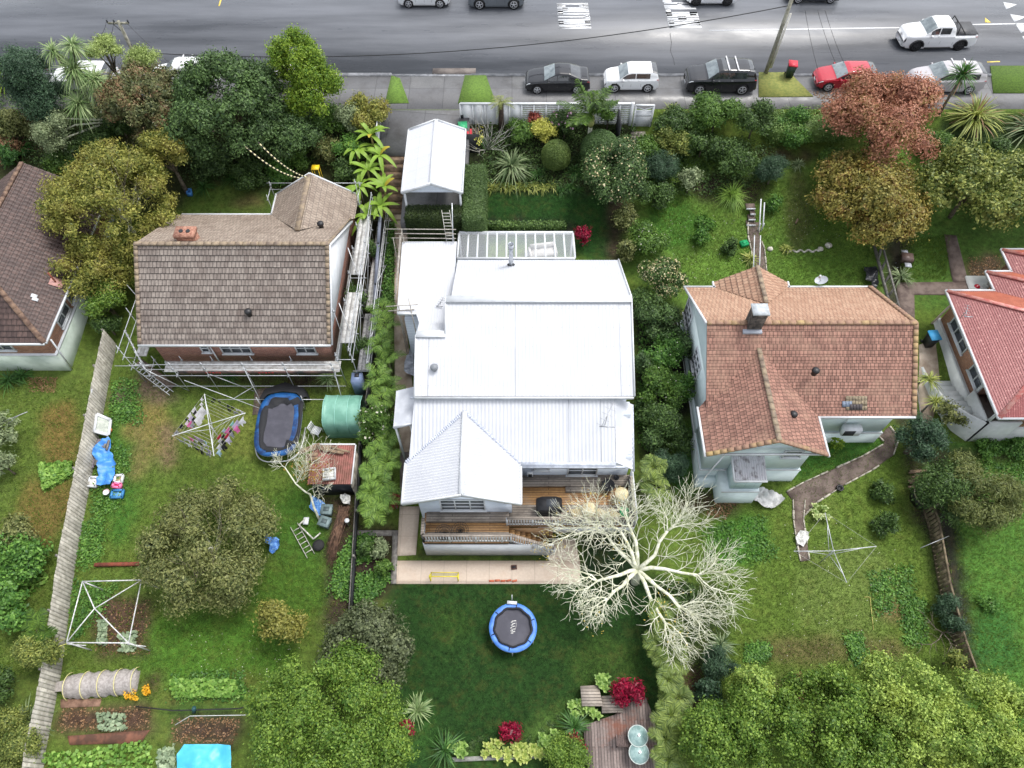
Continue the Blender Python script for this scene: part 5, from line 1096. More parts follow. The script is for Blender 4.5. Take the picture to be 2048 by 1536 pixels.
        mb.tube(wp(L * .685 - L / 2, -W * .34, H * .97), wp(L * .685 - L / 2, W * .34, H * .97), .04); mb.build('roll_bar', BLACK, t)
        for s in (-1, 1):
            for xx in xw:
                mb = MB()
                for k in range(10):
                    a, a2 = pi * k / 10, pi * (k + 1) / 10; f = lambda q: wp(xx - L / 2 + cos(q) * (wr + .07), s * (W / 2 + .01), wr + sin(q) * (wr + .07)); mb.beam(f(a), f(a2), .09, .12, V((-sa, ca, 0)))
                mb.build('wheel_arch', BLACK, t)
            MB().beam(wp(-L * .2, s * (W / 2 + .02), .3), wp(L * .16, s * (W / 2 + .02), .3), .12, .05).build('side_step', BLACK, t)
    return t
def paint(n, c, r=.22): return mat(n, c, tuple(x * .92 for x in c[:3]) + (1,), sc=.5, rough=r, coat=.6)
PW = paint('paint_white', (.78, .79, .80, 1)); PB = paint('paint_black', (.012, .013, .016, 1), .12); PR = paint('paint_red', (.42, .012, .03, 1)); PG = paint('paint_grey', (.14, .155, .17, 1)); PS = paint('paint_silver', (.46, .44, .46, 1)); 
car('black sedan parked behind the palm', 1116, 189, 'sedan', 4.5, 1.75, 1.45, PB)
car('small white hatchback parked right of the black sedan', 1265, 186, 'small', 3.75, 1.68, 1.5, PW)
car('black off-roader with two silver roof bars parked by the verge', 1446, 191, 'suv', 4.8, 1.94, 1.76, PB, rack=1, darkroof=1)
car('red hatchback parked beside the autumn tree', 1701, 184, 'hatch', 4.25, 1.75, 1.42, PR)
car('silver estate car with white roof bars parked behind the spiky cabbage tree', 1903, 190, 'wagon', 4.95, 1.85, 1.6, PS, rack=2)
car('white double-cab pickup with black bed cover driving along the road', 1884, 103, 'ute', 5.35, 1.86, 1.82, PW, name='pickup', cat='pickup', dark_rim=1, ang=0.03)
car('white hatchback at the top edge, left of the grey off-roader', 846, 17, 'hatch', 3.95, 1.7, 1.47, PW, front=1)
car('grey off-roader cut off by the top edge of the photo', 992, 20, 'suv', 4.3, 1.8, 1.65, PG, front=1)
car('white car at the top edge beyond the right road lettering', 1428, 13, 'hatch', 3.9, 1.75, 1.5, PW, dark_rim=1)
car('dark car cut off by the top edge behind the right power pole', 1636, 8, 'hatch', 4.1, 1.75, 1.5, paint('paint_navy', (.03, .035, .045, 1)))
car('white van with roof bars parked behind the left power pole', 360, 186, 'wagon', 4.7, 1.8, 1.75, PW, rack=1, name='van', cat='van')
car('pale car mostly hidden behind the tall light green tree', 556, 186, 'hatch', 4.0, 1.7, 1.45, PS)
car('white car mostly hidden behind the cabbage trees at the left', 158, 186, 'wagon', 4.6, 1.75, 1.5, PW)
car('grey car mostly hidden behind the blue-green conifer', 20, 186, 'hatch', 4.0, 1.7, 1.45, PG)

# ------------------------------------------------------------------ poles and wires
PT = mat('silvered_pole_timber', lin(158, 156, 142), lin(120, 118, 104), sc=4, rough=.8)
def upright(px, py, tx, ty, base):
    """top of a pole that stands on base, from where it shows in the photo"""
    z = 4.0
    best = min((abs(PX(tx, ty, base.x + dx).y - base.y) + abs(dx) * .6, dx) for dx in [k * .02 - 1.2 for k in range(120)])[1]; return PX(tx, ty, base.x + best)
b1 = P(284, 141, 0); t1 = PY(236, 42, b1.y)
pp = thing('power_pole', 'leaning timber power pole with crossarm at the left by the road', 'power pole', b1, 'power poles beside the road')
MB().tube(b1 - ZZ * .5, t1, .15, .11, 10).build('shaft', PT, pp); a_, b_ = t1 + V((-.75, 0, -.15)), t1 + V((.65, 0, -.15)); ca_ = MB().beam(a_, b_, .1, .12).build('crossarm', PT, pp)
for k in (0, .33, 1): MB().tube(a_.lerp(b_, k), a_.lerp(b_, k) + ZZ * .22, .05, n=8).build('insulator', DARK, ca_)
MB().beam(t1 + V((0, 0, -.9)), a_.lerp(b_, .2), .03).build('stay', DARK, pp)
b2 = P(1531, 147, 0); t2 = PY(1583, 0, b2.y); t2 = b2 + (t2 - b2) * 1.12
pp2 = thing('power_pole', 'tall timber power pole with white cable pipe by the dry verge', 'power pole', b2, 'power poles beside the road'); MB().tube(b2 - ZZ * .5, t2, .15, .12, 10).build('shaft', PT, pp2)
for dx in (.17, .25): MB().tube(b2 + V((dx, -.08, .5)), t2 + V((dx, -.08, -1.5)), .035, n=6).build('cable_pipe', mat('pipe_white', lin(214, 212, 204), rough=.5), pp2)
WM_ = mat('cable_black', (.02, .02, .022, 1), rough=.6)
def wire(a, b_, sag, lb, r=.018, m=WM_, name='cable'):
    a, b_ = V(a), V(b_); pts = [a.lerp(b_, k / 24) - ZZ * sag * 4 * (k / 24) * (1 - k / 24) for k in range(25)]; tag(MB().path(pts, r, n=5).build(name, m), lb, 'cable')
wire(t1 + V((0, -.1, -2.2)), t2 + V((0, 0, -1.0)), 1.6, 'black overhead cable running from the left pole to the right pole', .03)
for i, (k, px, lb) in enumerate(((0, 180, 'thin wire from the left end of the crossarm down towards the road'), (.33, 205, 'thin wire from the middle of the crossarm down towards the road'))): wire(a_.lerp(b_, k) + ZZ * .2, P(px, 75, 3), .4, lb, .012)
wire(t1 + V((.5, 0, -.1)), P(345, 130, 1.6), .2, 'thin stay wire from the crossarm towards the white van', .012); wire(t1 + V((.1, 0, -1.6)), P(300, 145, .2), .1, 'dark stay wire close beside the left power pole', .018)
for i, (x0, y0_, x1, y1_, lb) in enumerate(((1610, 20, 1636, 140, 'thin wire nearest the right pole crossing the road'), (1635, 20, 1672, 128, 'middle thin wire crossing the road above the red hatchback'), (1650, 20, 1688, 126, 'thin wire farthest from the right pole above the red hatchback'))): wire(P(x0, y0_, 6), P(x1, y1_, 3), .1, lb, .012)
# striped covers on the service lines
def stripe(a, b_, lb):
    t = thing('striped_cable', lb, 'cable', a, 'striped service cables'); a, b_ = V(a), V(b_); n = 30; f = lambda s: a.lerp(b_, s) - ZZ * .5 * 4 * s * (1 - s)
    m1, m2 = MB(), MB()
    for k in range(n): (m1 if k % 2 else m2).tube(f(k / n), f((k + 1) / n), .045, n=6)
    m1.build('cover', mat('cover_yellow', lin(232, 222, 176), rough=.6), t); m2.build('cover_band', mat('cover_dark', lin(60, 56, 50), rough=.6), t)
stripe(P(487, 290, 1.5), P(598, 356, 1.2), 'left of two yellow and black striped service cables above the tiled roof'); stripe(P(516, 284, 1.5), P(612, 354, 1.0), 'right of two yellow and black striped service cables above the tiled roof')

# ------------------------------------------------------------------ bins, trampolines and things in the yards
def wheelie(px, py, lb, body, lid, rz=0, s=1.0, dz=0, z=None):
    c = G(px, py, dz) if z is None else P(px, py, z); t = thing('wheelie_bin', lb, 'bin', c); R = lambda x, y, zz: c + V((x * cos(rz) - y * sin(rz), x * sin(rz) + y * cos(rz), zz)) 
    mb = MB(); lo = [R(x * .22, y * .24, .06) for x, y in ((-1, -1), (1, -1), (1, 1), (-1, 1))]; hi = [R(x * .28, y * .31, .98) for x, y in ((-1, -1), (1, -1), (1, 1), (-1, 1))]
    mb.add(lo + hi, [(3, 2, 1, 0), (4, 5, 6, 7), (0, 1, 5, 4), (1, 2, 6, 5), (2, 3, 7, 6), (3, 0, 4, 7)]); mb.build('body', body, t)
    mb = MB().prism([R(x * .31, y * .35 - .0, .98) for x, y in ((-1, -1), (1, -1), (1, 1), (-1, 1))], .07); mb.tube(R(-.25, .38, 1.0), R(.25, .38, 1.0), .025); mb.build('lid', lid, t)
    for sx in (-.27, .27): MB().tube(R(sx - .03, .26, .1), R(sx + .03, .26, .1), .1, n=12).build('wheel', BLACK, t)
BG = mat('bin_green', lin(36, 58, 46), rough=.5); BR = mat('lid_red', lin(206, 48, 66), rough=.45)
wheelie(1577, 153, 'dark green wheelie bin with red lid on the dry grass verge', BG, BR, -.2, z=.07)
wheelie(937, 290, 'wheelie bin with pinkish red lid beside the white carport', BG, BR, .05); wheelie(927, 275, 'wheelie bin with green lid next to the red-lidded bin', BG, mat('lid_green', lin(50, 160, 106), rough=.5), .1)
wheelie(1853, 690, 'dark wheelie bin with bright blue lid beside the red roofed house', BLACK, mat('lid_blue', lin(82, 178, 232), rough=.45), .1)
t = thing('fence', 'low black picket fence right of the carport below the red-lidded bin', 'fence', G(940, 305)); c = V(t['_o']); mb = MB().box(c.x - .75, c.x + .7, c.y - .04, c.y + .04, c.z, c.z + 1.5); mb.build('panel', DARK, t)
mb = MB()
for k in range(7): mb.box(c.x - .6 + .2 * k, c.x - .53 + .2 * k, c.y + .06, c.y + .1, c.z + .6, c.z + 1.9)
mb.build('picket', WOOD, t)
YC = mat('yellow_plastic', lin(244, 206, 40), rough=.5); c = P(634, 346, -1.6); t = thing('yellow_chair', 'yellow plastic seat on thin legs just behind the brick house gable', 'chair', c)
MB().rb(c + ZZ * .45, .5, .45, .05).build('seat', YC, t)
for x in (-.22, .22):
    for y in (-.2, .2): MB().tube(c + V((x, y, -1.8)), c + V((x, y, .45)), .02).build('leg', YC, t)
def tramp(label, c, rx, ry, rz, blue, n=40, sq=1.0, hgt=.78, net=None, pad=.3):
    t = thing('trampoline', label, 'trampoline', c); c = V(c)
    def pt(a, k, z): 
        x, y = abs(cos(a)) ** sq * (1 if cos(a) > 0 else -1) * (rx - k), abs(sin(a)) ** sq * (1 if sin(a) > 0 else -1) * (ry - k); return c + V((x * cos(rz) - y * sin(rz), x * sin(rz) + y * cos(rz), z))
    A_ = [2 * pi * k / n for k in range(n)]
    MB().add([pt(a, pad, hgt) for a in A_], [tuple(range(n))]).build('jumping_mat', mat('jumping_mat', lin(74, 74, 84), lin(62, 62, 72), sc=1.5, rough=.7), t)
    mb = MB(); vs = []
    for k, z in ((0, hgt - .06), (0, hgt + .03), (pad * .5, hgt + .06), (pad, hgt + .02)): vs += [pt(a, k, z) for a in A_]
    mb.add(vs, [(i * n + k, i * n + (k + 1) % n, (i + 1) * n + (k + 1) % n, (i + 1) * n + k) for i in range(3) for k in range(n)]); mb.build('safety_pad', blue, t, True)
    mb = MB(); mb.path([pt(a, .03, hgt - .1) for a in A_ + [A_[0]]], .03, n=6); mb.build('frame', GALV, t)
    for k in range(6):
        a = 2 * pi * k / 6 + .5; MB().tube(pt(a, .05, hgt - .08), pt(a, .0, 0), .03).build('leg', GALV, t)
    return t, pt, A_
blue = mat('pad_blue', lin(86, 138, 216), lin(66, 116, 196), sc=2, rough=.5)
c = G(1027, 1252, .0); c = G(1026, 1262, .0)
t, pt, A_ = tramp('round trampoline with light blue pad and dark mat on the dark lawn', c, 1.2, 1.2, 0, blue)
NETM = mat('net_black', (.015, .016, .02, 1), rough=.8)
mb = MB(); vs = []
for k, z in ((.24, .80), (.22, .9), (.30, .97), (.33, .84)): vs += [pt(a, k + .03 * sin(9 * a), z) for a in A_]
mb.add(vs, [(i * 40 + k, i * 40 + (k + 1) % 40, (i + 1) * 40 + (k + 1) % 40, (i + 1) * 40 + k) for i in range(3) for k in range(40)]); mb.build('rolled_net', NETM, t, True)
for k in range(6): a = .35 + k * pi / 3; MB().path([pt(a, .28, .8), pt(a, .12, .9), pt(a, -.02, .72)], .02).build('strap', NETM, t)
p = pt(pi / 2, -.02, .85); mb = MB().rb(p + V((-.05, -.03, 0)), .5, .16, .08, -.06); mb.tube(p + V((-.05, .1, 0)), p + V((-.05, .3, .3)), .02); mb.build('entrance_bar', WHITE, t)
# worn lettering on the mat
mb = MB(); o = c + V((.0, 0, .79)); rnd = random.Random(4)
for j, (y, w_, x) in enumerate(((.30, .22, .1), (.24, .08, -.02), (.17, .16, .08), (.1, .12, 0), (.03, .18, .06), (-.04, .1, -.04), (-.1, .2, .06), (-.17, .14, -.01), (-.23, .22, .05), (-.3, .12, .0))):
    mb.beam(o + V((x - w_ / 2 - .05, y, 0)), o + V((x + w_ / 2 - .05, y + .03, 0)), .035, .003)
mb.path([o + V((.13, .34, 0)), o + V((.17, .15, 0)), o + V((.13, -.05, 0)), o + V((.06, -.2, 0))], .008, n=4)
mb.build('mat_lettering', mat('mat_print', lin(214, 214, 210), rough=.7), t)
# oval trampoline with sagging net
c2 = G(566, 862, 0); bl2 = mat('pad_deep_blue', lin(28, 88, 148), lin(16, 48, 92), sc=2, rough=.5)
t, pt, A_ = tramp('large oblong trampoline with dark mat, blue pad and black net sagging over it', c2, 1.28, 2.05, .04, bl2, 48, .62, .9, pad=.46)
mb = MB(); vs = []; n = 48
for k, z in ((.22, .96), (.3, 1.04), (.44, 1.0), (.54, .9)): vs += [pt(a, k * (1.5 if sin(a) > .55 else 1) + .05 * sin(5 * a + k * 9) - (.28 if cos(a) > .6 and sin(a) > -.6 else 0), z + .04 * sin(7 * a)) for a in A_]
mb.add([v for v in vs], [(i * n + k, i * n + (k + 1) % n, (i + 1) * n + (k + 1) % n, (i + 1) * n + k) for i in range(3) for k in range(n) if not (6 < (k % 24) < 10 and i == 0)]); mb.build('sagging_net', NETM, t, True)
mb = MB(); vs = [pt(pi / 2 + d, -.05, 1.0) for d in (-.9, -.5, 0, .5, .9)] + [pt(pi / 2 + d, -.75 + abs(d) * .5, .9) for d in (-.9, -.5, 0, .5, .9)] + [pt(pi / 2 + d, -.9 + abs(d) * .5, .1) for d in (-.9, -.5, 0, .5, .9)]
mb.add(vs, [(i * 5 + k, i * 5 + k + 1, i * 5 + 5 + k + 1, i * 5 + 5 + k) for i in range(2) for k in range(4)]); mb.build('hanging_net', NETM, t, True)
mb = MB(); mb.path([pt(a, -.1, .35) for a in [pi * 1.02 + pi * .98 * k / 14 for k in range(15)]], .035, n=6); mb.path([pt(.5, -.06, .3), pt(.5, -.1, 1.6)], .03); mb.path([pt(pi - .5, -.06, .3), pt(pi - .5, -.1, 1.6)], .03); mb.path([pt(-.5, -.08, .3), pt(-.5, -.08, 1.1)], .03); mb.build('net_pole', GALV, t)

# rotary clothes lines
def hoist(label, c, R_, a0, zt, zc, lines, m, lowmast=False):
    t = thing('rotary_clothes_line', label, 'clothes line', c); c = V(c); MB().tube(c, c + ZZ * (zt + .1), .03, n=8).build('mast', m, t); ends = []
    for k in range(4):
        a = a0 + k * pi / 2; e_ = c + V((cos(a) * R_[k % len(R_)], sin(a) * R_[k % len(R_)], zt + .35)); ends.append(e_); MB().tube(c + ZZ * zt, e_, .022).build('arm', m, t); MB().tube(c + ZZ * zc, (c + ZZ * zt).lerp(e_, .75), .016).build('brace', m, t)
    hub = c + ZZ * zt; mb = MB()
    for j in range(lines):
        s = 1 - j * .13
        for k in range(4): mb.tube(hub.lerp(ends[k], s), hub.lerp(ends[(k + 1) % 4], s), .006, n=4)
    lw_ = mat('line_wire', lin(190, 190, 184), rough=.5)
    if lines: mb.build('line', lw_, t)
    return t, hub, ends
c = G(1640, 1125, 0); t, hub, ends = hoist('bare metal rotary clothes line with four arms on the right lawn', c, (2.1, 1.95, 2.2, 1.75), .06, 1.9, 1.3, 1, GALV)
c = G(28, 880, 0); hoist('thin rusty rotary clothes line at the left edge beyond the plank fence', c, (1.9,), .35, 1.8, 1.3, 0, STEEL)
c = G(428, 868, 0); t, hub, ends = hoist('rotary clothes line loaded with washing in the left yard', c, (2.2, 1.95, 2.15, 1.95), 0, 2.1, 1.4, 6, WHITE)
def at2(px, py, z): return P(px, py, Tz(c.x, c.y) + z)
tips = [at2(491, 826, 2.4), at2(409, 788, 2.4), at2(344, 872, 2.4), at2(428, 912, 2.4)]; hub = at2(418, 848, 2.1)
for ch in list(t.children):
    bpy.data.objects.remove(ch, do_unlink=True)
MB().tube((hub.x, hub.y, Tz(hub.x, hub.y)), hub + ZZ * .1, .03, n=8).build('mast', WHITE, t)
for e_ in tips: MB().tube(hub, e_, .024).build('arm', WHITE, t); MB().tube(hub - ZZ * .6, hub.lerp(e_, .75), .016).build('brace', WHITE, t)
mb = MB()
for j in range(6):
    s = 1 - j * .12
    for k in range(4): mb.tube(hub.lerp(tips[k], s), hub.lerp(tips[(k + 1) % 4], s), .006, n=4)
mb.build('line', MATS['line_wire'], t)
CLC = [('white', lin(236, 234, 238)), ('black', lin(24, 24, 28)), ('pink', lin(232, 120, 180)), ('grey', lin(150, 150, 158)), ('red', lin(190, 36, 60)), ('pale blue', lin(176, 206, 220)), ('lilac', lin(206, 196, 222)), ('mint green', lin(150, 214, 200)), ('navy', lin(40, 44, 66))]
side_n = {0: 'right rear', 1: 'left rear', 2: 'left front', 3: 'right front'}; rr = random.Random(5)
def garment(side, lane, s0, s1, ci, drop_, kind):
    s = 1 - lane * .12; a = hub.lerp(tips[side], s); b_ = hub.lerp(tips[(side + 1) % 4], s); p, q = a.lerp(b_, s0), a.lerp(b_, s1); w_ = (q - p).length; d = nrm(q - p); nn = nrm(d.cross(ZZ)); cn, cc_ = CLC[ci]
    n = 5; vs = []; m_ = mat('cloth_' + cn.replace(' ', '_'), cc_, tuple(x * .85 for x in cc_[:3]) + (1,), sc=5, rough=.9)
    prof = {'shirt': [1.0, .98, .62, .6, .62], 'sheet': [1, 1, 1.02, 1, .98], 'trousers': [.9, .85, .95, .9, .85], 'sock': [1, .9, .85, .8, .6]}[kind]
    for j in range(n):
        for i in range(5): x = (i / 4 - .5) * prof[j] * w_ + w_ / 2; vs.append(p + d * x - ZZ * (drop_ * j / (n - 1) + (0 if j else 0)) + nn * (.05 * sin(i * 2.1 + j + side) * j / 3 + .03 * j * rr.uniform(-.4, .4)))
    mb = MB().add(vs + [v + nn * .006 for v in vs], [(j * 5 + i, j * 5 + i + 1, j * 5 + i + 6, j * 5 + i + 5) for j in range(n - 1) for i in range(4) if not (kind == 'trousers' and j > 1 and i == 1)] + [(25 + j * 5 + i, 25 + j * 5 + i + 5, 25 + j * 5 + i + 6, 25 + j * 5 + i + 1) for j in range(n - 1) for i in range(4) if not (kind == 'trousers' and j > 1 and i == 1)])
    lane_n = ['outermost', 'second', 'third', 'fourth', 'fifth', 'innermost'][lane]
    o = mb.build(kind if kind != 'sheet' else 'cloth', m_); tag(o, f'{cn} {kind if kind != "sheet" else "cloth"} pegged on the {lane_n} {side_n[side]} line', 'laundry', 'washing on the rotary clothes line')
rows = {(1, 0): [(.08, .14, 0, .25, 'sock'), (.30, .42, 0, .5, 'shirt'), (.44, .54, 0, .55, 'shirt'), (.56, .62, 1, .5, 'trousers'), (.7, .8, 1, .3, 'sock'), (.85, .95, 3, .3, 'sock')],
        (1, 1): [(.12, .2, 0, .3, 'sock'), (.34, .44, 1, .5, 'shirt'), (.48, .6, 6, .55, 'shirt'), (.62, .72, 0, .5, 'shirt')], (1, 2): [(.15, .45, 0, .8, 'sheet'), (.48, .58, 1, .5, 'trousers'), (.6, .78, 2, .5, 'shirt')],
        (1, 3): [(.3, .6, 0, .7, 'sheet'), (.64, .8, 3, .4, 'shirt')], (2, 0): [(.1, .3, 3, .3, 'sock'), (.32, .46, 0, .35, 'shirt'), (.5, .58, 1, .5, 'trousers'), (.6, .7, 1, .55, 'shirt'), (.74, .9, 3, .4, 'shirt')],
        (2, 1): [(.12, .34, 0, .3, 'sheet'), (.38, .52, 3, .45, 'shirt'), (.56, .7, 0, .5, 'shirt'), (.74, .9, 6, .5, 'shirt')], (2, 2): [(.2, .36, 2, .35, 'shirt'), (.38, .5, 0, .3, 'shirt'), (.54, .6, 1, .4, 'sock'), (.64, .84, 0, .3, 'sheet')], (2, 3): [(.3, .6, 6, .5, 'sheet'), (.64, .74, 5, .4, 'shirt')],
        (3, 0): [(.06, .16, 5, .5, 'shirt'), (.2, .3, 1, .6, 'trousers'), (.34, .46, 6, .55, 'shirt'), (.48, .56, 3, .5, 'shirt'), (.6, .72, 2, .55, 'shirt'), (.76, .92, 0, .5, 'shirt')],
        (3, 1): [(.1, .22, 0, .5, 'shirt'), (.26, .34, 1, .5, 'trousers'), (.38, .5, 4, .5, 'shirt'), (.54, .62, 8, .5, 'shirt'), (.66, .86, 6, .5, 'sheet')], (3, 2): [(.2, .32, 0, .5, 'shirt'), (.34, .44, 1, .5, 'shirt'), (.48, .66, 2, .55, 'shirt'), (.7, .84, 7, .4, 'shirt')], (3, 3): [(.2, .4, 4, .4, 'shirt'), (.46, .6, 5, .4, 'shirt')],
        (0, 0): [(.08, .24, 0, .2, 'sheet'), (.3, .36, 1, .2, 'sock'), (.4, .46, 8, .2, 'sock'), (.62, .68, 1, .2, 'sock'), (.74, .82, 1, .22, 'sock')], (0, 1): [(.1, .22, 3, .2, 'sock'), (.3, .4, 1, .25, 'sock'), (.76, .84, 1, .2, 'sock')]}
for (sd_, ln), L_ in rows.items():
    for g_ in L_: garment(sd_, ln, *g_)

# green tarpaulin shelter, rusty shed
GT = mat('green_tarpaulin', lin(124, 172, 154), lin(100, 150, 132), sc=1.3, rough=.45)
z0 = Tz(-10.5, 19); tp = -z0; c = G(684, 880, 0); t = thing('garden_shelter', 'small green tarpaulin garden shelter beside the palms', 'shelter', c)
fz_ = 1.7; A0, A1, A2, A3 = P(651, 787, z0 + 1.95), P(724, 787, z0 + 1.95), P(718, 848, z0 + 1.7), P(643, 848, z0 + 1.7); A0b, A1b = P(645, 806, z0 + 2.15), P(722, 806, z0 + 2.15)
xa, xb = (A0.x + A3.x) / 2, (A1.x + A2.x) / 2; ya_, yb_, ym = A0.y, A3.y, A0b.y
mb = MB(); prof = [(ya_, z0), (ya_, z0 + 1.75), (ym + .1, z0 + 2.05), (ym - .5, z0 + 1.95), (yb_ + .15, z0 + 1.7), (yb_, z0 + 1.45), (yb_ - .05, z0 + .7), (yb_, z0)]
N_ = 10; vs = [(xa + (xb - xa) * i / N_, y, z + (.03 * sin(i * 2.3 + k) if 0 < k < 7 else 0)) for i in range(N_ + 1) for k, (y, z) in enumerate(prof)]
mb.add(vs, [(i * 8 + k, i * 8 + k + 1, i * 8 + 9 + k, i * 8 + 8 + k) for i in range(N_) for k in range(7)] + [tuple(range(8)), tuple(range(N_ * 8, N_ * 8 + 8))[::-1]]); mb.build('cover', GT, t, False)
mb = MB()
for i in (0, 3.3, 6.6, 10): x = xa + (xb - xa) * i / 10; mb.path([(x, y, z + .035) for y, z in prof[1:-1]], .02, n=5)
mb.build('frame', mat('tarp_seam', lin(150, 206, 190), rough=.5), t); gchair(G(636, 868, .0), 1.2, 'small pale metal chair by the green shelter', WHITE, name='metal_chair')
zs = Tz(-10.7, 15.7) + 1.9; q = [P(625, 890, zs), P(709, 892, zs), P(703, 968, zs - .15), P(616, 966, zs - .15)]
RI = mat('rusty_red_iron', lin(148, 92, 84), lin(112, 72, 60), sc=1.6, rough=.6)
sh = thing('shed', 'low shed with a rusty red iron roof and black sides', 'shed', drop(((q[0] + q[2]) / 2))); x0_, x1_ = (q[0].x + q[3].x) / 2, (q[1].x + q[2].x) / 2
mb = MB(); roof(mb, [(x0_, q[0].y, zs), (x1_, q[0].y, zs), (x1_, q[2].y, zs - .15), (x0_, q[2].y, zs - .15)], 'iron', .12, .018); mb.build('roof', RI, sh)
mb = MB().beam((x0_, q[0].y + .03, zs), (x1_, q[0].y + .03, zs), .08, .1); mb.beam((x1_ + .03, q[0].y, zs), (x1_ + .03, q[2].y, zs - .15), .07, .08); mb.build('roof_edge', WHITE, sh)
MB().box(x0_ + .1, x1_ - .1, q[2].y + .1, q[0].y - .1, zs - 2.3, zs - .2).build('wall', mat('black_polythene', (.012, .014, .02, 1), (.02, .022, .03, 1), sc=4, rough=.35), sh)
MB().box(x1_ - .1, x1_ - .02, q[2].y + .1, q[0].y - .1, zs - 2.3, zs - .2).build('side_wall', mat('shed_cream', lin(190, 184, 172), lin(130, 122, 112), sc=3, rough=.8), sh)
for i, (a, b_, w_, lb) in enumerate((((598, 905), (640, 890), .3, 'widest pale board'), ((632, 892), (675, 896), .16, 'pale board along the roof edge'), ((640, 897), (688, 906), .18, 'longest grey board'), ((660, 894), (700, 904), .12, 'thin board on the right'), ((611, 912), (636, 908), .2, 'short grey board on the left'), ((611, 919), (640, 916), .2, 'lowest short grey board'))):
    z = zs + .07 + .035 * i; tag(MB().beam(P(*a, z), P(*b_, z), w_, .035).build('plank', WOOD), lb + ' lying loose on the red shed roof', 'board', 'boards on the shed roof')
c = P(660, 950, zs - .02); t = thing('white_tub', 'square white tub on the red shed roof', 'tub', c); mb = MB(); rz = .12
R = lambda x, y, z: c + V((x * cos(rz) - y * sin(rz), x * sin(rz) + y * cos(rz), z))
for x, y, sx, sy in ((0, .3, .66, .05), (0, -.3, .66, .05), (.31, 0, .05, .6), (-.31, 0, .05, .6)): mb.rb(R(x, y, 0), sx, sy, .22, rz)
mb.build('rim', WHITE, t); MB().rb(c + ZZ * .0, .6, .6, .08, rz).build('base', mat('tub_speckle', lin(214, 214, 208), lin(150, 150, 146), sc=16, rough=.6), t)
# metal box (gas or electricity cabinet) by the scaffold
c = G(722, 780, 0); t = thing('metal_cabinet', 'tall blue-grey metal cabinet beside the scaffold corner', 'cabinet', c); CBM = mat('blue_grey_metal', lin(128, 144, 176), lin(112, 128, 160), rough=.4)
MB().rb(c, .62, .62, 1.45).build('body', CBM, t); MB().rb(c + V((0, .12, 1.45)), .26, .26, .03).build('hatch', BLACK, t)
# ladders, boxes, tarps, sticks
AL = MATS['aluminium']; c = G(610, 1078, .1)
t = thing('ladder', 'aluminium extension ladder lying on the grass left of the stick pile', 'ladder', c); ladder(t, G(588, 1050, .1), G(622, 1112, .1), .42, AL, 7)
t = thing('metal_trolley', 'open grey metal frame lying beside the aluminium ladder', 'frame', c); z = .25; mb = MB(); pts = [G(610, 1038, z), G(598, 1050, z), G(627, 1078, z), G(641, 1066, z)]
for a, b_ in zip(pts[:-1], pts[1:]): mb.beam(a, b_, .07, .06)
mb.build('rail', AL, t); MB().ob(G(612, 1042, .2), (.14, 0, 0), (0, .2, 0), (0, 0, .04)).build('plate', WHITE, t)
mb = MB(); c = G(638, 1092, 0); mb.lathe(c + ZZ * .1, [(.15, 0), (.3, -.06), (.32, .06), (.15, .1)], 18); tag(mb.build('tyre', RUB), 'dark old tyre half hidden beside the ladder frame', 'tyre')
BX = mat('box_grey_plastic', lin(128, 146, 146), lin(108, 126, 128), sc=3, rough=.5)
def storage(px, py, rz, lb, s=.62):
    c = G(px, py, 0); t = thing('storage_box', lb, 'box', c, 'grey lidded storage boxes'); MB().rb(c, s * .9, s * .8, .38, rz).build('body', BX, t); l = MB().rb(c + ZZ * .38, s, s * .9, .06, rz).build('lid', BX, t); MB().rb(c + ZZ * .44, s * .5, s * .42, .02, rz).build('lid_panel', mat('box_dark_grey', lin(86, 100, 102), rough=.5), l)
storage(656, 1024, -.05, 'grey lidded storage box on the blue bag'); storage(652, 1048, -.3, 'grey lidded storage box below the blue bag, next to the sticks')
BT = mat('blue_tarp', lin(72, 142, 214), lin(60, 124, 196), sc=1.5, rough=.45); BT2 = mat('blue_rag', lin(56, 110, 190), lin(120, 170, 220), sc=7, rough=.6)
def sheet(px, lb, m, off=.12, amp=.2, name='tarpaulin', cat='tarpaulin', csc=1.6, step=.1):
    o = drape(px, name, m, off, step, .0, crumple=amp, csc=csc); return tag(o, lb, cat)
sheet([(223, 879), (228, 886), (222, 905), (231, 912), (235, 930), (234, 955), (228, 974), (212, 975), (197, 973), (203, 955), (203, 940), (193, 915), (190, 893), (202, 893), (208, 888)], 'long crumpled bright blue tarpaulin beside the plank fence', BT, .1, .42, csc=1.8)
sheet([(625, 997), (640, 999), (652, 1010), (644, 1036), (638, 1034), (622, 1020)], 'blue rustling bag under the grey storage boxes', BT2, .08, .3, 'blue_bag', 'bag', 5)
sheet([(536, 1070), (542, 1078), (552, 1075), (562, 1082), (560, 1098), (548, 1110), (540, 1104), (545, 1095), (534, 1090), (533, 1076)], 'torn blue tarpaulin scrap on the grass right of the olive tree', BT2, .05, .35, csc=5)
sheet([(374, 1490), (440, 1489), (466, 1492), (470, 1600), (356, 1600), (361, 1510)], 'bright cyan tarpaulin with a puddle at the bottom edge', mat('cyan_tarp', lin(84, 190, 226), lin(70, 176, 214), sc=1, rough=.4), .25, .18)
sheet([(684, 1002), (694, 994), (704, 998), (702, 1012), (694, 1016), (688, 1012)], 'crumpled white rags on top of the stick pile', mat('white_rag', lin(226, 226, 222), lin(170, 170, 166), sc=8, rough=.9), .3, .4, 'white_rags', 'rags', 6)
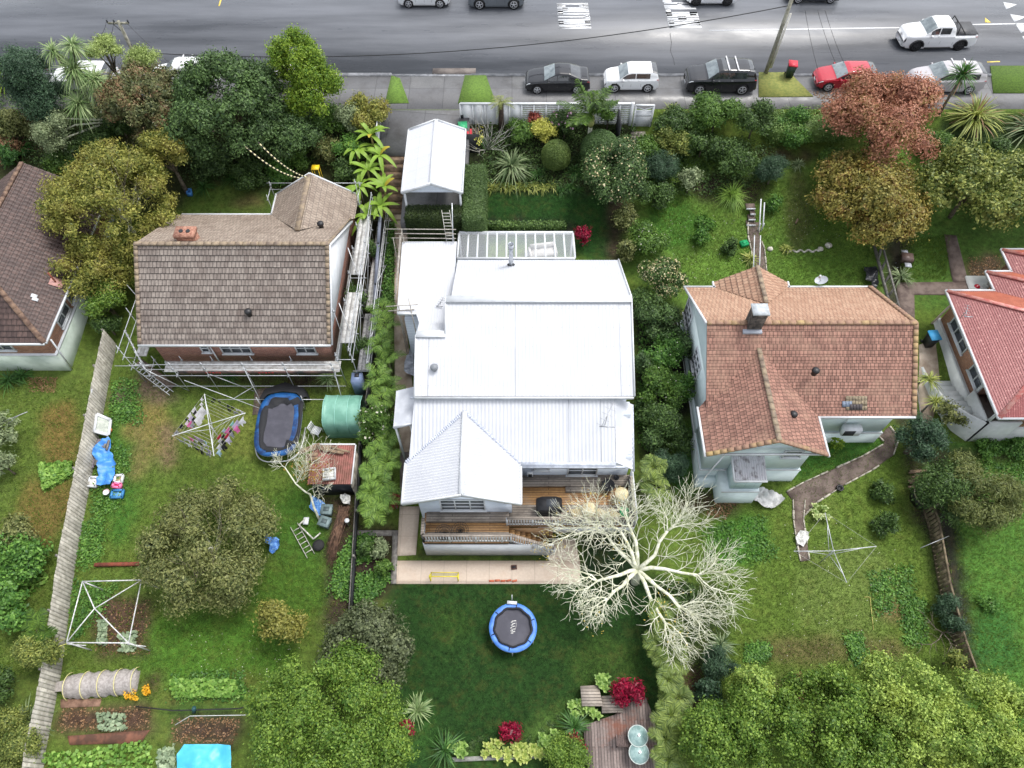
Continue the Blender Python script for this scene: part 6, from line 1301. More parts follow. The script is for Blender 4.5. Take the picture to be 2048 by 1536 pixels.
sheet([(1496, 990), (1516, 980), (1560, 992), (1564, 1005), (1545, 1020), (1518, 1016), (1505, 1005)], 'crumpled pale sheet over timber by the teal house porch', mat('pale_sheet', lin(214, 214, 212), lin(186, 186, 184), sc=3, rough=.7), .15, .35, 'pale_sheet', 'sheet', 3)
sheet([(1599, 1062), (1612, 1068), (1617, 1076), (1604, 1096), (1594, 1090), (1587, 1078)], 'white crumpled plastic lying across the narrow path', MATS['white_rag'], .1, .2, 'white_plastic', 'plastic sheet', 4)
sheet([(1725, 536), (1750, 540), (1754, 570), (1744, 590), (1730, 568), (1722, 550)], 'black plastic sheet by the slatted fence above the teal house', mat('black_sheet', (.012, .013, .016, 1), (.03, .032, .036, 1), sc=4, rough=.3), .15, .3, 'black_sheet', 'plastic sheet', 2.5)
sheet([(820, 722), (828, 706), (832, 770), (822, 768), (812, 758), (812, 740)], 'grey cloth cover over something beside the white house wall', mat('cover_cloth', lin(176, 180, 190), lin(130, 134, 142), sc=3, rough=.7), .7, .3, 'grey_cover', 'cover', 2)
t = thing('stick_pile', 'long pile of brown cut branches beside the low black fence', 'branches', G(680, 1070)); mb = MB()
for k in range(80):
    s = random.random(); a, b_ = G(700 - 22 * random.random(), 1010 + 20 * random.random(), .1 + .4 * random.random()), G(672 - 22 * random.random(), 1085 + 50 * random.random(), .05 + .3 * random.random()); m_ = a.lerp(b_, .5) + V((random.uniform(-.12, .12), 0, .05)); mb.path([a, m_, b_], random.uniform(.012, .035), .008, 5)
mb.build('branches', mat('brown_bark', lin(120, 92, 74), lin(70, 52, 42), sc=4, rough=.9, isl=.5), t)
c = G(696, 1045, .3); tag(MB().lathe(c, [(.09, -.3), (.11, .25), (.13, .25), (.13, .32), (.001, .33)], 14).build('white_pot', WHITE), 'narrow white pot standing at the right of the stick pile', 'pot')
# clutter by the plank fence
c = G(205, 850, .25); t = thing('window_frame', 'old white window with glass leaning on the plank fence', 'window', c); pts = [G(193, 828, .75), G(221, 840, .35), G(217, 870, .3), G(188, 862, .7)]
for a, b_ in zip(pts, pts[1:] + pts[:1]): MB().beam(a, b_, .17, .07).build('rail', WHITE, t)
MB().add(pts, [(0, 1, 2, 3)]).build('pane', mat('dull_glass', lin(130, 140, 126), lin(90, 104, 90), sc=5, rough=.2), t)
def tub(px, py, rz, lb, m, sx, sy, h, inner, name='plastic_tub', z=.0, cat='tub'):
    c = G(px, py, z); t = thing(name, lb, cat, c); R = lambda x, y, zz: c + V((x * cos(rz) - y * sin(rz), x * sin(rz) + y * cos(rz), zz)); mb = MB()
    for x, y, a, b_ in ((0, sy / 2, sx, .05), (0, -sy / 2, sx, .05), (sx / 2, 0, .05, sy), (-sx / 2, 0, .05, sy)): mb.rb(R(x, y, 0), a + .04, b_ + .04, h, rz)
    mb.build('rim', m, t); MB().rb(c, sx, sy, h * .45, rz).build('base', inner, t); return t
tub(188, 966, -.05, 'white ceramic sink lying next to the plank fence', WHITE, .5, .55, .25, mat('enamel', lin(228, 226, 224), rough=.2), 'sink', cat='sink'); 
tub(240, 960, .1, 'white tub of small things right of the blue tarpaulin', WHITE, .42, .42, .25, mat('mixed_stuff', lin(200, 180, 120), lin(90, 80, 70), sc=20, rough=.8)); tub(237, 974, -.1, 'pink plastic tub below the white tub', mat('pink_plastic', lin(236, 120, 166), rough=.5), .42, .22, .3, mat('pink_inner', lin(220, 84, 140), rough=.5)); tub(237, 990, .05, 'blue plastic crate on the grass by the pink tub', mat('blue_plastic', lin(58, 130, 186), rough=.5), .6, .42, .22, mat('blue_inner', lin(110, 166, 196), lin(80, 140, 180), sc=9, rough=.5))
c = G(217, 988, 0); t = thing('bucket', 'small white bucket left of the blue crate', 'bucket', c); MB().lathe(c, [(.13, 0), (.17, .28), (.18, .28), (.16, .27), (.001, .22)], 18).build('body', WHITE, t); MB().path([c + V((.17 * cos(a), .17 * sin(a), .3)) for a in [pi * k / 10 for k in range(11)]], .01, n=4).build('handle', mat('pink_handle', lin(226, 130, 150), rough=.5), t)
t = thing('board_stack', 'stack of boards lying against the plank fence under the blue tarpaulin', 'boards', G(196, 915)); 
for i, (a, b_, w_) in enumerate((((198, 878), (183, 936), .25), ((206, 880), (190, 930), .2), ((213, 880), (207, 900), .12), ((218, 880), (213, 900), .12))): MB().beam(G(*a, .15 + .08 * i), G(*b_, .15 + .08 * i), w_, .06).build('plank', WOODG if i else mat('plank_blue_grey', lin(128, 120, 130), rough=.7), t)
c = G(222, 862, .1); tag(MB().lathe(c, [(.09, 0), (.13, .2), (.001, .18)], 12).build('clay_pot', mat('terracotta', lin(190, 120, 76), rough=.8)), 'small terracotta pot beside the old window', 'pot')
c = P(409, 321, -2.4); t = thing('blue_drum', 'bright blue plastic tub among the shrubs above the brick house', 'tub', c); LBM = mat('sky_blue_plastic', lin(74, 140, 214), rough=.5); MB().lathe(c, [(.25, -.4), (.3, .2), (.32, .2), (.3, .22), (.001, .2)], 20).build('body', LBM, t); MB().tube(c + V((-.32, 0, .2)), c + V((-.1, 0, .24)), .03).build('handle', LBM, t)
tub(381, 388, .2, 'small blue plastic tub at the edge of the golden tree', LBM, .25, .4, .3, LBM)
# gazebo frame, net tunnel, boards, edging
fr = thing('gazebo_frame', 'square white pole frame with crossed roof poles over the vegetable bed', 'frame', G(208, 1230)); zf = Tz(-20, 11) + 1.5
cs = [P(165, 1163, zf), P(283, 1160, zf), P(257, 1286, zf), P(133, 1285, zf)]; ap = P(189, 1217, zf + .5); WP = mat('white_pipe', lin(222, 222, 222), lin(180, 180, 180), sc=6, rough=.5)
for a, b_ in zip(cs, cs[1:] + cs[:1]): MB().tube(a, b_, .03).build('eave_pole', WP, fr)
for a in cs: MB().tube(a, ap, .028).build('roof_pole', WP, fr); MB().tube(a, (a.x * .985, a.y, Tz(a.x, a.y)), .035).build('leg', WP, fr)
MB().tube(G(255, 1288, .3), G(292, 1293, .1), .025).build('foot_bar', WP, fr); MB().tube(G(133, 1288, .3), G(172, 1291, .1), .025).build('foot_bar', WP, fr)
nt_ = thing('net_tunnel', 'grey netting tunnel on curved hoops over a planted row', 'net tunnel', G(208, 1370)); a, b_ = G(136, 1374, 0), G(278, 1362, 0); d = nrm(b_ - a); sx_ = nrm(d.cross(ZZ)); NM = mat('grey_netting', lin(168, 162, 158), lin(140, 134, 130), sc=9, rough=.8); vs = []; n = 28
for i in range(n + 1):
    r_ = .62 * (.88 + .12 * abs(cos(pi * i / 7))) * (1 if 1 < i < n - 1 else .8); p = a.lerp(b_, i / n); p.z = Tz(p.x, p.y)
    for k in range(9): q_ = pi * k / 8; vs.append(p + sx_ * cos(q_) * r_ * (1 + .06 * sin(i * 1.7 + k)) + ZZ * sin(q_) * r_ * 1.1)
MB().add(vs, [(i * 9 + k, i * 9 + k + 1, i * 9 + k + 10, i * 9 + k + 9) for i in range(n) for k in range(8)] + [tuple(range(9)), tuple(range(n * 9, n * 9 + 9))]).build('netting', NM, nt_, True)
for i in range(5): p = a.lerp(b_, .04 + i * .235); p.z = Tz(p.x, p.y); MB().path([p + sx_ * cos(pi * k / 12) * .65 + ZZ * sin(pi * k / 12) * .72 for k in range(13)], .02).build('hoop', mat('hoop_yellow', lin(222, 214, 150), rough=.5), nt_)
MB().add([a + sx_ * .25 + ZZ * .4, a - sx_ * .25 + ZZ * .4, a - sx_ * .2 - d * 1.0 + ZZ * .1, a + sx_ * .2 - d * 1.0 + ZZ * .1], [(0, 1, 2, 3)]).build('net_tail', NM, nt_)
def boards(px, lb, m, off=.05, name='ground_board'): o = drape(px, name, m, off, .6, .05); return tag(o, lb, 'board')
boards([(122, 1399), (204, 1397), (200, 1413), (122, 1416)], 'pale brown cardboard strip just below the net tunnel', mat('cardboard', lin(140, 110, 92), lin(104, 78, 64), sc=3, rough=.85))
boards([(136, 1472), (300, 1460), (282, 1486), (140, 1490)], 'brown cardboard sheets between the two vegetable rows', mat('cardboard_dark', lin(124, 82, 64), lin(84, 58, 46), sc=2, rough=.85))
t = thing('bed_edging', 'rusty brown sleeper edging above the white pole frame', 'edging', G(235, 1130)); MB().beam(G(190, 1130, .1), G(280, 1128, .1), .18, .2).build('sleeper', mat('rusty_timber', lin(130, 66, 48), lin(100, 54, 42), sc=3, rough=.85), t)
t = thing('irrigation_pipe', 'black garden pipe stretched above the dark vegetable row', 'pipe', G(400, 1422)); mb = MB().path([G(272, 1413, .3), G(345, 1421, .35), G(392, 1420, .4), G(480, 1417, .4), G(545, 1394, .4)], .03); mb.build('pipe', BLACK, t); MB().tube(G(388, 1424, .1), G(388, 1416, .6), .1, n=10).build('tank', mat('dark_teal_plastic', lin(36, 80, 84), rough=.5), t)
tag(MB().path([G(350, 1450, .4), G(380, 1432, .5), G(495, 1430, .5)], .015).build('garden_hose', WHITE), 'thin pale line stretched along the dark vegetable row', 'line')

# ------------------------------------------------------------------ fences
pf = thing('plank_fence', 'long weathered grey plank fence on the left boundary', 'fence', G(175, 1000)); bl = [(234, 690), (219, 760), (182, 960), (151, 1130), (122, 1350), (92, 1500), (80, 1600)]
base = [G(*p) for p in bl]; tot = sum((b_ - a).length for a, b_ in zip(base, base[1:])); mp = MB(); hh = 1.65
def along(base, step):
    for a, b_ in zip(base, base[1:]):
        n = max(1, int((b_ - a).length / step))
        for k in range(n): yield a.lerp(b_, k / n), a.lerp(b_, (k + 1) / n)
PLF = mat('grey_fence_plank', lin(190, 186, 174), lin(150, 146, 134), sc=3, rough=.85, isl=.65)
for i, (a, b_) in enumerate(along(base, .19)):
    a = drop(a); b_ = drop(b_); j = random.uniform(-.04, .04); lean = V((-.02, 0, 0)); q_ = a.lerp(b_, .9); mp.add([a, q_, q_ + ZZ * (hh + j) + lean, a + ZZ * (hh + j) + lean, a + V((-.03, 0, 0)), q_ + V((-.03, 0, 0)), q_ + ZZ * (hh + j) + lean + V((-.03, 0, 0)), a + ZZ * (hh + j) + lean + V((-.03, 0, 0))], [(0, 1, 2, 3), (7, 6, 5, 4), (3, 2, 6, 7), (0, 3, 7, 4), (1, 5, 6, 2)])
mp.build('planks', PLF, pf)
for z in (.4, 1.3):
    mb = MB()
    for a, b_ in along(base, 2.2): mb.beam(drop(a) + V((-.07, 0, z)), drop(b_) + V((-.07, 0, z)), .08, .08)
    mb.build('rail', WOODG, pf)
for a, b_ in along(base, 2.4): a = drop(a); MB().rb(a + V((-.14, 0, 0)), .1, .1, hh).build('post', WOODG, pf)
rf = thing('plank_fence', 'low leaning timber fence of short dark boards on the right boundary', 'fence', G(1890, 1200)); base = [G(*p) for p in ((1843, 1020), (1856, 1062), (1876, 1180), (1905, 1290), (1934, 1372))]; RW_ = mat('mossy_rail_timber', lin(136, 122, 98), lin(92, 80, 64), sc=3, rough=.9, isl=.5)
for nm, z in (('top_rail', 1.15), ('bottom_rail', .15)):
    mb = MB()
    for a, b_ in along(base, 1.6): mb.beam(drop(a) + V((.05, 0, z)), drop(b_) + V((.05, 0, z)), .09, .09)
    mb.build(nm, RW_, rf)
mb = MB()
for i, (a, b_) in enumerate(along(base, .22)):
    a = drop(a); mb.beam(a + V((.02, .05, .05)), a + V((.06 + random.uniform(-.06, .06), .05 + random.uniform(-.06, .06), random.uniform(1.0, 1.25))), .17, .03, V((1, 0, 0)))
mb.build('planks', RW_, rf)
bf = thing('boundary_fence', 'tall dark boundary fence between the scaffolded house and the palms', 'fence', G(760, 600)); CAPM = mat('fence_cap_blue_grey', lin(120, 126, 142), rough=.6); base = [G(*p) for p in ((769, 448), (764, 520), (759, 600), (757, 680))]
for i, (a, b_) in enumerate(along(base, 2.2)):
    a, b_ = drop(a), drop(b_); MB().beam(a + ZZ * .75, b_ + ZZ * .75, .06, 1.5).build('panel', DARK, bf); MB().beam(a + ZZ * 1.55, b_ + ZZ * 1.55, .2, .05).build('cap', CAPM, bf); MB().rb(a, .11, .11, 1.6).build('post', DARK, bf)
bf = thing('low_fence', 'low black retaining fence beside the stick pile', 'fence', G(708, 1140)); base = [G(*p) for p in ((750, 690), (742, 780), (724, 900), (717, 1030), (712, 1120), (706, 1228))]
for i, (a, b_) in enumerate(along(base, 2.0)): a, b_ = drop(a), drop(b_); MB().beam(a + ZZ * .3, b_ + ZZ * .3, .06, .7).build('panel', DARK, bf); MB().rb(a, .1, .1, .8).build('post', WOODG, bf); MB().beam(a + V((-.1, 0, .55)), b_ + V((-.1, 0, .55)), .05).build('rail', WOODG, bf)
rf2 = thing('rail_fence', 'pale timber rail fence with struts beyond the teal house roof', 'fence', G(1770, 560)); p0, p1 = G(1762, 480, .9), G(1800, 620, .9); q0, q1 = G(1748, 490, .5), G(1782, 620, .4)
MB().beam(p0, p1, .1, .08).build('rail', WOODG, rf2); MB().beam(q0, q1, .12, .2).build('rail', WOODG, rf2)
for k in range(5): a, b_ = p0.lerp(p1, .1 + .2 * k), q0.lerp(q1, .25 + .18 * k); MB().beam(a, b_, .07).build('strut', WOODG, rf2); MB().rb(drop(a), .1, .1, .9).build('post', WOODG, rf2)
rf3 = thing('rail_fence', 'thin pale wire fence running between the teal house and the stair wall', 'fence', G(1850, 850)); mb = MB().path([G(1832, 760, .9), G(1840, 820, 1.0), G(1850, 900, 1.0)], .03); mb.build('rail', WOODG, rf3)
for k in range(3): a = G(1834 + 8 * k, 770 + 55 * k, 0); MB().rb(a, .08, .08, 1.0).build('post', WOODG, rf3)
# steps and white rails above the teal house
st = thing('garden_steps', 'dark garden steps with pale nosings and white handrails above the teal house', 'steps', G(1508, 425))
for k in range(4): a, b_ = G(1493 + 4 * k * (k < 3), 451 - 11 * k, .1 + .12 * k), G(1511, 451 - 11 * k, .1 + .12 * k); MB().beam(a, b_, .06, .12).build('nosing', WHITE, st); MB().beam(a + V((0, .25, .0)), b_ + V((0, .25, .0)), .45, .1).build('tread', PATH, st)
for x in (1519, 1526): MB().beam(G(x, 453, .7), G(x + 3, 398 + (x - 1519), 1.0), .07, .06).build('handrail', WHITE, st); MB().rb(G(x - 4, 462, 0), .07, .07, .7).build('post', WHITE, st)
for x in (1509, 1521): MB().beam(G(x, 471, .6), G(x - 2, 534, .6), .06, .05).build('handrail', WHITE, st)
wt = thing('water_trough', 'round black water tub with pale rim beside the right boundary fence', 'tub', G(1842, 1000)); c = V(wt['_o']); mb = MB().lathe(c, [(.62, 0), (.68, .7), (.62, .7), (.58, .1), (.001, .1)], 28); mb.build('tub', BLACK, wt)
MB().lathe(c, [(.63, .68), (.7, .68), (.7, .74), (.63, .74), (.63, .68)], 28).build('rim', mat('rim_cream', lin(196, 190, 160), lin(140, 132, 104), sc=5, rough=.8), wt)
tag(MB().lathe(G(1678, 978, 0), [(.16, 0), (.2, .15), (.2, .2), (.13, .2), (.12, .1), (.001, .08)], 16).build('round_drain_pot', BLACK), 'small round black pot on the lawn below the curved path', 'pot')
mb = MB()
for k in range(9): a = G(1815 + random.uniform(0, 14), 942 + 4 * k, .1 + .03 * k); mb.beam(a, a + V((.9, random.uniform(-.15, .15), .05)), .12, .05)
tag(mb.build('timber_pile', WOOD), 'pile of weathered timber offcuts above the round black tub', 'timber')
c = G(1487, 490, 0); t = thing('green_crate', 'bright green plastic crate in the grass left of the steps', 'crate', c); MB().rb(c, .5, .4, .25, .3).build('body', GP, t); MB().rb(c + ZZ * .25, .3, .2, .06, .5).build('lid', GP, t)
c = G(1804, 530, 0); t = thing('grill', 'dark boxy outdoor grill with pale shelves under the yellow-green tree', 'grill', c); MB().rb(c + ZZ * .5, .7, .6, .35, -.2).build('body', mat('grill_brown', lin(96, 78, 72), rough=.5), t)
for k in (-1, 1): MB().rb(c + V((.05 * k, .55 * k, .6)), .4, .35, .04, -.1).build('shelf', mat('shelf_pale', lin(176, 180, 188), rough=.4), t); MB().path([c + V((-.3, .2 * k, 0)), c + V((-.6, .2 * k - .3, .3))], .02).build('leg', STEEL, t)
t = thing('pruning_heap', 'small red mower beside pale sacks at the corner of the red roofed house', 'mower', G(1950, 578)); c = V(t['_o']); MB().lathe(c, [(.18, .05), (.24, .2), (.12, .34), (.001, .36)], 14).build('engine_cover', PR, t); MB().rb(c + V((.55, 0, 0)), .5, .4, .35, .3).build('grass_bag', mat('sack_white', lin(200, 204, 200), lin(160, 164, 160), sc=5, rough=.8), t); MB().rb(c, .5, .45, .14, .1).build('deck', DARK, t)
t['label'] = 'small red mower with pale grass bag at the corner of the red roofed house'; t.name = 'lawn_mower'
def rock(px, py, r, lb): 
    mb = MB(); ico(mb, G(px, py, r * .3), (r, r * .9, r * .7), .12, 12); tag(mb.build('rock', mat('pale_rock', lin(206, 202, 190), lin(160, 156, 144), sc=5, rough=.85), smooth=True), lb, 'rock', 'pale rocks on the front lawn')
rock(1657, 491, .24, 'largest pale round rock at the edge of the autumn tree'); rock(1641, 498, .2, 'pale rock left of the largest round one'); rock(1540, 498, .2, 'greyish rock at the left end of the stone row')
mb = MB()
for k in range(26): p = G(1572 + 2.6 * k, 502 + 2 * sin(k), .03); ico(mb, p, (random.uniform(.05, .12), .07, .06), .2, 6)
tag(mb.build('stone_row', MATS['pale_rock']), 'row of small pale stones edging the upper lawn', 'stones')
tag(MB().tube(G(1591, 447, .07), G(1596, 438, .07), .06, n=8).build('log', WOOD), 'short pale log lying on the worn grass', 'log')
for i, (a, b_, lb) in enumerate((((1740, 1195), (1747, 1260), 'long thin bamboo cane lying on the right lawn'), ((1728, 1194), (1741, 1194), 'short cane at the top of the long bamboo cane'))): tag(MB().tube(G(*a, .05), G(*b_, .05), .018).build('cane', mat('bamboo', lin(200, 190, 110), rough=.6)), lb, 'cane')
tag(MB().tube(G(1841, 1096, 1.2), G(1898, 1072, 1.3), .02).build('wire_pole', STEEL), 'thin pale rod poking across the right boundary fence', 'rod')
tag(MB().tube(G(180, 815, .6), G(184, 778, 1.7), .03).build('white_batten', WHITE), 'thin white batten leaning behind the plank fence', 'batten')

# ------------------------------------------------------------------ bottom deck, planters
ds = struct(drape([(1166, 1452), (1230, 1430), (1240, 1400), (1290, 1396), (1308, 1440), (1316, 1520), (1310, 1620), (1190, 1620), (1170, 1500)], 'timber_terrace', TIM_WR, .22, .8, .25))
for poly, h, lb in (([(1161, 1372), (1197, 1370), (1206, 1412), (1164, 1412)], .72, 'higher square grey timber bench platform left of the green rosettes'), ([(1203, 1392), (1242, 1390), (1246, 1424), (1204, 1426)], .5, 'lower square grey timber bench platform under the crimson plant')):
    t = thing('timber_platform', lb, 'platform', G(*poly[0])); c_ = [P(x, y, Tz(4, 4) + h) for x, y in poly][::-1]
    MB().prism(c_, -.14).build('top', TIM_W, t); cen = sum(c_, V((0, 0, 0))) / 4
    MB().prism([cen + (p - cen) * .93 - ZZ * .14 for p in c_], -h).build('base', DARK, t)
GTM = mat('table_glass', lin(150, 176, 172), lin(120, 148, 146), sc=5, rough=.12, spec=.9)
for px, py, lb in ((1276, 1472, 'upper of two round glass garden tables on the bottom deck'), (1278, 1506, 'lower of two round glass garden tables on the bottom deck')):
    c = G(px, py, .92); c.z -= .7; t = thing('glass_table', lb, 'table', c, 'round glass tables on the bottom deck'); MB().lathe(c, [(.46, .7), (.46, .715), (.001, .716)], 28).build('tabletop', GTM, t); mb = MB().path([c + V((.46 * cos(a), .46 * sin(a), .71)) for a in [2 * pi * k / 28 for k in range(29)]], .022, n=5); mb.build('rim', mat('rim_pale', lin(190, 200, 196), rough=.4), t)
    MB().lathe(c, [(.04, .0), (.04, .725), (.001, .73)], 10).build('pedestal', STEEL, t)
    for k in range(3): a = k * 2.1 + .3; MB().tube(c + V((.05 * cos(a), .05 * sin(a), .3)), c + V((.3 * cos(a), .3 * sin(a), 0)), .02).build('leg', STEEL, t)
c = G(1243, 1484, .22); gchair(c, pi / 2, 'low brown slatted chair beside the glass tables', mat('brown_slats', lin(112, 96, 92), lin(90, 76, 72), sc=4, rough=.7), name='slatted_chair')
struct(drape([(905, 1515), (1090, 1508), (1090, 1516), (905, 1524)], 'stone_edging', mat('grey_edging', lin(150, 150, 144), lin(120, 120, 114), sc=3, rough=.8), .18, .6, .2))
struct(drape([(712, 1062), (792, 1062), (792, 1072), (712, 1072)], 'bed_edging_timber', WOODG, .12, .6, .2)); struct(drape([(786, 1062), (797, 1062), (793, 1168), (782, 1168)], 'bed_edging_timber', WOODG, .14, .6, .2))
# ------------------------------------------------------------------ leaves
L_DARK = leafm('leaf_dark_green', lin(42, 66, 32), lin(108, 138, 70))
L_MID = leafm('leaf_mid_green', lin(56, 88, 34), lin(118, 152, 66))
L_LIME = leafm('leaf_lime', lin(70, 106, 26), lin(160, 184, 62))
L_OLIVE = leafm('leaf_olive', lin(58, 74, 34), lin(146, 150, 92), lin(84, 92, 46))
L_GOLD = leafm('leaf_gold_green', lin(70, 88, 30), lin(168, 166, 82), lin(112, 100, 46))
L_RED = leafm('leaf_autumn_red', lin(126, 80, 62), lin(196, 140, 114), lin(136, 114, 64))
L_BRN = leafm('leaf_autumn_gold', lin(78, 84, 32), lin(168, 156, 80), lin(128, 94, 50))
L_YG = leafm('leaf_yellow_green', lin(60, 84, 32), lin(172, 178, 94))
L_BOT = leafm('leaf_fresh_green', lin(56, 92, 26), lin(148, 176, 76))
L_BOT2 = leafm('leaf_pale_fresh_green', lin(72, 108, 36), lin(176, 198, 98), lin(130, 146, 52))
L_RND = leafm('leaf_grey_olive', lin(48, 60, 34), lin(132, 142, 102))
L_BLUE = leafm('needle_blue_green', lin(38, 62, 46), lin(92, 122, 88))
L_GREY = leafm('leaf_grey_green', lin(104, 120, 84), lin(168, 180, 136))
L_RDK = leafm('leaf_dark_glossy', lin(38, 62, 32), lin(114, 144, 82))
L_PINKT = leafm('leaf_bronze_tips', lin(40, 60, 32), lin(124, 128, 82), lin(150, 116, 88))
L_CRIM = leafm('leaf_crimson', lin(96, 8, 34), lin(186, 30, 72), None, .4)
L_YEL = leafm('leaf_yellow_variegated', lin(140, 144, 50), lin(232, 228, 120))
L_FLAX = leafm('blade_flax', lin(70, 96, 56), lin(168, 182, 136))
L_FLAXY = leafm('blade_flax_yellow', lin(92, 112, 40), lin(196, 200, 110))
L_CAB = leafm('blade_cabbage', lin(86, 118, 60), lin(190, 206, 150))
L_CABD = leafm('blade_cabbage_dark', lin(40, 78, 34), lin(96, 140, 66))
L_PALM = leafm('frond_green', lin(38, 80, 22), lin(150, 184, 80))
L_BAN = leafm('banana_leaf', lin(66, 112, 30), lin(158, 188, 76), lin(100, 140, 44))
L_BANY = leafm('banana_leaf_yellow', lin(150, 150, 46), lin(206, 180, 70))
L_NIK = leafm('nikau_frond', lin(30, 62, 14), lin(104, 136, 44))
L_IVY = leafm('leaf_ivy', lin(50, 92, 36), lin(124, 168, 74))
L_DEAD = leafm('dead_leaf', lin(116, 84, 60), lin(176, 142, 104))
L_WHT = leafm('petal_white', lin(214, 210, 190), lin(244, 242, 230)); L_CRM = leafm('petal_cream', lin(206, 190, 140), lin(240, 232, 196)); L_PNK = leafm('petal_pink', lin(206, 150, 190), lin(240, 206, 226)); L_ORG = leafm('petal_orange', lin(220, 160, 30), lin(244, 200, 60))
BARK = mat('bark_grey', lin(120, 110, 96), lin(80, 72, 62), sc=6, rough=.9); BARKP = mat('bark_pale_lichen', lin(232, 232, 214), lin(190, 192, 164), sc=4, rough=.85); BARKD = mat('bark_dark', lin(74, 60, 50), lin(50, 40, 34), sc=6, rough=.9)
USED = set()
def shrub(label, px, py, rpx, m, hz=.8, rz=None, ry=1.0, L=.15, W=.075, cov=1.5, lobes=10, name='shrub', cat='shrub', fl=None, bark=BARK, core=.8, lr=(.34, .5), spread=.09, jit=.55, smoothball=False, tr=.06, grp=None, dead=0):
    c = G(px, py, hz); s = mpp(px, py, c.z); R = (rpx * s, rpx * s * ry, rz if rz else rpx * s * .85); g = drop(c); t = thing(name, label, cat, g, grp)
    n = int(2.2 * pi * (R[0] * R[1] + (R[0] + R[1]) * R[2] * .5) / (L * W * .55) * cov * .8); n = min(n, 60000); mb = MB()
    if smoothball:
        ico(mb, c, (R[0] * .93, R[1] * .93, R[2] * .93), .02, 18); d = sph(n, -.4); p = np.array(c) + d * np.array(R) * rng.uniform(.92, 1.03, (len(d), 1)); mb.leaves(p, d, L, W, .6); LC = [(np.array(c), np.array(R))]
    else: LC = crown(mb, c, R, lobes, n, L, W, lr=lr, core=core, spread=spread, jit=jit)
    mb.build('crown', m, t, uv=False)
    if fl:
        fm, fn, fs = fl; mb = MB(); 
        for lc, r in LC: d = sph(max(1, fn // len(LC)), -.1); mb.leaves(np.array(lc) + d * r * 1.04, d, fs, fs * .85, .35); mb.leaves(np.array(lc) + d * r * 1.05, d, fs, fs * .85, .35)
        mb.build('blossoms', fm, t, uv=False)
    trunk(t, g, LC, max(tr, .03), bark); return t
def tree(label, px, py, rpx, m, hz, **k):
    k.setdefault('L', .2); k.setdefault('W', .1); k.setdefault('lobes', 20); k.setdefault('tr', .16); k.setdefault('spread', .13); k.setdefault('lr', (.24, .4)); k.setdefault('name', 'tree'); k.setdefault('cat', 'tree')
    return shrub(label, px, py, rpx, m, hz, **k)
def tuft(label, px, py, m, L=1.0, w_=.05, n=60, hz=0, el=(.5, 1.4), droop=(.3, .8), name='flax', cat='plant', grp=None, dead=0, at=None, part='blades'):
    b0 = G(px, py, hz) if at is None else at; t = thing(name, label, cat, drop(b0) if at is None else at, grp); mb = MB(); md = MB()
    for k in range(n): (md if random.random() < dead else mb).__class__; blade(md if random.random() < dead else mb, b0 + V((random.uniform(-.08, .08), random.uniform(-.08, .08), 0)), random.uniform(0, 2 * pi), random.uniform(*el), L * random.uniform(.65, 1.1), w_ * random.uniform(.7, 1.2), random.uniform(*droop))
    mb.build(part, m, t, uv=False)
    if md.v: md.build('dead_blades', L_DEAD, t, uv=False)
    return t
def palm(label, px, py, hz=2.2, n=9, L=1.5, m=L_PALM, ll=.38, lw=.07, name='palm', grp=None, el=(.2, 1.1), droop=(.35, .75), trr=.06, bark=None, k=13):
    c = G(px, py, hz); g = drop(c); t = thing(name, label, 'palm', g, grp); a0 = random.uniform(0, 6)
    MB().tube(g - ZZ * .2, c, trr * 1.2, trr, 8).build('trunk', bark or mat('palm_stem', lin(110, 128, 84), lin(120, 104, 80), sc=2, rough=.7), t)
    for i in range(n): mb = MB(); frond(mb, c, a0 + i * 2.4, random.uniform(*el), L * random.uniform(.8, 1.1), lw, random.uniform(*droop), k, ll); mb.build('frond', m, t, uv=False)
    return t
def hedge(label, px4, ztop, m, L=.09, W=.05, bump=.04, zbot=None, cov=1.6, name='hedge'):
    c_ = [P(x, y, ztop) for x, y in px4]; x0, x1 = min(p.x for p in c_), max(p.x for p in c_); y0, y1 = min(p.y for p in c_), max(p.y for p in c_); zb = Tz((x0 + x1) / 2, (y0 + y1) / 2) - .2; mb = MB(); i = .07
    mb.box(x0 + i, x1 - i, y0 + i, y1 - i, zb, ztop - i); A_ = L * W * .5
    for (o, a, b_, nn) in ((V((x0, y0, ztop)), V((x1 - x0, 0, 0)), V((0, y1 - y0, 0)), V((0, 0, 1))), (V((x0, y0, zb)), V((x1 - x0, 0, 0)), V((0, 0, ztop - zb)), V((0, -1, 0))), (V((x0, y0, zb)), V((0, y1 - y0, 0)), V((0, 0, ztop - zb)), V((-1, 0, 0))), (V((x1, y0, zb)), V((0, y1 - y0, 0)), V((0, 0, ztop - zb)), V((1, 0, 0)))):
        k = int(a.length * b_.length / A_ * cov); u = rng.random((k, 2)); p = np.array(o) + u[:, :1] * np.array(a) + u[:, 1:] * np.array(b_); e = np.minimum(np.minimum(u[:, 0] * a.length, (1 - u[:, 0]) * a.length), np.minimum(u[:, 1] * b_.length, (1 - u[:, 1]) * b_.length)); rnd_ = np.clip(.14 - e, 0, .14) * .6
        p = p + np.array(nn) * (rng.normal(0, bump, (k, 1)) - rnd_[:, None]); mb.leaves(p, np.tile(np.array(nn), (k, 1)) + .0, L, W, .7)
    return tag(mb.build(name, m, uv=False), label, 'hedge')
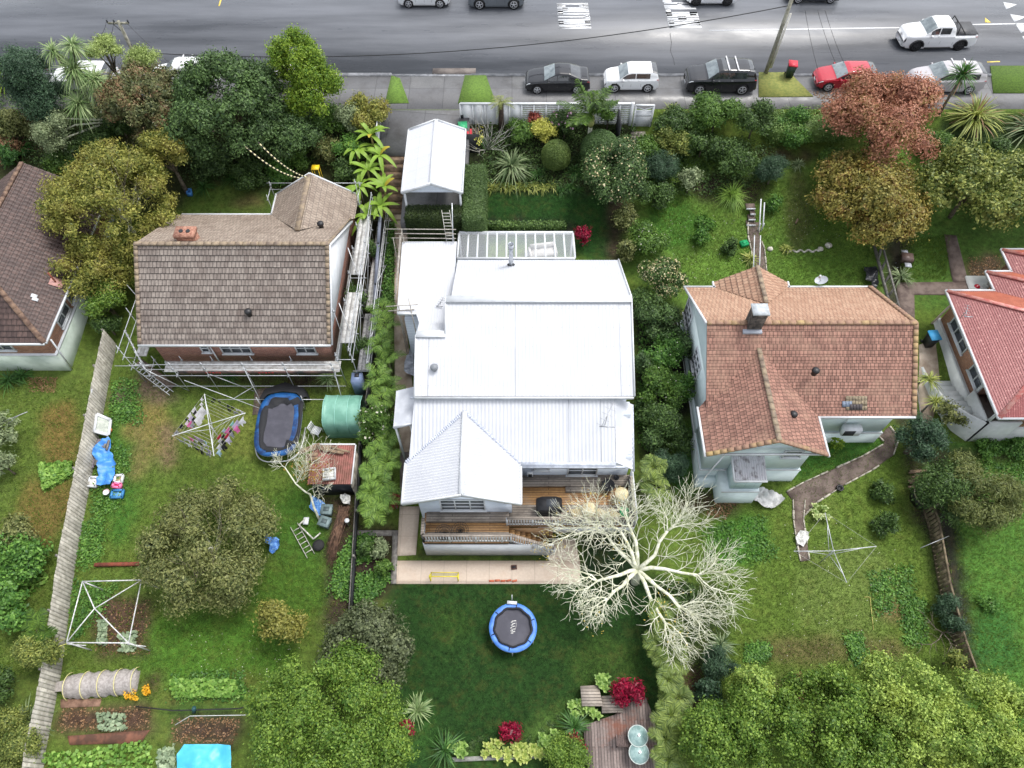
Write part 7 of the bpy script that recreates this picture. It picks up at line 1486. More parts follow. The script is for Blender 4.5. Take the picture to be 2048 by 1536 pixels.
def samp(poly, n):
    a = np.array(poly); out = np.zeros((0, 2))
    while len(out) < n:
        q_ = rng.uniform(a.min(0), a.max(0), (n * 2, 2)); q_ = q_[pip(q_[:, 0], q_[:, 1], poly)]; out = np.concatenate([out, q_])
    out = out[:n]; u, v_ = out[:, 0] - 1024, out[:, 1] - 768; dx, dy, dz = u, -v_ * CT + FPX * ST, -v_ * ST - FPX * CT; z = np.full(n, -5.0)
    for _ in range(12): t_ = (z - CH) / dz; z = .5 * z + .5 * T(dx * t_, dy * t_)
    t_ = (z - CH) / dz; return np.stack([dx * t_, dy * t_, T(dx * t_, dy * t_)], 1)
def cover(name, polys, m, n, L=.14, W=.09, h=.12, up=1.0, clump=0):
    mb = MB()
    for poly in polys:
        p = samp(poly, n)
        if clump: p = np.repeat(p[: n // clump], clump, 0) + rng.normal(0, .12, (n // clump * clump, 3)) * np.array([1, 1, .25]); p[:, 2] = T(p[:, 0], p[:, 1])
        p[:, 2] += rng.uniform(.02, 1, len(p)) ** 1.5 * h; mb.leaves(p, np.tile([0, 0, up], (len(p), 1)), L, W, .5 if up > .5 else 1)
    o = mb.build(name, m, uv=False); struct(o, 'stuff'); return o
def blades(name, polys, m, n, L=.12, W=.025):
    mb = MB()
    for poly, k in zip(polys, n):
        p = samp(poly, k); a = rng.uniform(0, 2 * pi, k); ln = rng.uniform(.5, 1.2, k) * L; h = np.stack([np.cos(a), np.sin(a), np.zeros(k)], 1) * W / 2; tip = np.stack([rng.normal(0, .5, k) * ln, rng.normal(0, .5, k) * ln, ln], 1)
        mb.np.append(np.stack([p - h, p + h, p + tip + h * .2, p + tip - h * .2], 1).reshape(-1, 3))
    o = mb.build(name, m, uv=False); struct(o, 'stuff')

# ------------------------------------------------------------------ big trees
tree('autumn tree with red and pink leaves leaning over the footpath', 1768, 245, 112, L_RED, 3.6, rz=2.9, ry=1.0, L=.17, W=.085, bark=BARKD, cov=1.5, lobes=30)
tree('golden brown autumn tree just below the red one', 1742, 395, 116, L_BRN, 2.8, rz=2.6, ry=1.0, L=.18, W=.1, bark=BARKD, lobes=30)
tree('dense yellow-green tree left of the right photo edge, above the red roofs', 1942, 375, 108, L_YG, 2.6, rz=2.4, ry=.95, L=.2, W=.12, lobes=34)
tree('yellow-green tree cut off by the right photo edge', 2080, 365, 80, L_YG, 2.6, rz=2.0, L=.2, W=.12, lobes=16)
tree('large olive green tree in the middle of the left garden', 415, 1092, 134, L_OLIVE, 2.3, rz=2.0, ry=1.0, L=.16, W=.06, lobes=46, cov=1.5, lr=(.16, .3), bark=BARKP)
tree('small yellowish tree below the large olive tree', 565, 1240, 48, leafm('leaf_yellow_olive', lin(98, 104, 44), lin(176, 170, 90)), 1.6, rz=1.2, L=.15, W=.07, lobes=12, core=.6)
tree('tall fresh green tree at the bottom left of the dark lawn', 645, 1440, 152, L_BOT, 3.0, rz=2.4, ry=.9, L=.12, W=.07, lobes=70, cov=1.7, lr=(.13, .27))
tree('fresh green tree crown lower right of the tall bottom tree', 785, 1500, 46, L_BOT, 2.4, rz=1.4, L=.15, W=.08, lobes=16)
for i, (px, py, r, hz, mm, lb) in enumerate(((1420, 1475, 70, 2.2, L_BOT, 'dark green treetop at the left end of the bottom right tree belt'), (1520, 1450, 88, 3, L_BOT, 'green treetop right of the leftmost one in the bottom right tree belt'), (1500, 1370, 34, 2.6, L_BOT2, 'small pale treetop sticking up above the bottom right tree belt'),
    (1660, 1450, 108, 3.4, L_BOT, 'broad green treetop in the middle of the bottom right tree belt'), (1800, 1395, 88, 4, L_BOT2, 'pale yellow-green treetop, highest of the bottom right tree belt'), (1860, 1490, 110, 3.4, L_BOT2, 'pale treetop at the bottom edge right of the middle one'), (1985, 1450, 100, 3.2, L_BOT2, 'pale treetop in the bottom right corner'), (1740, 1540, 100, 2.8, L_BOT, 'green treetop cut off by the bottom edge'))):
    tree(lb, px, py, r, mm, hz, rz=2.0, ry=.95, L=.12, W=.075, lobes=42, cov=1.6, lr=(.14, .28), grp='trees along the bottom right edge')
tree('dome-shaped dark shrub-like tree beside the dark lawn', 736, 1304, 92, L_RND, 1.7, rz=1.8, ry=1.05, L=.13, W=.08, lobes=30, cov=1.6, lr=(.3, .45), spread=.06)
tree('dark feathery tree beside the round black tub', 1902, 985, 62, L_DARK, 1.8, rz=1.5, L=.17, W=.05, lobes=18, core=.6)
tree('olive feathery tree right of the dark feathery tree', 1958, 985, 78, leafm('leaf_dull_olive', lin(74, 88, 44), lin(140, 146, 84)), 2.2, rz=1.7, L=.17, W=.05, lobes=26, core=.6, lr=(.2, .34))
tree('grey-green bushy tree between the teal house and the stair wall', 1838, 880, 46, L_BLUE, 1.6, rz=1.3, L=.17, W=.05, lobes=12, core=.6)
tree('golden green tree overhanging the dark tiled roof', 230, 405, 124, L_GOLD, 4.0, rz=2.6, ry=1.05, L=.17, W=.07, lobes=60, lr=(.13, .26), bark=BARKP, core=.7, cov=1.6)
tree('lower golden green tree against the left side of the scaffold', 185, 540, 78, L_GOLD, 2.6, rz=1.8, L=.17, W=.07, lobes=22, core=.7)
tree('small light green tree left of the scaffold', 208, 600, 42, L_BOT, 2.0, rz=1.2, L=.17, W=.07, lobes=10, core=.6)
tree('golden branch tips above the brick chimney house', 330, 300, 48, L_GOLD, 3.6, rz=1.2, L=.17, W=.07, lobes=14, core=.6)
tree('blue-green conifer in the upper left corner', 78, 180, 60, L_BLUE, 3.0, rz=2.8, L=.14, W=.05, lobes=26, bark=BARKD)
tree('wide glossy dark green tree beside the road in the upper left', 455, 215, 125, L_RDK, 3.0, rz=2.9, ry=1.0, L=.19, W=.09, lobes=50, cov=1.6, lr=(.16, .3))
tree('dark tree with bronze tips left of the wide glossy tree', 305, 215, 92, L_PINKT, 2.6, rz=2.4, L=.19, W=.08, lobes=30, cov=1.5, lr=(.2, .34))
tree('dark bushy tree below the wide glossy tree', 570, 265, 78, L_RDK, 1.6, rz=1.8, L=.18, W=.08, lobes=20)
tree('tall bright lime green tree left of the driveway', 598, 130, 52, L_LIME, 4.0, rz=2.4, L=.14, W=.08, lobes=20, cov=1.7)
tree('lower part of a bright lime green tree beside the glossy tree', 630, 190, 54, L_LIME, 2.8, rz=2.6, L=.14, W=.08, lobes=22, cov=1.7)
tree('light feathery tree behind the cabbage trees', 208, 100, 34, leafm('leaf_light_feathery', lin(120, 140, 70), lin(190, 206, 130)), 3.4, rz=.7, L=.15, W=.05, lobes=10, core=.5, cov=1.4)
tree('light feathery tree by the left power pole', 285, 118, 34, MATS['leaf_light_feathery'], 3.0, rz=.6, L=.15, W=.05, lobes=9, core=.5, cov=1.4)
tree('grey-green tree with pale bent branches below the cabbage trees', 112, 262, 42, L_GREY, 2.4, rz=1.3, L=.16, W=.06, lobes=14, core=.5, bark=BARKP)
mb = MB()
for a, b_, cc_ in (((205, 245), (120, 265), (150, 250)), ((205, 240), (95, 235), (150, 238)), ((200, 250), (112, 285), (140, 272))): mb.path([G(*a, 1.4), G(*cc_, 2.0), G(*b_, 2.3)], .07, .03)
tag(mb.build('fallen_branch', BARKP), 'pale bent branches below the cabbage trees', 'branch')
# camellias and clipped shapes by the white house
tree('tall camellia dotted with white flowers right of the clipped balls', 1232, 348, 66, L_RDK, 2.4, rz=2.1, L=.13, W=.08, lobes=22, fl=(L_CRM, 500, .13), lr=(.3, .42), name='camellia')
shrub('large clipped dark green dome behind the white-flowered camellia', 1200, 300, 38, leafm('leaf_clipped', lin(60, 86, 46), lin(112, 142, 84)), 1.3, rz=1.3, L=.07, W=.045, smoothball=True, cov=2.2)
shrub('clipped round green ball in front of the white fence', 1112, 312, 29, leafm('leaf_clipped_yellowish', lin(74, 98, 44), lin(136, 156, 84)), 1.0, rz=1.1, L=.07, W=.045, smoothball=True, cov=2.2)
shrub('yellow variegated round bush by the white fence', 1086, 265, 26, L_YEL, 1.0, rz=.85, L=.11, W=.07, lobes=12)
shrub('rhododendron with pink flowers by the white fence', 1130, 252, 36, L_DARK, 1.0, rz=.9, L=.15, W=.07, fl=(L_PNK, 110, .16), name='rhododendron')
shrub('small red-leaved shrub against the white fence', 1066, 236, 15, leafm('leaf_brick_red', lin(130, 60, 50), lin(176, 96, 80)), .9, rz=.4)
shrub('small flat-topped green shrub beside the dark screen', 1218, 230, 17, L_MID, 1.3, rz=.3)
shrub('dark green bush between the date palm and the yellow bush', 1045, 262, 28, L_MID, .8, rz=.8)
shrub('crimson-leaved plant at the corner of the glass pergola', 1168, 470, 17, L_CRIM, 1.0, rz=.9, L=.16, W=.06, name='cordyline', cat='plant')
shrub('crimson-leaved plant beside the white house side path', 790, 1005, 13, L_CRIM, .8, rz=.5, L=.16, W=.06, name='cordyline', cat='plant')
shrub('largest crimson-leaved plant beside the bottom deck', 1256, 1382, 31, L_CRIM, .9, rz=.7, L=.17, W=.06, name='cordyline', cat='plant')
shrub('crimson-leaved plant in the middle of the lower lawn border', 1022, 1466, 20, L_CRIM, .6, rz=.4, L=.17, W=.06, name='cordyline', cat='plant')
shrub('crimson-leaved plant at the left corner of the bottom deck', 1152, 1490, 19, L_CRIM, .6, rz=.4, L=.17, W=.06, name='cordyline', cat='plant')
shrub('small crimson-leaved plant against the tall bottom tree', 814, 1456, 14, L_CRIM, .7, rz=.4, L=.17, W=.06, name='cordyline', cat='plant')
for px, py, r, lb, mm, k in ((1350, 255, 40, 'dark green shrub right of the white gate', L_DARK, {}), (1345, 290, 36, 'yellowish shrub below the white gate steps', L_YG, {}), (1432, 235, 55, 'bushy dark green shrub below the black off-roader', L_MID, {'hz': 1.6}), (1405, 290, 40, 'green shrub beside the white-flowered camellia bank', L_DARK, {}), (1510, 240, 42, 'dark green shrub left of the pale hedge', L_DARK, {'hz': 1.5}),
    (1460, 320, 48, 'low dark green shrub above the feathery green one', L_DARK, {}), (1322, 335, 36, 'grey-green fine-leaved shrub beside the camellia', L_BLUE, {'W': .03}), (1380, 362, 22, 'white-edged shrub below the dark shrubs', L_GREY, {}), (1310, 390, 34, 'dark shrub below the camellia', L_DARK, {}), (1300, 300, 30, 'dark shrub beside the gate steps', L_MID, {}),
    (1545, 345, 34, 'blue-green fine-leaved shrub above the garden steps', L_BLUE, {'W': .03}), (1290, 485, 44, 'shrub dotted with small white flowers beside the front lawn', L_MID, {'fl': (L_WHT, 90, .09)}), (1320, 560, 48, 'shrub thick with cream blossoms beside the white roof', L_DARK, {'fl': (L_CRM, 900, .11), 'hz': 1.6}),
    (1315, 640, 42, 'dark shrub below the cream-flowered one', L_RDK, {'hz': 1.4}), (1325, 710, 46, 'green shrub in the middle of the bank right of the white roof', L_IVY, {'hz': 1.4, 'fl': (L_WHT, 60, .07)}), (1320, 780, 46, 'green shrub left of the teal house window', L_MID, {'hz': 1.4, 'fl': (L_WHT, 50, .07)}), (1325, 845, 40, 'lowest green shrub of the bank beside the white house', L_DARK, {'hz': 1.2}),
    (1290, 605, 34, 'small dark shrub squeezed between the white roof corner and the cream-flowered shrub', L_DARK, {'hz': 1.2}), (1352, 690, 34, 'green shrub touching the teal house wall', L_RDK, {'hz': 1.2}), (1295, 740, 30, 'glossy shrub close against the white roof edge', L_RDK, {'hz': 1.2}), (1355, 770, 34, 'green shrub between the two teal house side windows', L_IVY, {'hz': 1.2}), (1290, 820, 28, 'dark shrub close against the lower white roof', L_DARK, {'hz': 1.0}), (1360, 880, 30, 'dark shrub at the lower left corner of the teal house', L_DARK, {'hz': .8}), (1300, 880, 26, 'dark shrub beside the deck corner', L_RDK, {'hz': .8}),
    (1335, 930, 34, 'blue-green shrub above the bare pale tree', L_BLUE, {'W': .03}), (1250, 440, 26, 'dead brownish shrub under the camellia', L_OLIVE, {}), (1255, 500, 24, 'brownish bush right of the crimson plant', L_OLIVE, {}), (735, 225, 44, 'yellowish shrub left of the driveway', L_GOLD, {'hz': 1.5}), (700, 235, 34, 'white-flecked shrub left of the driveway', L_GREY, {'hz': 1.2}), (700, 300, 34, 'ivy-green shrub above the banana plants', L_IVY, {}),
    (752, 850, 40, 'shrub with white flowers among the palms', L_MID, {'fl': (L_WHT, 120, .15), 'hz': 1.6}), (745, 500, 22, 'dark fine-leaved shrub between fence and scaffold', L_DARK, {}), (715, 600, 24, 'dark shrub beside the scaffold decks', L_DARK, {}), (725, 690, 26, 'dark shrub below the scaffold end', L_DARK, {}), (1770, 1040 + 10, 24, 'round dark green bush on the right lawn', L_DARK, {'hz': .5}), (1765, 985, 22, 'small dark weed bush on the right lawn', L_DARK, {'hz': .3}),
    (20, 1120, 60, 'large leafy bush at the left edge behind the plank fence', L_IVY, {'hz': 1.2, 'L': .18, 'W': .11}), (30, 1220, 46, 'leafy bush above the fan palm at the left edge', L_IVY, {'L': .18, 'W': .11}), (80, 1300, 40, 'yellow-green mossy bush leaning over the plank fence', L_YG, {'hz': 1.4, 'L': .1, 'W': .05}), (30, 1480, 60, 'yellow-green bush in the bottom left corner', L_YG, {'hz': .8, 'L': .1, 'W': .05}), (-5, 1370, 34, 'dark bush at the left edge', L_DARK, {}),
    (0, 860, 34, 'pale cream-green shrub at the left edge', L_GREY, {'hz': 1.5, 'L': .2}), (5, 930, 22, 'lower pale cream-green shrub at the left edge', L_GREY, {'hz': 1.2, 'L': .2}), (30, 1010 + 60, 40, 'dull green bush behind the plank fence', L_OLIVE, {}), (1440, 1330, 34, 'grey-green spiky bush under the bare pale tree', L_BLUE, {'W': .03}), (1415, 1385, 26, 'dark blue-green bush above the bottom right trees', L_BLUE, {}), (1360, 1200, 38, 'dark bush right under the bare pale tree', L_DARK, {'hz': .6}), (1130, 1520, 46, 'rounded pale green bush at the bottom edge', L_BOT, {'L': .09, 'W': .05, 'hz': .8}),
    (1890, 1215, 22, 'grey-green spiky weed beside the leaning fence', L_BLUE, {'W': .03, 'hz': .6}), (1905, 1255, 20, 'grey-green weed bush on the leaning fence', L_BLUE, {'W': .03, 'hz': .6}), (1905, 1320, 16, 'mossy yellow clump on the leaning fence', L_YG, {'hz': .9}), (1900, 830, 30, 'sparse grey shrub in front of the stair wall', L_OLIVE, {'core': .3, 'cov': .5}), (1975, 895, 24, 'low green shrub by the white base wall', L_IVY, {'hz': .3, 'rz': .3}), (2030, 892, 30, 'low green shrub at the right edge by the white base wall', L_IVY, {'hz': .3, 'rz': .3}),
    (1400, 480, 16, 'low dark green clump left of the crate', L_IVY, {'hz': .3}), (1460, 500, 16, 'dark little bush beside the green crate', L_DARK, {'hz': .3}), (1410, 445, 18, 'leafy weed clump on the upper left lawn', L_IVY, {'hz': .2, 'rz': .2}), (1545, 410, 14, 'pale leafy clump beside the white handrail', L_IVY, {'hz': .4}), (215, 650, 26, 'dark bush in the gap beside the scaffold', L_DARK, {}), (25, 330 - 20, 24, 'dark strappy bush above the dark tiled roof', L_CABD, {'hz': .6}),
    (420, 320, 46, 'dark green shrub under the wide glossy tree', L_RDK, {'hz': .7}), (660, 250, 40, 'green shrub right of the lower lime tree', L_MID, {'hz': .9}), (250, 330, 40, 'green shrub between the golden tree and the bronze-tipped tree', L_MID, {'hz': .6}), (200, 290, 40, 'dark shrub behind the pale bent branches', L_DARK, {'hz': .6}), (120, 330, 34, 'green shrub above the ridge of the dark tiled roof', L_MID, {'hz': .4}), (560, 345, 30, 'green shrub left of the small brick gable', L_IVY, {'hz': .4}), (690, 350, 30, 'dark shrub under the banana plants', L_DARK, {'hz': .6}), (1680, 330, 40, 'green shrub under the autumn tree', L_MID, {'hz': .4}), (1870, 290, 34, 'green shrub between the two tall flaxes and the autumn tree', L_MID, {'hz': .5}), (1985, 310, 34, 'green shrub below the tall green and yellow flax', L_DARK, {'hz': .4}), (1590, 260, 40, 'leafy shrub at the near side of the pale hedge', L_IVY, {'hz': .6}),
    (760, 1100, 17, 'pale leafy shrub in the bed left of the side path', L_GREY, {'hz': .5}), (770, 1135, 15, 'small green shrub in the bed left of the patio', L_MID, {'hz': .4}), (735, 1100, 14, 'dark small shrub beside the low black fence', L_DARK, {'hz': .4}),
    (500, 350, 40, 'low dark green bush above the brick house lawn', L_DARK, {'hz': .4}), (590, 320, 30, 'dark green undergrowth bush left of the yellow seat', L_MID, {'hz': .4}), (655, 300, 30, 'brownish bush above the yellow seat', L_OLIVE, {'hz': .5}), (30, 250, 40, 'brown twiggy bush at the left edge', L_OLIVE, {'hz': .8}), (15, 300, 30, 'dull brown bush at the left edge above the tiled roof', L_DEAD, {'hz': .4}), (160, 310, 26, 'dark undergrowth bush beside the golden tree', L_DARK, {'hz': .4}), (240, 250, 30, 'dark bush under the bronze-tipped tree', L_DARK, {}), (1975, 1210, 18, 'leafy weed clump on the far right lawn', L_IVY, {'hz': .2, 'rz': .2})):
    k = dict(k); hz = k.pop('hz', 1.0); k.setdefault('rz', .7 + r * .012); shrub(lb, px, py, r, mm, hz, **k)
# hedges
hedge('tall clipped green hedge right of the carport', [(930, 327), (968, 327), (968, 440), (930, 440)], .3, leafm('leaf_hedge', lin(60, 84, 44), lin(116, 142, 84)))
hedge('dark clipped hedge in front of the carport opening', [(812, 408), (948, 408), (948, 436), (812, 436)], .1, leafm('leaf_hedge_dark', lin(30, 48, 24), lin(76, 92, 46)))
hedge('low variegated hedge along the glass pergola', [(965, 440), (1132, 440), (1132, 452), (965, 452)], -3.0, leafm('leaf_hedge_variegated', lin(40, 70, 34), lin(130, 160, 88)), L=.13, W=.09)
def bank(label, px4, ztop, m, **k): return hedge(label, px4, ztop, m, L=.15, W=.06, bump=.16, cov=1.7, **k)
bank('pale green loose hedge along the footpath left of the autumn tree', [(1545, 216), (1680, 216), (1680, 262), (1545, 262)], -.1, leafm('leaf_hedge_pale', lin(72, 104, 46), lin(150, 176, 100)))
# ------------------------------------------------------------------ palms, bananas, tufts
for i, (px, py, hz) in enumerate(((765, 618, 2.2), (772, 650, 2.3), (760, 690, 2.4), (775, 715, 2.0), (755, 755, 2.4), (778, 775, 2.0), (762, 800, 2.2), (775, 880, 2.0), (755, 905, 2.2), (772, 925, 2.2), (745, 945, 2.3), (762, 965, 2.2), (742, 985, 2.2), (765, 1000, 2.0), (748, 1018, 1.9))):
    palm(f'feathery green palm {"above" if i < 7 else "below"} the white-flowered shrub, {["topmost", "second", "third", "fourth", "fifth", "sixth", "lowest"][i] if i < 7 else ["topmost", "second", "third", "fourth", "fifth", "sixth", "seventh", "lowest"][i - 7]} there', px, py, hz, 8, 1.1, grp='palms along the side path', ll=.42, lw=.032, k=22)
for i, (px, py, hz, lb) in enumerate(((1295, 935, 2.0, 'above the bare tree'), (1300, 975, 1.8, 'just above the bare tree, lower of two'), (1310, 1225, 1.6, 'under the lower bare branches, topmost'), (1325, 1262, 1.6, 'under the lower bare branches, second'), (1308, 1290, 1.5, 'under the lower bare branches, third'), (1335, 1320, 1.8, 'right of the largest crimson plant, upper'), (1325, 1360, 1.6, 'right of the largest crimson plant, lower'), (1345, 1395, 1.6, 'beside the bottom deck, topmost'), (1330, 1430, 1.5, 'beside the bottom deck, middle'), (1320, 1480, 1.4, 'beside the bottom deck, third'), (1325, 1520, 1.4, 'beside the bottom deck at the bottom edge'))):
    palm('leafy green palm ' + lb, px + 12, py, hz, 8, 1.05, leafm('frond_light', lin(44, 78, 24), lin(156, 174, 82)), grp='palms right of the dark lawn', ll=.44, lw=.036, k=22)
t = palm('nikau palm with upright fronds and bulging stem in front of the parked cars', 1184, 226, 2.6, 18, 2.3, L_NIK, .6, .08, 'nikau_palm', el=(.25, 1.45), droop=(.1, .5), trr=.13, bark=BARKP, k=26)
c = G(1184, 226, 2.6); MB().lathe(c - ZZ * 1.1, [(.13, 0), (.24, .3), (.2, .8), (.1, 1.1)], 12).build('crownshaft', mat('crownshaft', lin(146, 150, 90), rough=.6), t, True)
palm('small palm with a thick brown trunk behind the white fence', 1002, 205, 2.2, 12, 1.0, leafm('frond_fine', lin(88, 104, 50), lin(160, 164, 96)), .22, .03, 'fern_palm', el=(-.1, .9), droop=(.4, .8), trr=.16, bark=BARKD, k=18)
palm('fan palm leaning over the plank fence at the left', 78, 1260, 1.8, 12, 1.2, L_NIK, .4, .08, 'fan_palm', el=(0, 1.2), droop=(.2, .6), trr=.15, bark=BARKD, k=16)
tuft('dead yellow palm crown beside the plank fence', 100, 1300, L_YEL, .8, .05, 26, 1.4, (0, 1), (.2, .6), 'palm_leaf_fan', 'palm leaf')
for i, (px, py, hz, yl, lb) in enumerate(((742, 270, 2.0, 1, 'topmost banana plant left of the carport'), (712, 300, 1.8, 0, 'banana plant with leaves over the shrubs, left of the topmost'), (760, 310, 2.0, 1, 'banana plant with a yellow leaf beside the garden steps'), (735, 340, 1.8, 0, 'banana plant in the middle of the clump'), (768, 375, 1.9, 1, 'banana plant reaching over the side path'), (718, 375, 1.7, 0, 'banana plant just above the scaffold top'), (760, 412, 1.8, 0, 'star-shaped banana plant above the boundary fence'), (735, 430, 1.5, 0, 'lowest banana plant beside the scaffold'))):
    c = G(px, py, hz); g = drop(c); t = thing('banana_plant', lb, 'banana plant', g, 'banana plants left of the carport'); MB().tube(g, c, .1, .06, 8).build('stem', mat('banana_stem', lin(140, 150, 80), lin(150, 120, 80), sc=3, rough=.7), t); a0 = random.uniform(0, 6)
    for k in range(9): mb = MB(); blade(mb, c, a0 + k * 2.3, random.uniform(.35, 1.1), random.uniform(1.2, 1.7), .3, random.uniform(.35, .9), 8, .25, .15); mb.build('leaf', L_BANY if (yl and k == 2) else L_BAN, t, uv=False)
t = thing('cabbage_tree', 'cabbage tree with five shaggy strap-leaved heads in the upper left', 'cabbage tree', G(182, 215)); g = drop(G(182, 215)); kk = G(165, 180, 2.2)
for px, py, hz, n, L_ in ((106, 103, 4.6, 90, .75), (146, 92, 5.0, 90, .75), (150, 140, 4.4, 170, 1.0), (190, 160, 4.0, 130, .9), (158, 208, 3.4, 130, .85)):
    h_ = G(px, py, hz); MB().path([kk, kk.lerp(h_, .5) + V((0, 0, .2)), h_], .09, .06, 7).build('limb', BARK, t); mb = MB(); md = MB()
    for k in range(int(n * 1.5)): blade(mb, h_, random.uniform(0, 6.3), random.uniform(-.7, 1.3), 1.5 * L_ * random.uniform(.7, 1.1), .06, random.uniform(.2, .8), 4)
    mb.build('leaf_head', L_CAB, t, uv=False); 
    for k in range(24): blade(md, h_, random.uniform(0, 6.3), random.uniform(-1.3, -.4), L_ * .8, .05, .3, 4)
    md.build('dead_skirt', L_DEAD, t, uv=False)
MB().path([g - ZZ * .3, g.lerp(kk, .5), kk], .14, .1, 8).build('trunk', BARK, t)
t = tuft('spiky dark green cabbage tree head in front of the silver estate car', 1925, 150, L_CABD, 1.25, .06, 170, 3.0, (-.3, 1.5), (.1, .5), 'cabbage_tree', 'cabbage tree', dead=.06); g = G(1925, 150, 3.0); MB().tube(drop(g), g, .1, .07, 8).build('trunk', BARK, t)
tuft('large green and yellow flax below the silver estate car', 1945, 240, L_FLAXY, 2.7, .085, 260, .2, (.4, 1.35), (.3, .9), dead=.05); tuft('grey-green flax at the right photo edge', 2056, 265, L_FLAX, 2.6, .085, 170, .2, (.4, 1.35), (.3, .9), dead=.08)
tuft('large pale-striped flax in front of the clipped ball', 1022, 338, L_FLAX, 2.1, .075, 190, .1, (.35, 1.4), (.3, .9)); tuft('yellow flax at the upper left edge', 15, 165, L_LIME, 2.4, .08, 180, .4, (.5, 1.4), (.2, .6)); tuft('feathery bright green grass clump by the garden steps', 1462, 392, leafm('blade_fine', lin(96, 132, 50), lin(158, 190, 88)), 1.6, .03, 320, .0, (.3, 1.4), (.3, .9), 'grass_clump')
for px, py, L_, mm, lb, hz in ((1385, 240, .8, L_FLAXY, 'strappy clump left of the dark shrubs by the footpath', .3), (1345, 225, .7, L_FLAXY, 'strappy clump right of the white gate by the footpath', .3), (960, 285, .6, L_CABD, 'green strappy clump left of the white lacy shrub', .1), (1075, 350, .6, L_CABD, 'dark strappy clump below the clipped ball', .1), (1150, 345, .7, L_CABD, 'dark strappy clump left of the camellia', .1), (430, 335, .9, L_CABD, 'large dark agapanthus clump below the blue tub', .1), (470, 360, .8, L_CABD, 'dark agapanthus clump above the brick house lawn', .1), (410, 375, .8, L_CABD, 'dark agapanthus clump beside the golden tree', .1), (48, 300, .7, L_CABD, 'green strappy clump above the dark tiled roof', .3), (20, 762, .8, L_CABD, 'dark green strappy clump below the left house', .1), (45, 752, .6, L_CABD, 'smaller dark strappy clump below the left house', .1),
    (655, 758, .55, L_CAB, 'small spiky plant below the scaffold', .5), (460, 752, .5, L_CABD, 'green strappy clump under the scaffold', .1), (890, 1500, .8, L_CABD, 'large strappy clump at the bottom left of the lower border', .2), (1148, 1455, .75, L_CABD, 'spiky green clump at the left corner of the bottom deck', .4), (835, 1420, .7, L_CAB, 'strappy clump under the dome-shaped dark tree', .1), (1857, 760, .6, L_FLAXY, 'spiky palm-like clump beside the stair wall', 1.0), (1870, 805, .5, L_FLAXY, 'thin spiky clump on the stair wall', 1.0), (1572, 498, .4, L_FLAXY, 'small yellowish clump in the stone row', .1), (1500, 520, .6, L_FLAXY, 'yellow-green clump left of the path to the teal house', .1), (60, 1440, .9, L_FLAX, 'grey grassy clump left of the plank fence bottom', .2), (1440, 1290, .7, L_FLAX, 'blue-grey grassy clump under the bare tree', .1), (1800, 555, .8, L_FLAX, 'pale arching clump beside the rail fence', .2), (1345, 960, .7, L_CABD, 'dark strappy clump above the bare tree', .1), (1595, 330, .5, L_FLAX, 'dark grassy clump under the pale hedge', .1), (1640, 1000 - 150, .3, L_FLAXY, 'small clump by the curved path', .0)):
    tuft(lb, px, py, mm, L_ * 1.5, .05, 90, hz, (.3, 1.4), (.3, .9), 'strappy_plant')
wd_ = ['first', 'second', 'third', 'fourth', 'fifth', 'sixth', 'seventh', 'eighth', 'ninth', 'tenth', 'eleventh', 'twelfth']
for i in range(12): tuft(f'yellow-green lily clump in the border above the front lawn, {wd_[i]} from the left', 968 + 17 * i, 372 + 5 * (i % 2) + (i > 8) * 4, L_FLAXY if i < 9 else L_CABD, .75, .04, 60, .05, (.3, 1.4), (.4, .9), 'lily_clump', 'plant', 'lilies above the front lawn')
def rosette(label, px, py, n, r, m, hz=.25, grp='rosette plants around the bottom deck'):
    g = G(px, py, 0); t = thing('rosette_plant', label, 'plant', g, grp); mb = MB()
    for k in range(n):
        c = G(px + random.uniform(-r, r), py + random.uniform(-r, r) * .8, hz + random.uniform(-.1, .15))
        for j in range(11): blade(mb, c, j * 2.4, .25 + .09 * j, .26 - .012 * j, .13, .2, 3, .2, .3)
        mb.tube(drop(c), c, .02, n=5)
    mb.build('rosettes', m, t, uv=False)
L_ROS = leafm('leaf_rosette', lin(84, 120, 50), lin(166, 196, 104)); L_ROSY = leafm('leaf_rosette_yellow', lin(120, 144, 60), lin(204, 210, 120))
rosette('cluster of green rosettes beside the bench platform', 1212, 1365, 12, 16, L_ROS, .6); rosette('green rosettes left of the lower bench platform', 1160, 1418, 13, 20, L_ROS, .35); rosette('green rosettes below the lower bench platform', 1190, 1424, 6, 10, L_ROS, .3); rosette('broad patch of green rosettes in the middle of the lower border', 1105, 1480, 18, 24, L_ROS, .35); rosette('yellow-green leafy patch below the middle crimson plant', 1030, 1504, 20, 24, L_ROSY, .35); rosette('yellow-green leafy patch left of the middle crimson plant', 985, 1500, 14, 20, L_ROSY, .35); rosette('green rosettes at the left end of the lower border', 915, 1500, 12, 15, L_ROS, .35)
rosette('yellow-green leafy patch right of the middle crimson plant', 1068, 1500, 12, 18, L_ROSY, .35); rosette('large-leaved green plant in the lawn behind the teal house', 1640, 1022, 8, 16, leafm('leaf_large_pale', lin(110, 140, 70), lin(206, 214, 150)), .3, None); rosette('yellowish large-leaved plant in the corner of the teal house', 1672, 885, 7, 12, L_LIME, .5, None)
for i, (px, py) in enumerate(((1115, 1435), (1097, 1448), (1108, 1452), (1085, 1460), (982, 1476), (962, 1478), (948, 1485), (1058, 1480), (945, 1500), (942, 1490))): tuft('small dark grass tussock dotted in the border lawn', px, py, L_DARK, .18, .02, 40, .0, (.3, 1.4), (.2, .6), 'grass_tussock', 'plant', 'dark tussocks in the border lawn')
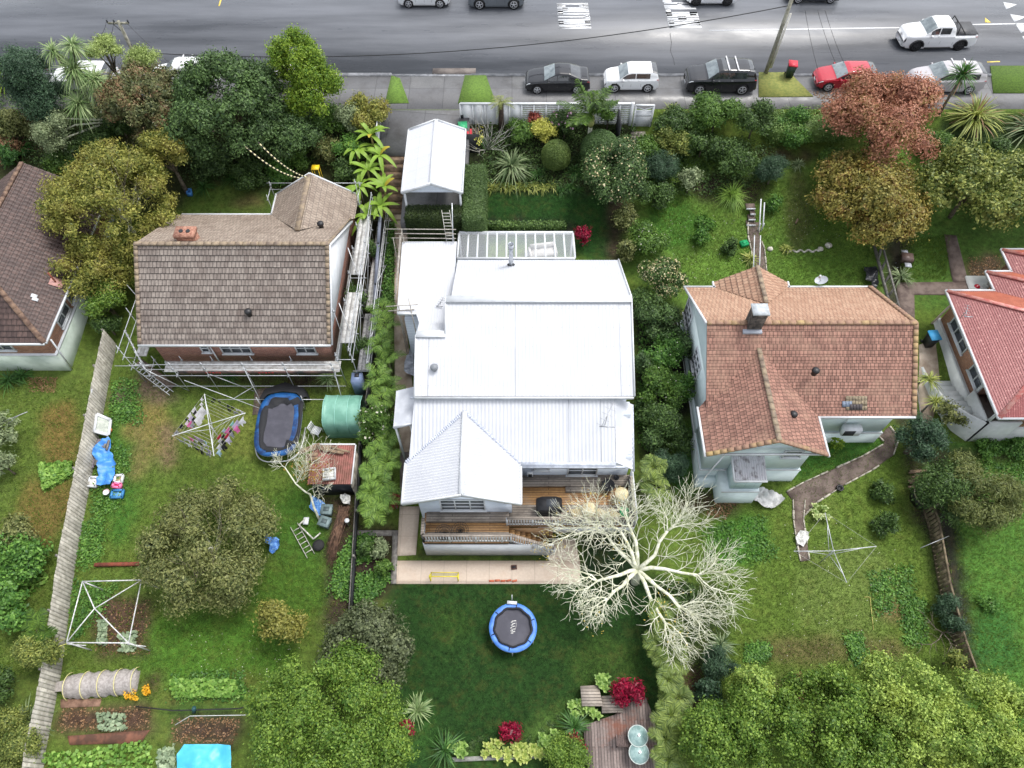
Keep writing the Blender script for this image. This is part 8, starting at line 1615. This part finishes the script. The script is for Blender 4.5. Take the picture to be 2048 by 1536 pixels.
# white lacy bare shrub and bare tree
def bare(mb, p0, p1, r, lvl, up=.25):
    n = 5 if lvl > 1 else (3 if lvl else 2); pts = [p0]; d0 = p1 - p0; ln0 = d0.length; s1 = d0.cross(ZZ); s1 = nrm(s1) if s1.length > 1e-3 else V((1, 0, 0)); wob = random.choice((-1, 1)) * .1
    for i in range(1, n + 1):
        s = i / n; pts.append(p0.lerp(p1, s) + s1 * (wob * sin(s * pi) + random.uniform(-.03, .03)) * ln0 + ZZ * random.uniform(-.03, .05) * ln0)
    mb.path(pts, r, r * .4 if lvl else .004, 6 if r > .04 else 4)
    if lvl <= 0: return
    d = nrm(d0)
    for i in range({3: 7, 2: 6, 1: 5}[lvl]):
        s = .18 + .8 * min(1, (i + random.random() * .8) / 7); j = min(n - 1, int(s * n)); p = pts[j].lerp(pts[j + 1], s * n - j)
        sg = 1 if i % 2 else -1; nd = nrm(d * random.uniform(.55, 1.2) + s1 * sg * random.uniform(.4, 1.0) + ZZ * random.uniform(-.3, .7)); ln = min(ln0 * random.uniform(.45, .8), 1.7)
        bare(mb, p, p + nd * ln, max(.0095, r * .5), lvl - 1)
    for q_ in range(2): nd = nrm(d + s1 * random.uniform(-.5, .5) + ZZ * random.uniform(-.1, .5)); bare(mb, pts[-1], pts[-1] + nd * min(ln0 * random.uniform(.3, .6), 1.0), max(.0095, r * .4), lvl - 1)
g = G(1270, 1165); t = thing('bare_tree', 'large leafless tree with pale lichen-covered branches below the deck', 'tree', g); fk = G(1275, 1140, 1.2); MB().path([g - ZZ * .3, g.lerp(fk, .5), fk], .24, .2, 10).build('trunk', BARKP, t)
for stem, tips_ in ((((1240, 1105, 1.9), (1212, 1068, 2.6)), ((1110, 1055, 3.3), (1150, 1010, 3.5), (1085, 1085, 3.0), (1190, 985, 3.9))), (((1272, 1085, 2.2), (1255, 1045, 3.0)), ((1225, 1000, 3.8), (1262, 975, 4.1), (1292, 1000, 3.9))), (((1310, 1110, 2.0), (1335, 1062, 3.0)), ((1318, 1000, 4.0), (1385, 985, 4.0), (1415, 1045, 3.8), (1368, 1020, 3.9))),
        (((1330, 1138, 1.9), (1395, 1150, 2.5)), ((1450, 1095, 3.4), (1478, 1148, 3.2), (1490, 1200, 2.8), (1425, 1120, 3.2))), (((1310, 1170, 1.7), (1360, 1215, 2.2)), ((1440, 1235, 2.8), (1455, 1205, 2.9), (1415, 1270, 2.6), (1392, 1232, 2.7))), (((1300, 1195, 1.5), (1330, 1245, 2.0)), ((1385, 1305, 2.5), (1362, 1325, 2.2), (1345, 1290, 2.3))),
        (((1240, 1150, 1.6), (1195, 1162, 2.1)), ((1105, 1130, 2.8), (1120, 1185, 2.5), (1140, 1158, 2.6))), (((1245, 1172, 1.5), (1215, 1198, 1.9)), ((1170, 1240, 2.3), (1205, 1245, 2.2), (1160, 1205, 2.4))), (((1265, 1110, 1.9), (1240, 1060, 2.6)), ((1170, 1040, 3.3), (1205, 1035, 3.5)))):
    q1_, q2_ = G(*stem[0]), G(*stem[1]); mb = MB(); mb.path([fk, fk.lerp(q1_, .55) + V((random.uniform(-.08, .08), random.uniform(-.08, .08), .08)), q1_, q1_.lerp(q2_, .5) + V((random.uniform(-.1, .1), random.uniform(-.1, .1), 0)), q2_], .12, .062, 8)
    ax_ = [fk.lerp(q1_, .6), q1_, q1_.lerp(q2_, .35), q1_.lerp(q2_, .7), q1_.lerp(q2_, .85)]; dd_ = nrm(q2_ - fk); sd_ = nrm(dd_.cross(ZZ))
    for i_, p_ in enumerate(ax_): bare(mb, p_, p_ + (dd_ * random.uniform(.5, 1) + sd_ * (1 if i_ % 2 else -1) * random.uniform(.5, 1) + ZZ * random.uniform(0, .5)) * random.uniform(.8, 1.3), .03, 1)
    for tp in tips_:
        e_ = G(*tp); e_ = q2_.lerp(e_, .8); bare(mb, q2_, e_, .045, 2)
    mb.build('branch', BARKP, t)
p = [G(1275 + random.gauss(0, 1) * 0 + x, y, 3.0) for x, y in [(0, 0)]] if 0 else []
mb = MB()
for bx, by, n_ in ((1110, 1065, 70), (1095, 1100, 50), (1140, 1010, 40), (1175, 990, 30), (1235, 1000, 24), (1200, 1250, 16), (1320, 1225, 24), (1355, 1260, 24), (1345, 1190, 16), (1240, 1080, 14)):
    cc_ = np.array([G(bx + rng.normal(0, 16), by + rng.normal(0, 14), rng.uniform(2, 3.4)) for _ in range(n_)]); mb.leaves(cc_, np.tile([0, 0, 1.], (len(cc_), 1)), .10, .05, .7)
mb.build('remaining_leaves', leafm('leaf_last_yellow', lin(186, 160, 70), lin(226, 204, 110)), t, uv=False)
t = thing('bare_shrub', 'white lacy leafless shrub beside the carport', 'shrub', G(972, 300)); g = G(972, 300)
for tx, ty in ((945, 255), (985, 250), (1010, 275), (960, 235), (938, 300), (1000, 300), (975, 262), (1018, 262)): mb = MB(); bare(mb, g, G(tx, ty, 1.4), .03, 1); mb.build('branch', mat('bark_white', lin(200, 198, 190), lin(160, 158, 148), sc=5, rough=.8), t)
mb = MB(); c = np.array([G(958 + rng.normal(0, 4), 275 + rng.normal(0, 12), 1.3) for _ in range(60)]); mb.leaves(c, np.tile([0, -.3, 1.], (60, 1)), .14, .07, .6); mb.build('yellow_leaves', L_YEL, t, uv=False)
t = thing('bare_tree', 'thin leafless tree bending over the red shed roof', 'tree', G(640, 1045)); g = G(640, 1042); k1 = G(612, 985, 1.6); k2 = G(592, 968, 2.2); k3 = G(570, 935, 2.6)
MB().path([g, G(628, 1015, .7), G(620, 988, 1.3), k1, k2, k3], .075, .03, 7).build('trunk', BARKP, t)
for a, b_, r in ((k2, G(606, 935, 3.0), .03), (k3, G(555, 915, 2.9), .02), (k2, G(640, 915, 2.9), .03), (k1, G(650, 975, 2.6), .02), (k3, G(600, 905, 3), .02)): mb = MB(); bare(mb, a, b_, r, 2); mb.build('branch', BARKP, t)
mb = MB(); cc_ = np.array([G(x + rng.normal(0, 14), y + rng.normal(0, 12), 2.6) for x, y in ((610, 925), (625, 935), (640, 945), (615, 950), (600, 930)) for _ in range(60)]); mb.leaves(cc_, np.tile([0, 0, 1.], (len(cc_), 1)), .12, .06, .7); mb.build('leaves', leafm('leaf_rust_gold', lin(110, 84, 36), lin(184, 150, 66)), t, uv=False)
t = thing('bare_branch', 'pale dead branch lying against the leaning fence', 'branch', G(1885, 1265)); 
for tx, ty in ((1845, 1290), (1850, 1230), (1910, 1310), (1915, 1270)): mb = MB(); bare(mb, G(1885, 1265, .5), G(tx, ty, .9), .03, 1); mb.build('twig', BARK, t)
# pale branches showing in some crowns
for (lb, L_) in (('pale bare limbs poking through the golden green tree', (((240, 470), (200, 360)), ((250, 440), (225, 330)), ((255, 430), (260, 320)), ((290, 420), (275, 380)))), ('pale bare twigs poking through the olive tree', (((400, 1100), (370, 1040)), ((430, 1090), (440, 1020)), ((395, 1160), (360, 1120)), ((410, 1150), (430, 1110)), ((385, 1180), (395, 1120))))):
    mb = MB()
    for a, b_ in L_: bare(mb, G(*a, 4.2 if 'golden' in lb else 3.2), G(*b_, 6.5 if 'golden' in lb else 4.2), .018, 1)
    tag(mb.build('bare_limbs', BARK), lb, 'branches')
# ------------------------------------------------------------------ ground cover
cover('ivy', [[(775, 450), (790, 450), (786, 610), (765, 610)], [(715, 1150), (775, 1140), (780, 1160), (720, 1225), (712, 1190)], [(720, 1072), (745, 1070), (740, 1120), (718, 1120)], [(672, 1120), (706, 1070), (704, 1200), (662, 1190)], [(1275, 610), (1300, 600), (1310, 900), (1280, 900)]], L_IVY, 1500, .14, .1, .25, clump=4)
cover('weeds', [[(200, 870), (260, 900), (250, 1010), (190, 1040), (185, 990)], [(225, 760), (275, 760), (285, 850), (220, 840)], [(1400, 1060), (1530, 1030), (1560, 1120), (1420, 1130)], [(1735, 1150), (1820, 1130), (1830, 1200), (1750, 1230)], [(1800, 1200), (1850, 1200), (1850, 1290), (1810, 1290)], [(1905, 930), (2080, 920), (2080, 1000), (1920, 990)], [(340, 1350), (480, 1340), (500, 1400), (350, 1400)], [(150, 1050), (210, 1030), (200, 1130), (155, 1140)], [(140, 1160), (240, 1170), (200, 1230), (150, 1280)], [(1690, 1270), (1720, 1270), (1740, 1330), (1710, 1330)], [(1500, 1290), (1540, 1290), (1530, 1320), (1490, 1320)]], L_IVY, 1500, .13, .09, .14, clump=5)
cover('pumpkin_leaves', [[(60, 1510), (180, 1500), (300, 1480), (320, 1600), (60, 1600)], [(80, 930), (145, 925), (150, 950), (90, 985)], [(340, 1360), (470, 1360), (480, 1395), (350, 1395)], [(-40, 1090), (60, 1090), (100, 1160), (-20, 1260)]], leafm('leaf_pumpkin', lin(80, 124, 44), lin(160, 196, 96)), 1500, .2, .17, .3)
cover('cabbage_leaves', [[(195, 1428), (250, 1428), (255, 1458), (200, 1462)], [(320, 1500), (350, 1490), (352, 1540), (318, 1540)], [(200, 1240), (215, 1240), (215, 1290), (200, 1290)], [(240, 1270), (275, 1262), (275, 1300), (245, 1305)]], leafm('leaf_cabbage', lin(120, 140, 110), lin(180, 196, 160)), 200, .24, .16, .3)
cover('orange_flowers', [[(255, 1380), (275, 1378), (278, 1402), (252, 1400)], [(290, 1375), (300, 1370), (302, 1388), (292, 1392)]], L_ORG, 110, .1, .09, .4)
cover('fallen_leaves', [[(1615, 180), (1700, 190), (1720, 200), (1640, 200)], [(185, 1200), (300, 1200), (300, 1310), (190, 1310)], [(120, 1415), (300, 1412), (305, 1460), (115, 1465)], [(345, 1435), (485, 1435), (470, 1488), (340, 1485)], [(615, 925), (665, 925), (660, 965), (615, 965)], [(1600, 1340), (1560, 1400), (1620, 1400)], [(55, 755), (115, 755), (110, 785), (60, 785)], [(1935, 515), (2005, 510), (1990, 570), (1940, 575)], [(1440, 990), (1480, 1000), (1450, 1040), (1410, 1030)]], L_DEAD, 420, .11, .07, .05)
cover('shrub_undergrowth', [[(220, 300), (770, 260), (700, 330), (560, 350), (390, 370), (300, 330)], [(-40, 190), (220, 190), (200, 340), (-40, 330)], [(930, 330), (1280, 300), (1280, 380), (965, 380)], [(1290, 300), (1560, 290), (1530, 340), (1500, 380), (1300, 400)], [(970, 262), (1270, 262), (1290, 330), (960, 330)]], L_DARK, 5200, .16, .08, .45, clump=6)
cover('small_white_flowers', [[(1290, 430), (1500, 430), (1500, 540), (1380, 560)], [(380, 1270), (600, 1260), (600, 1380), (380, 1390)], [(1560, 1040), (1800, 1040), (1840, 1300), (1560, 1320)], [(1530, 400), (1640, 380), (1700, 480), (1540, 480)]], L_WHT, 110, .05, .045, .06)
GB = leafm('grass_blade', lin(70, 100, 34), lin(132, 156, 64)); GBD = leafm('grass_blade_dark', lin(28, 58, 24), lin(58, 92, 44))
blades('grass', [[(225, 700), (780, 750), (700, 1230), (480, 1400), (100, 1400)], [(1370, 850), (1850, 850), (1950, 1400), (1370, 1400)], [(-40, 760), (210, 760), (110, 1350), (-40, 1350)], [(1290, 400), (1760, 330), (1760, 570), (1380, 570)], [(1890, 910), (2100, 910), (2100, 1450), (1950, 1450)], [(1800, 480), (1900, 470), (1890, 560), (1800, 560)]], GB, [34000, 34000, 16000, 24000, 12000, 4000], .13, .03)
blades('lawn_grass', [[(790, 1168), (1300, 1168), (1330, 1500), (830, 1500)], [(965, 385), (1240, 385), (1240, 520), (965, 460)]], GBD, [26000, 9000], .06, .025)
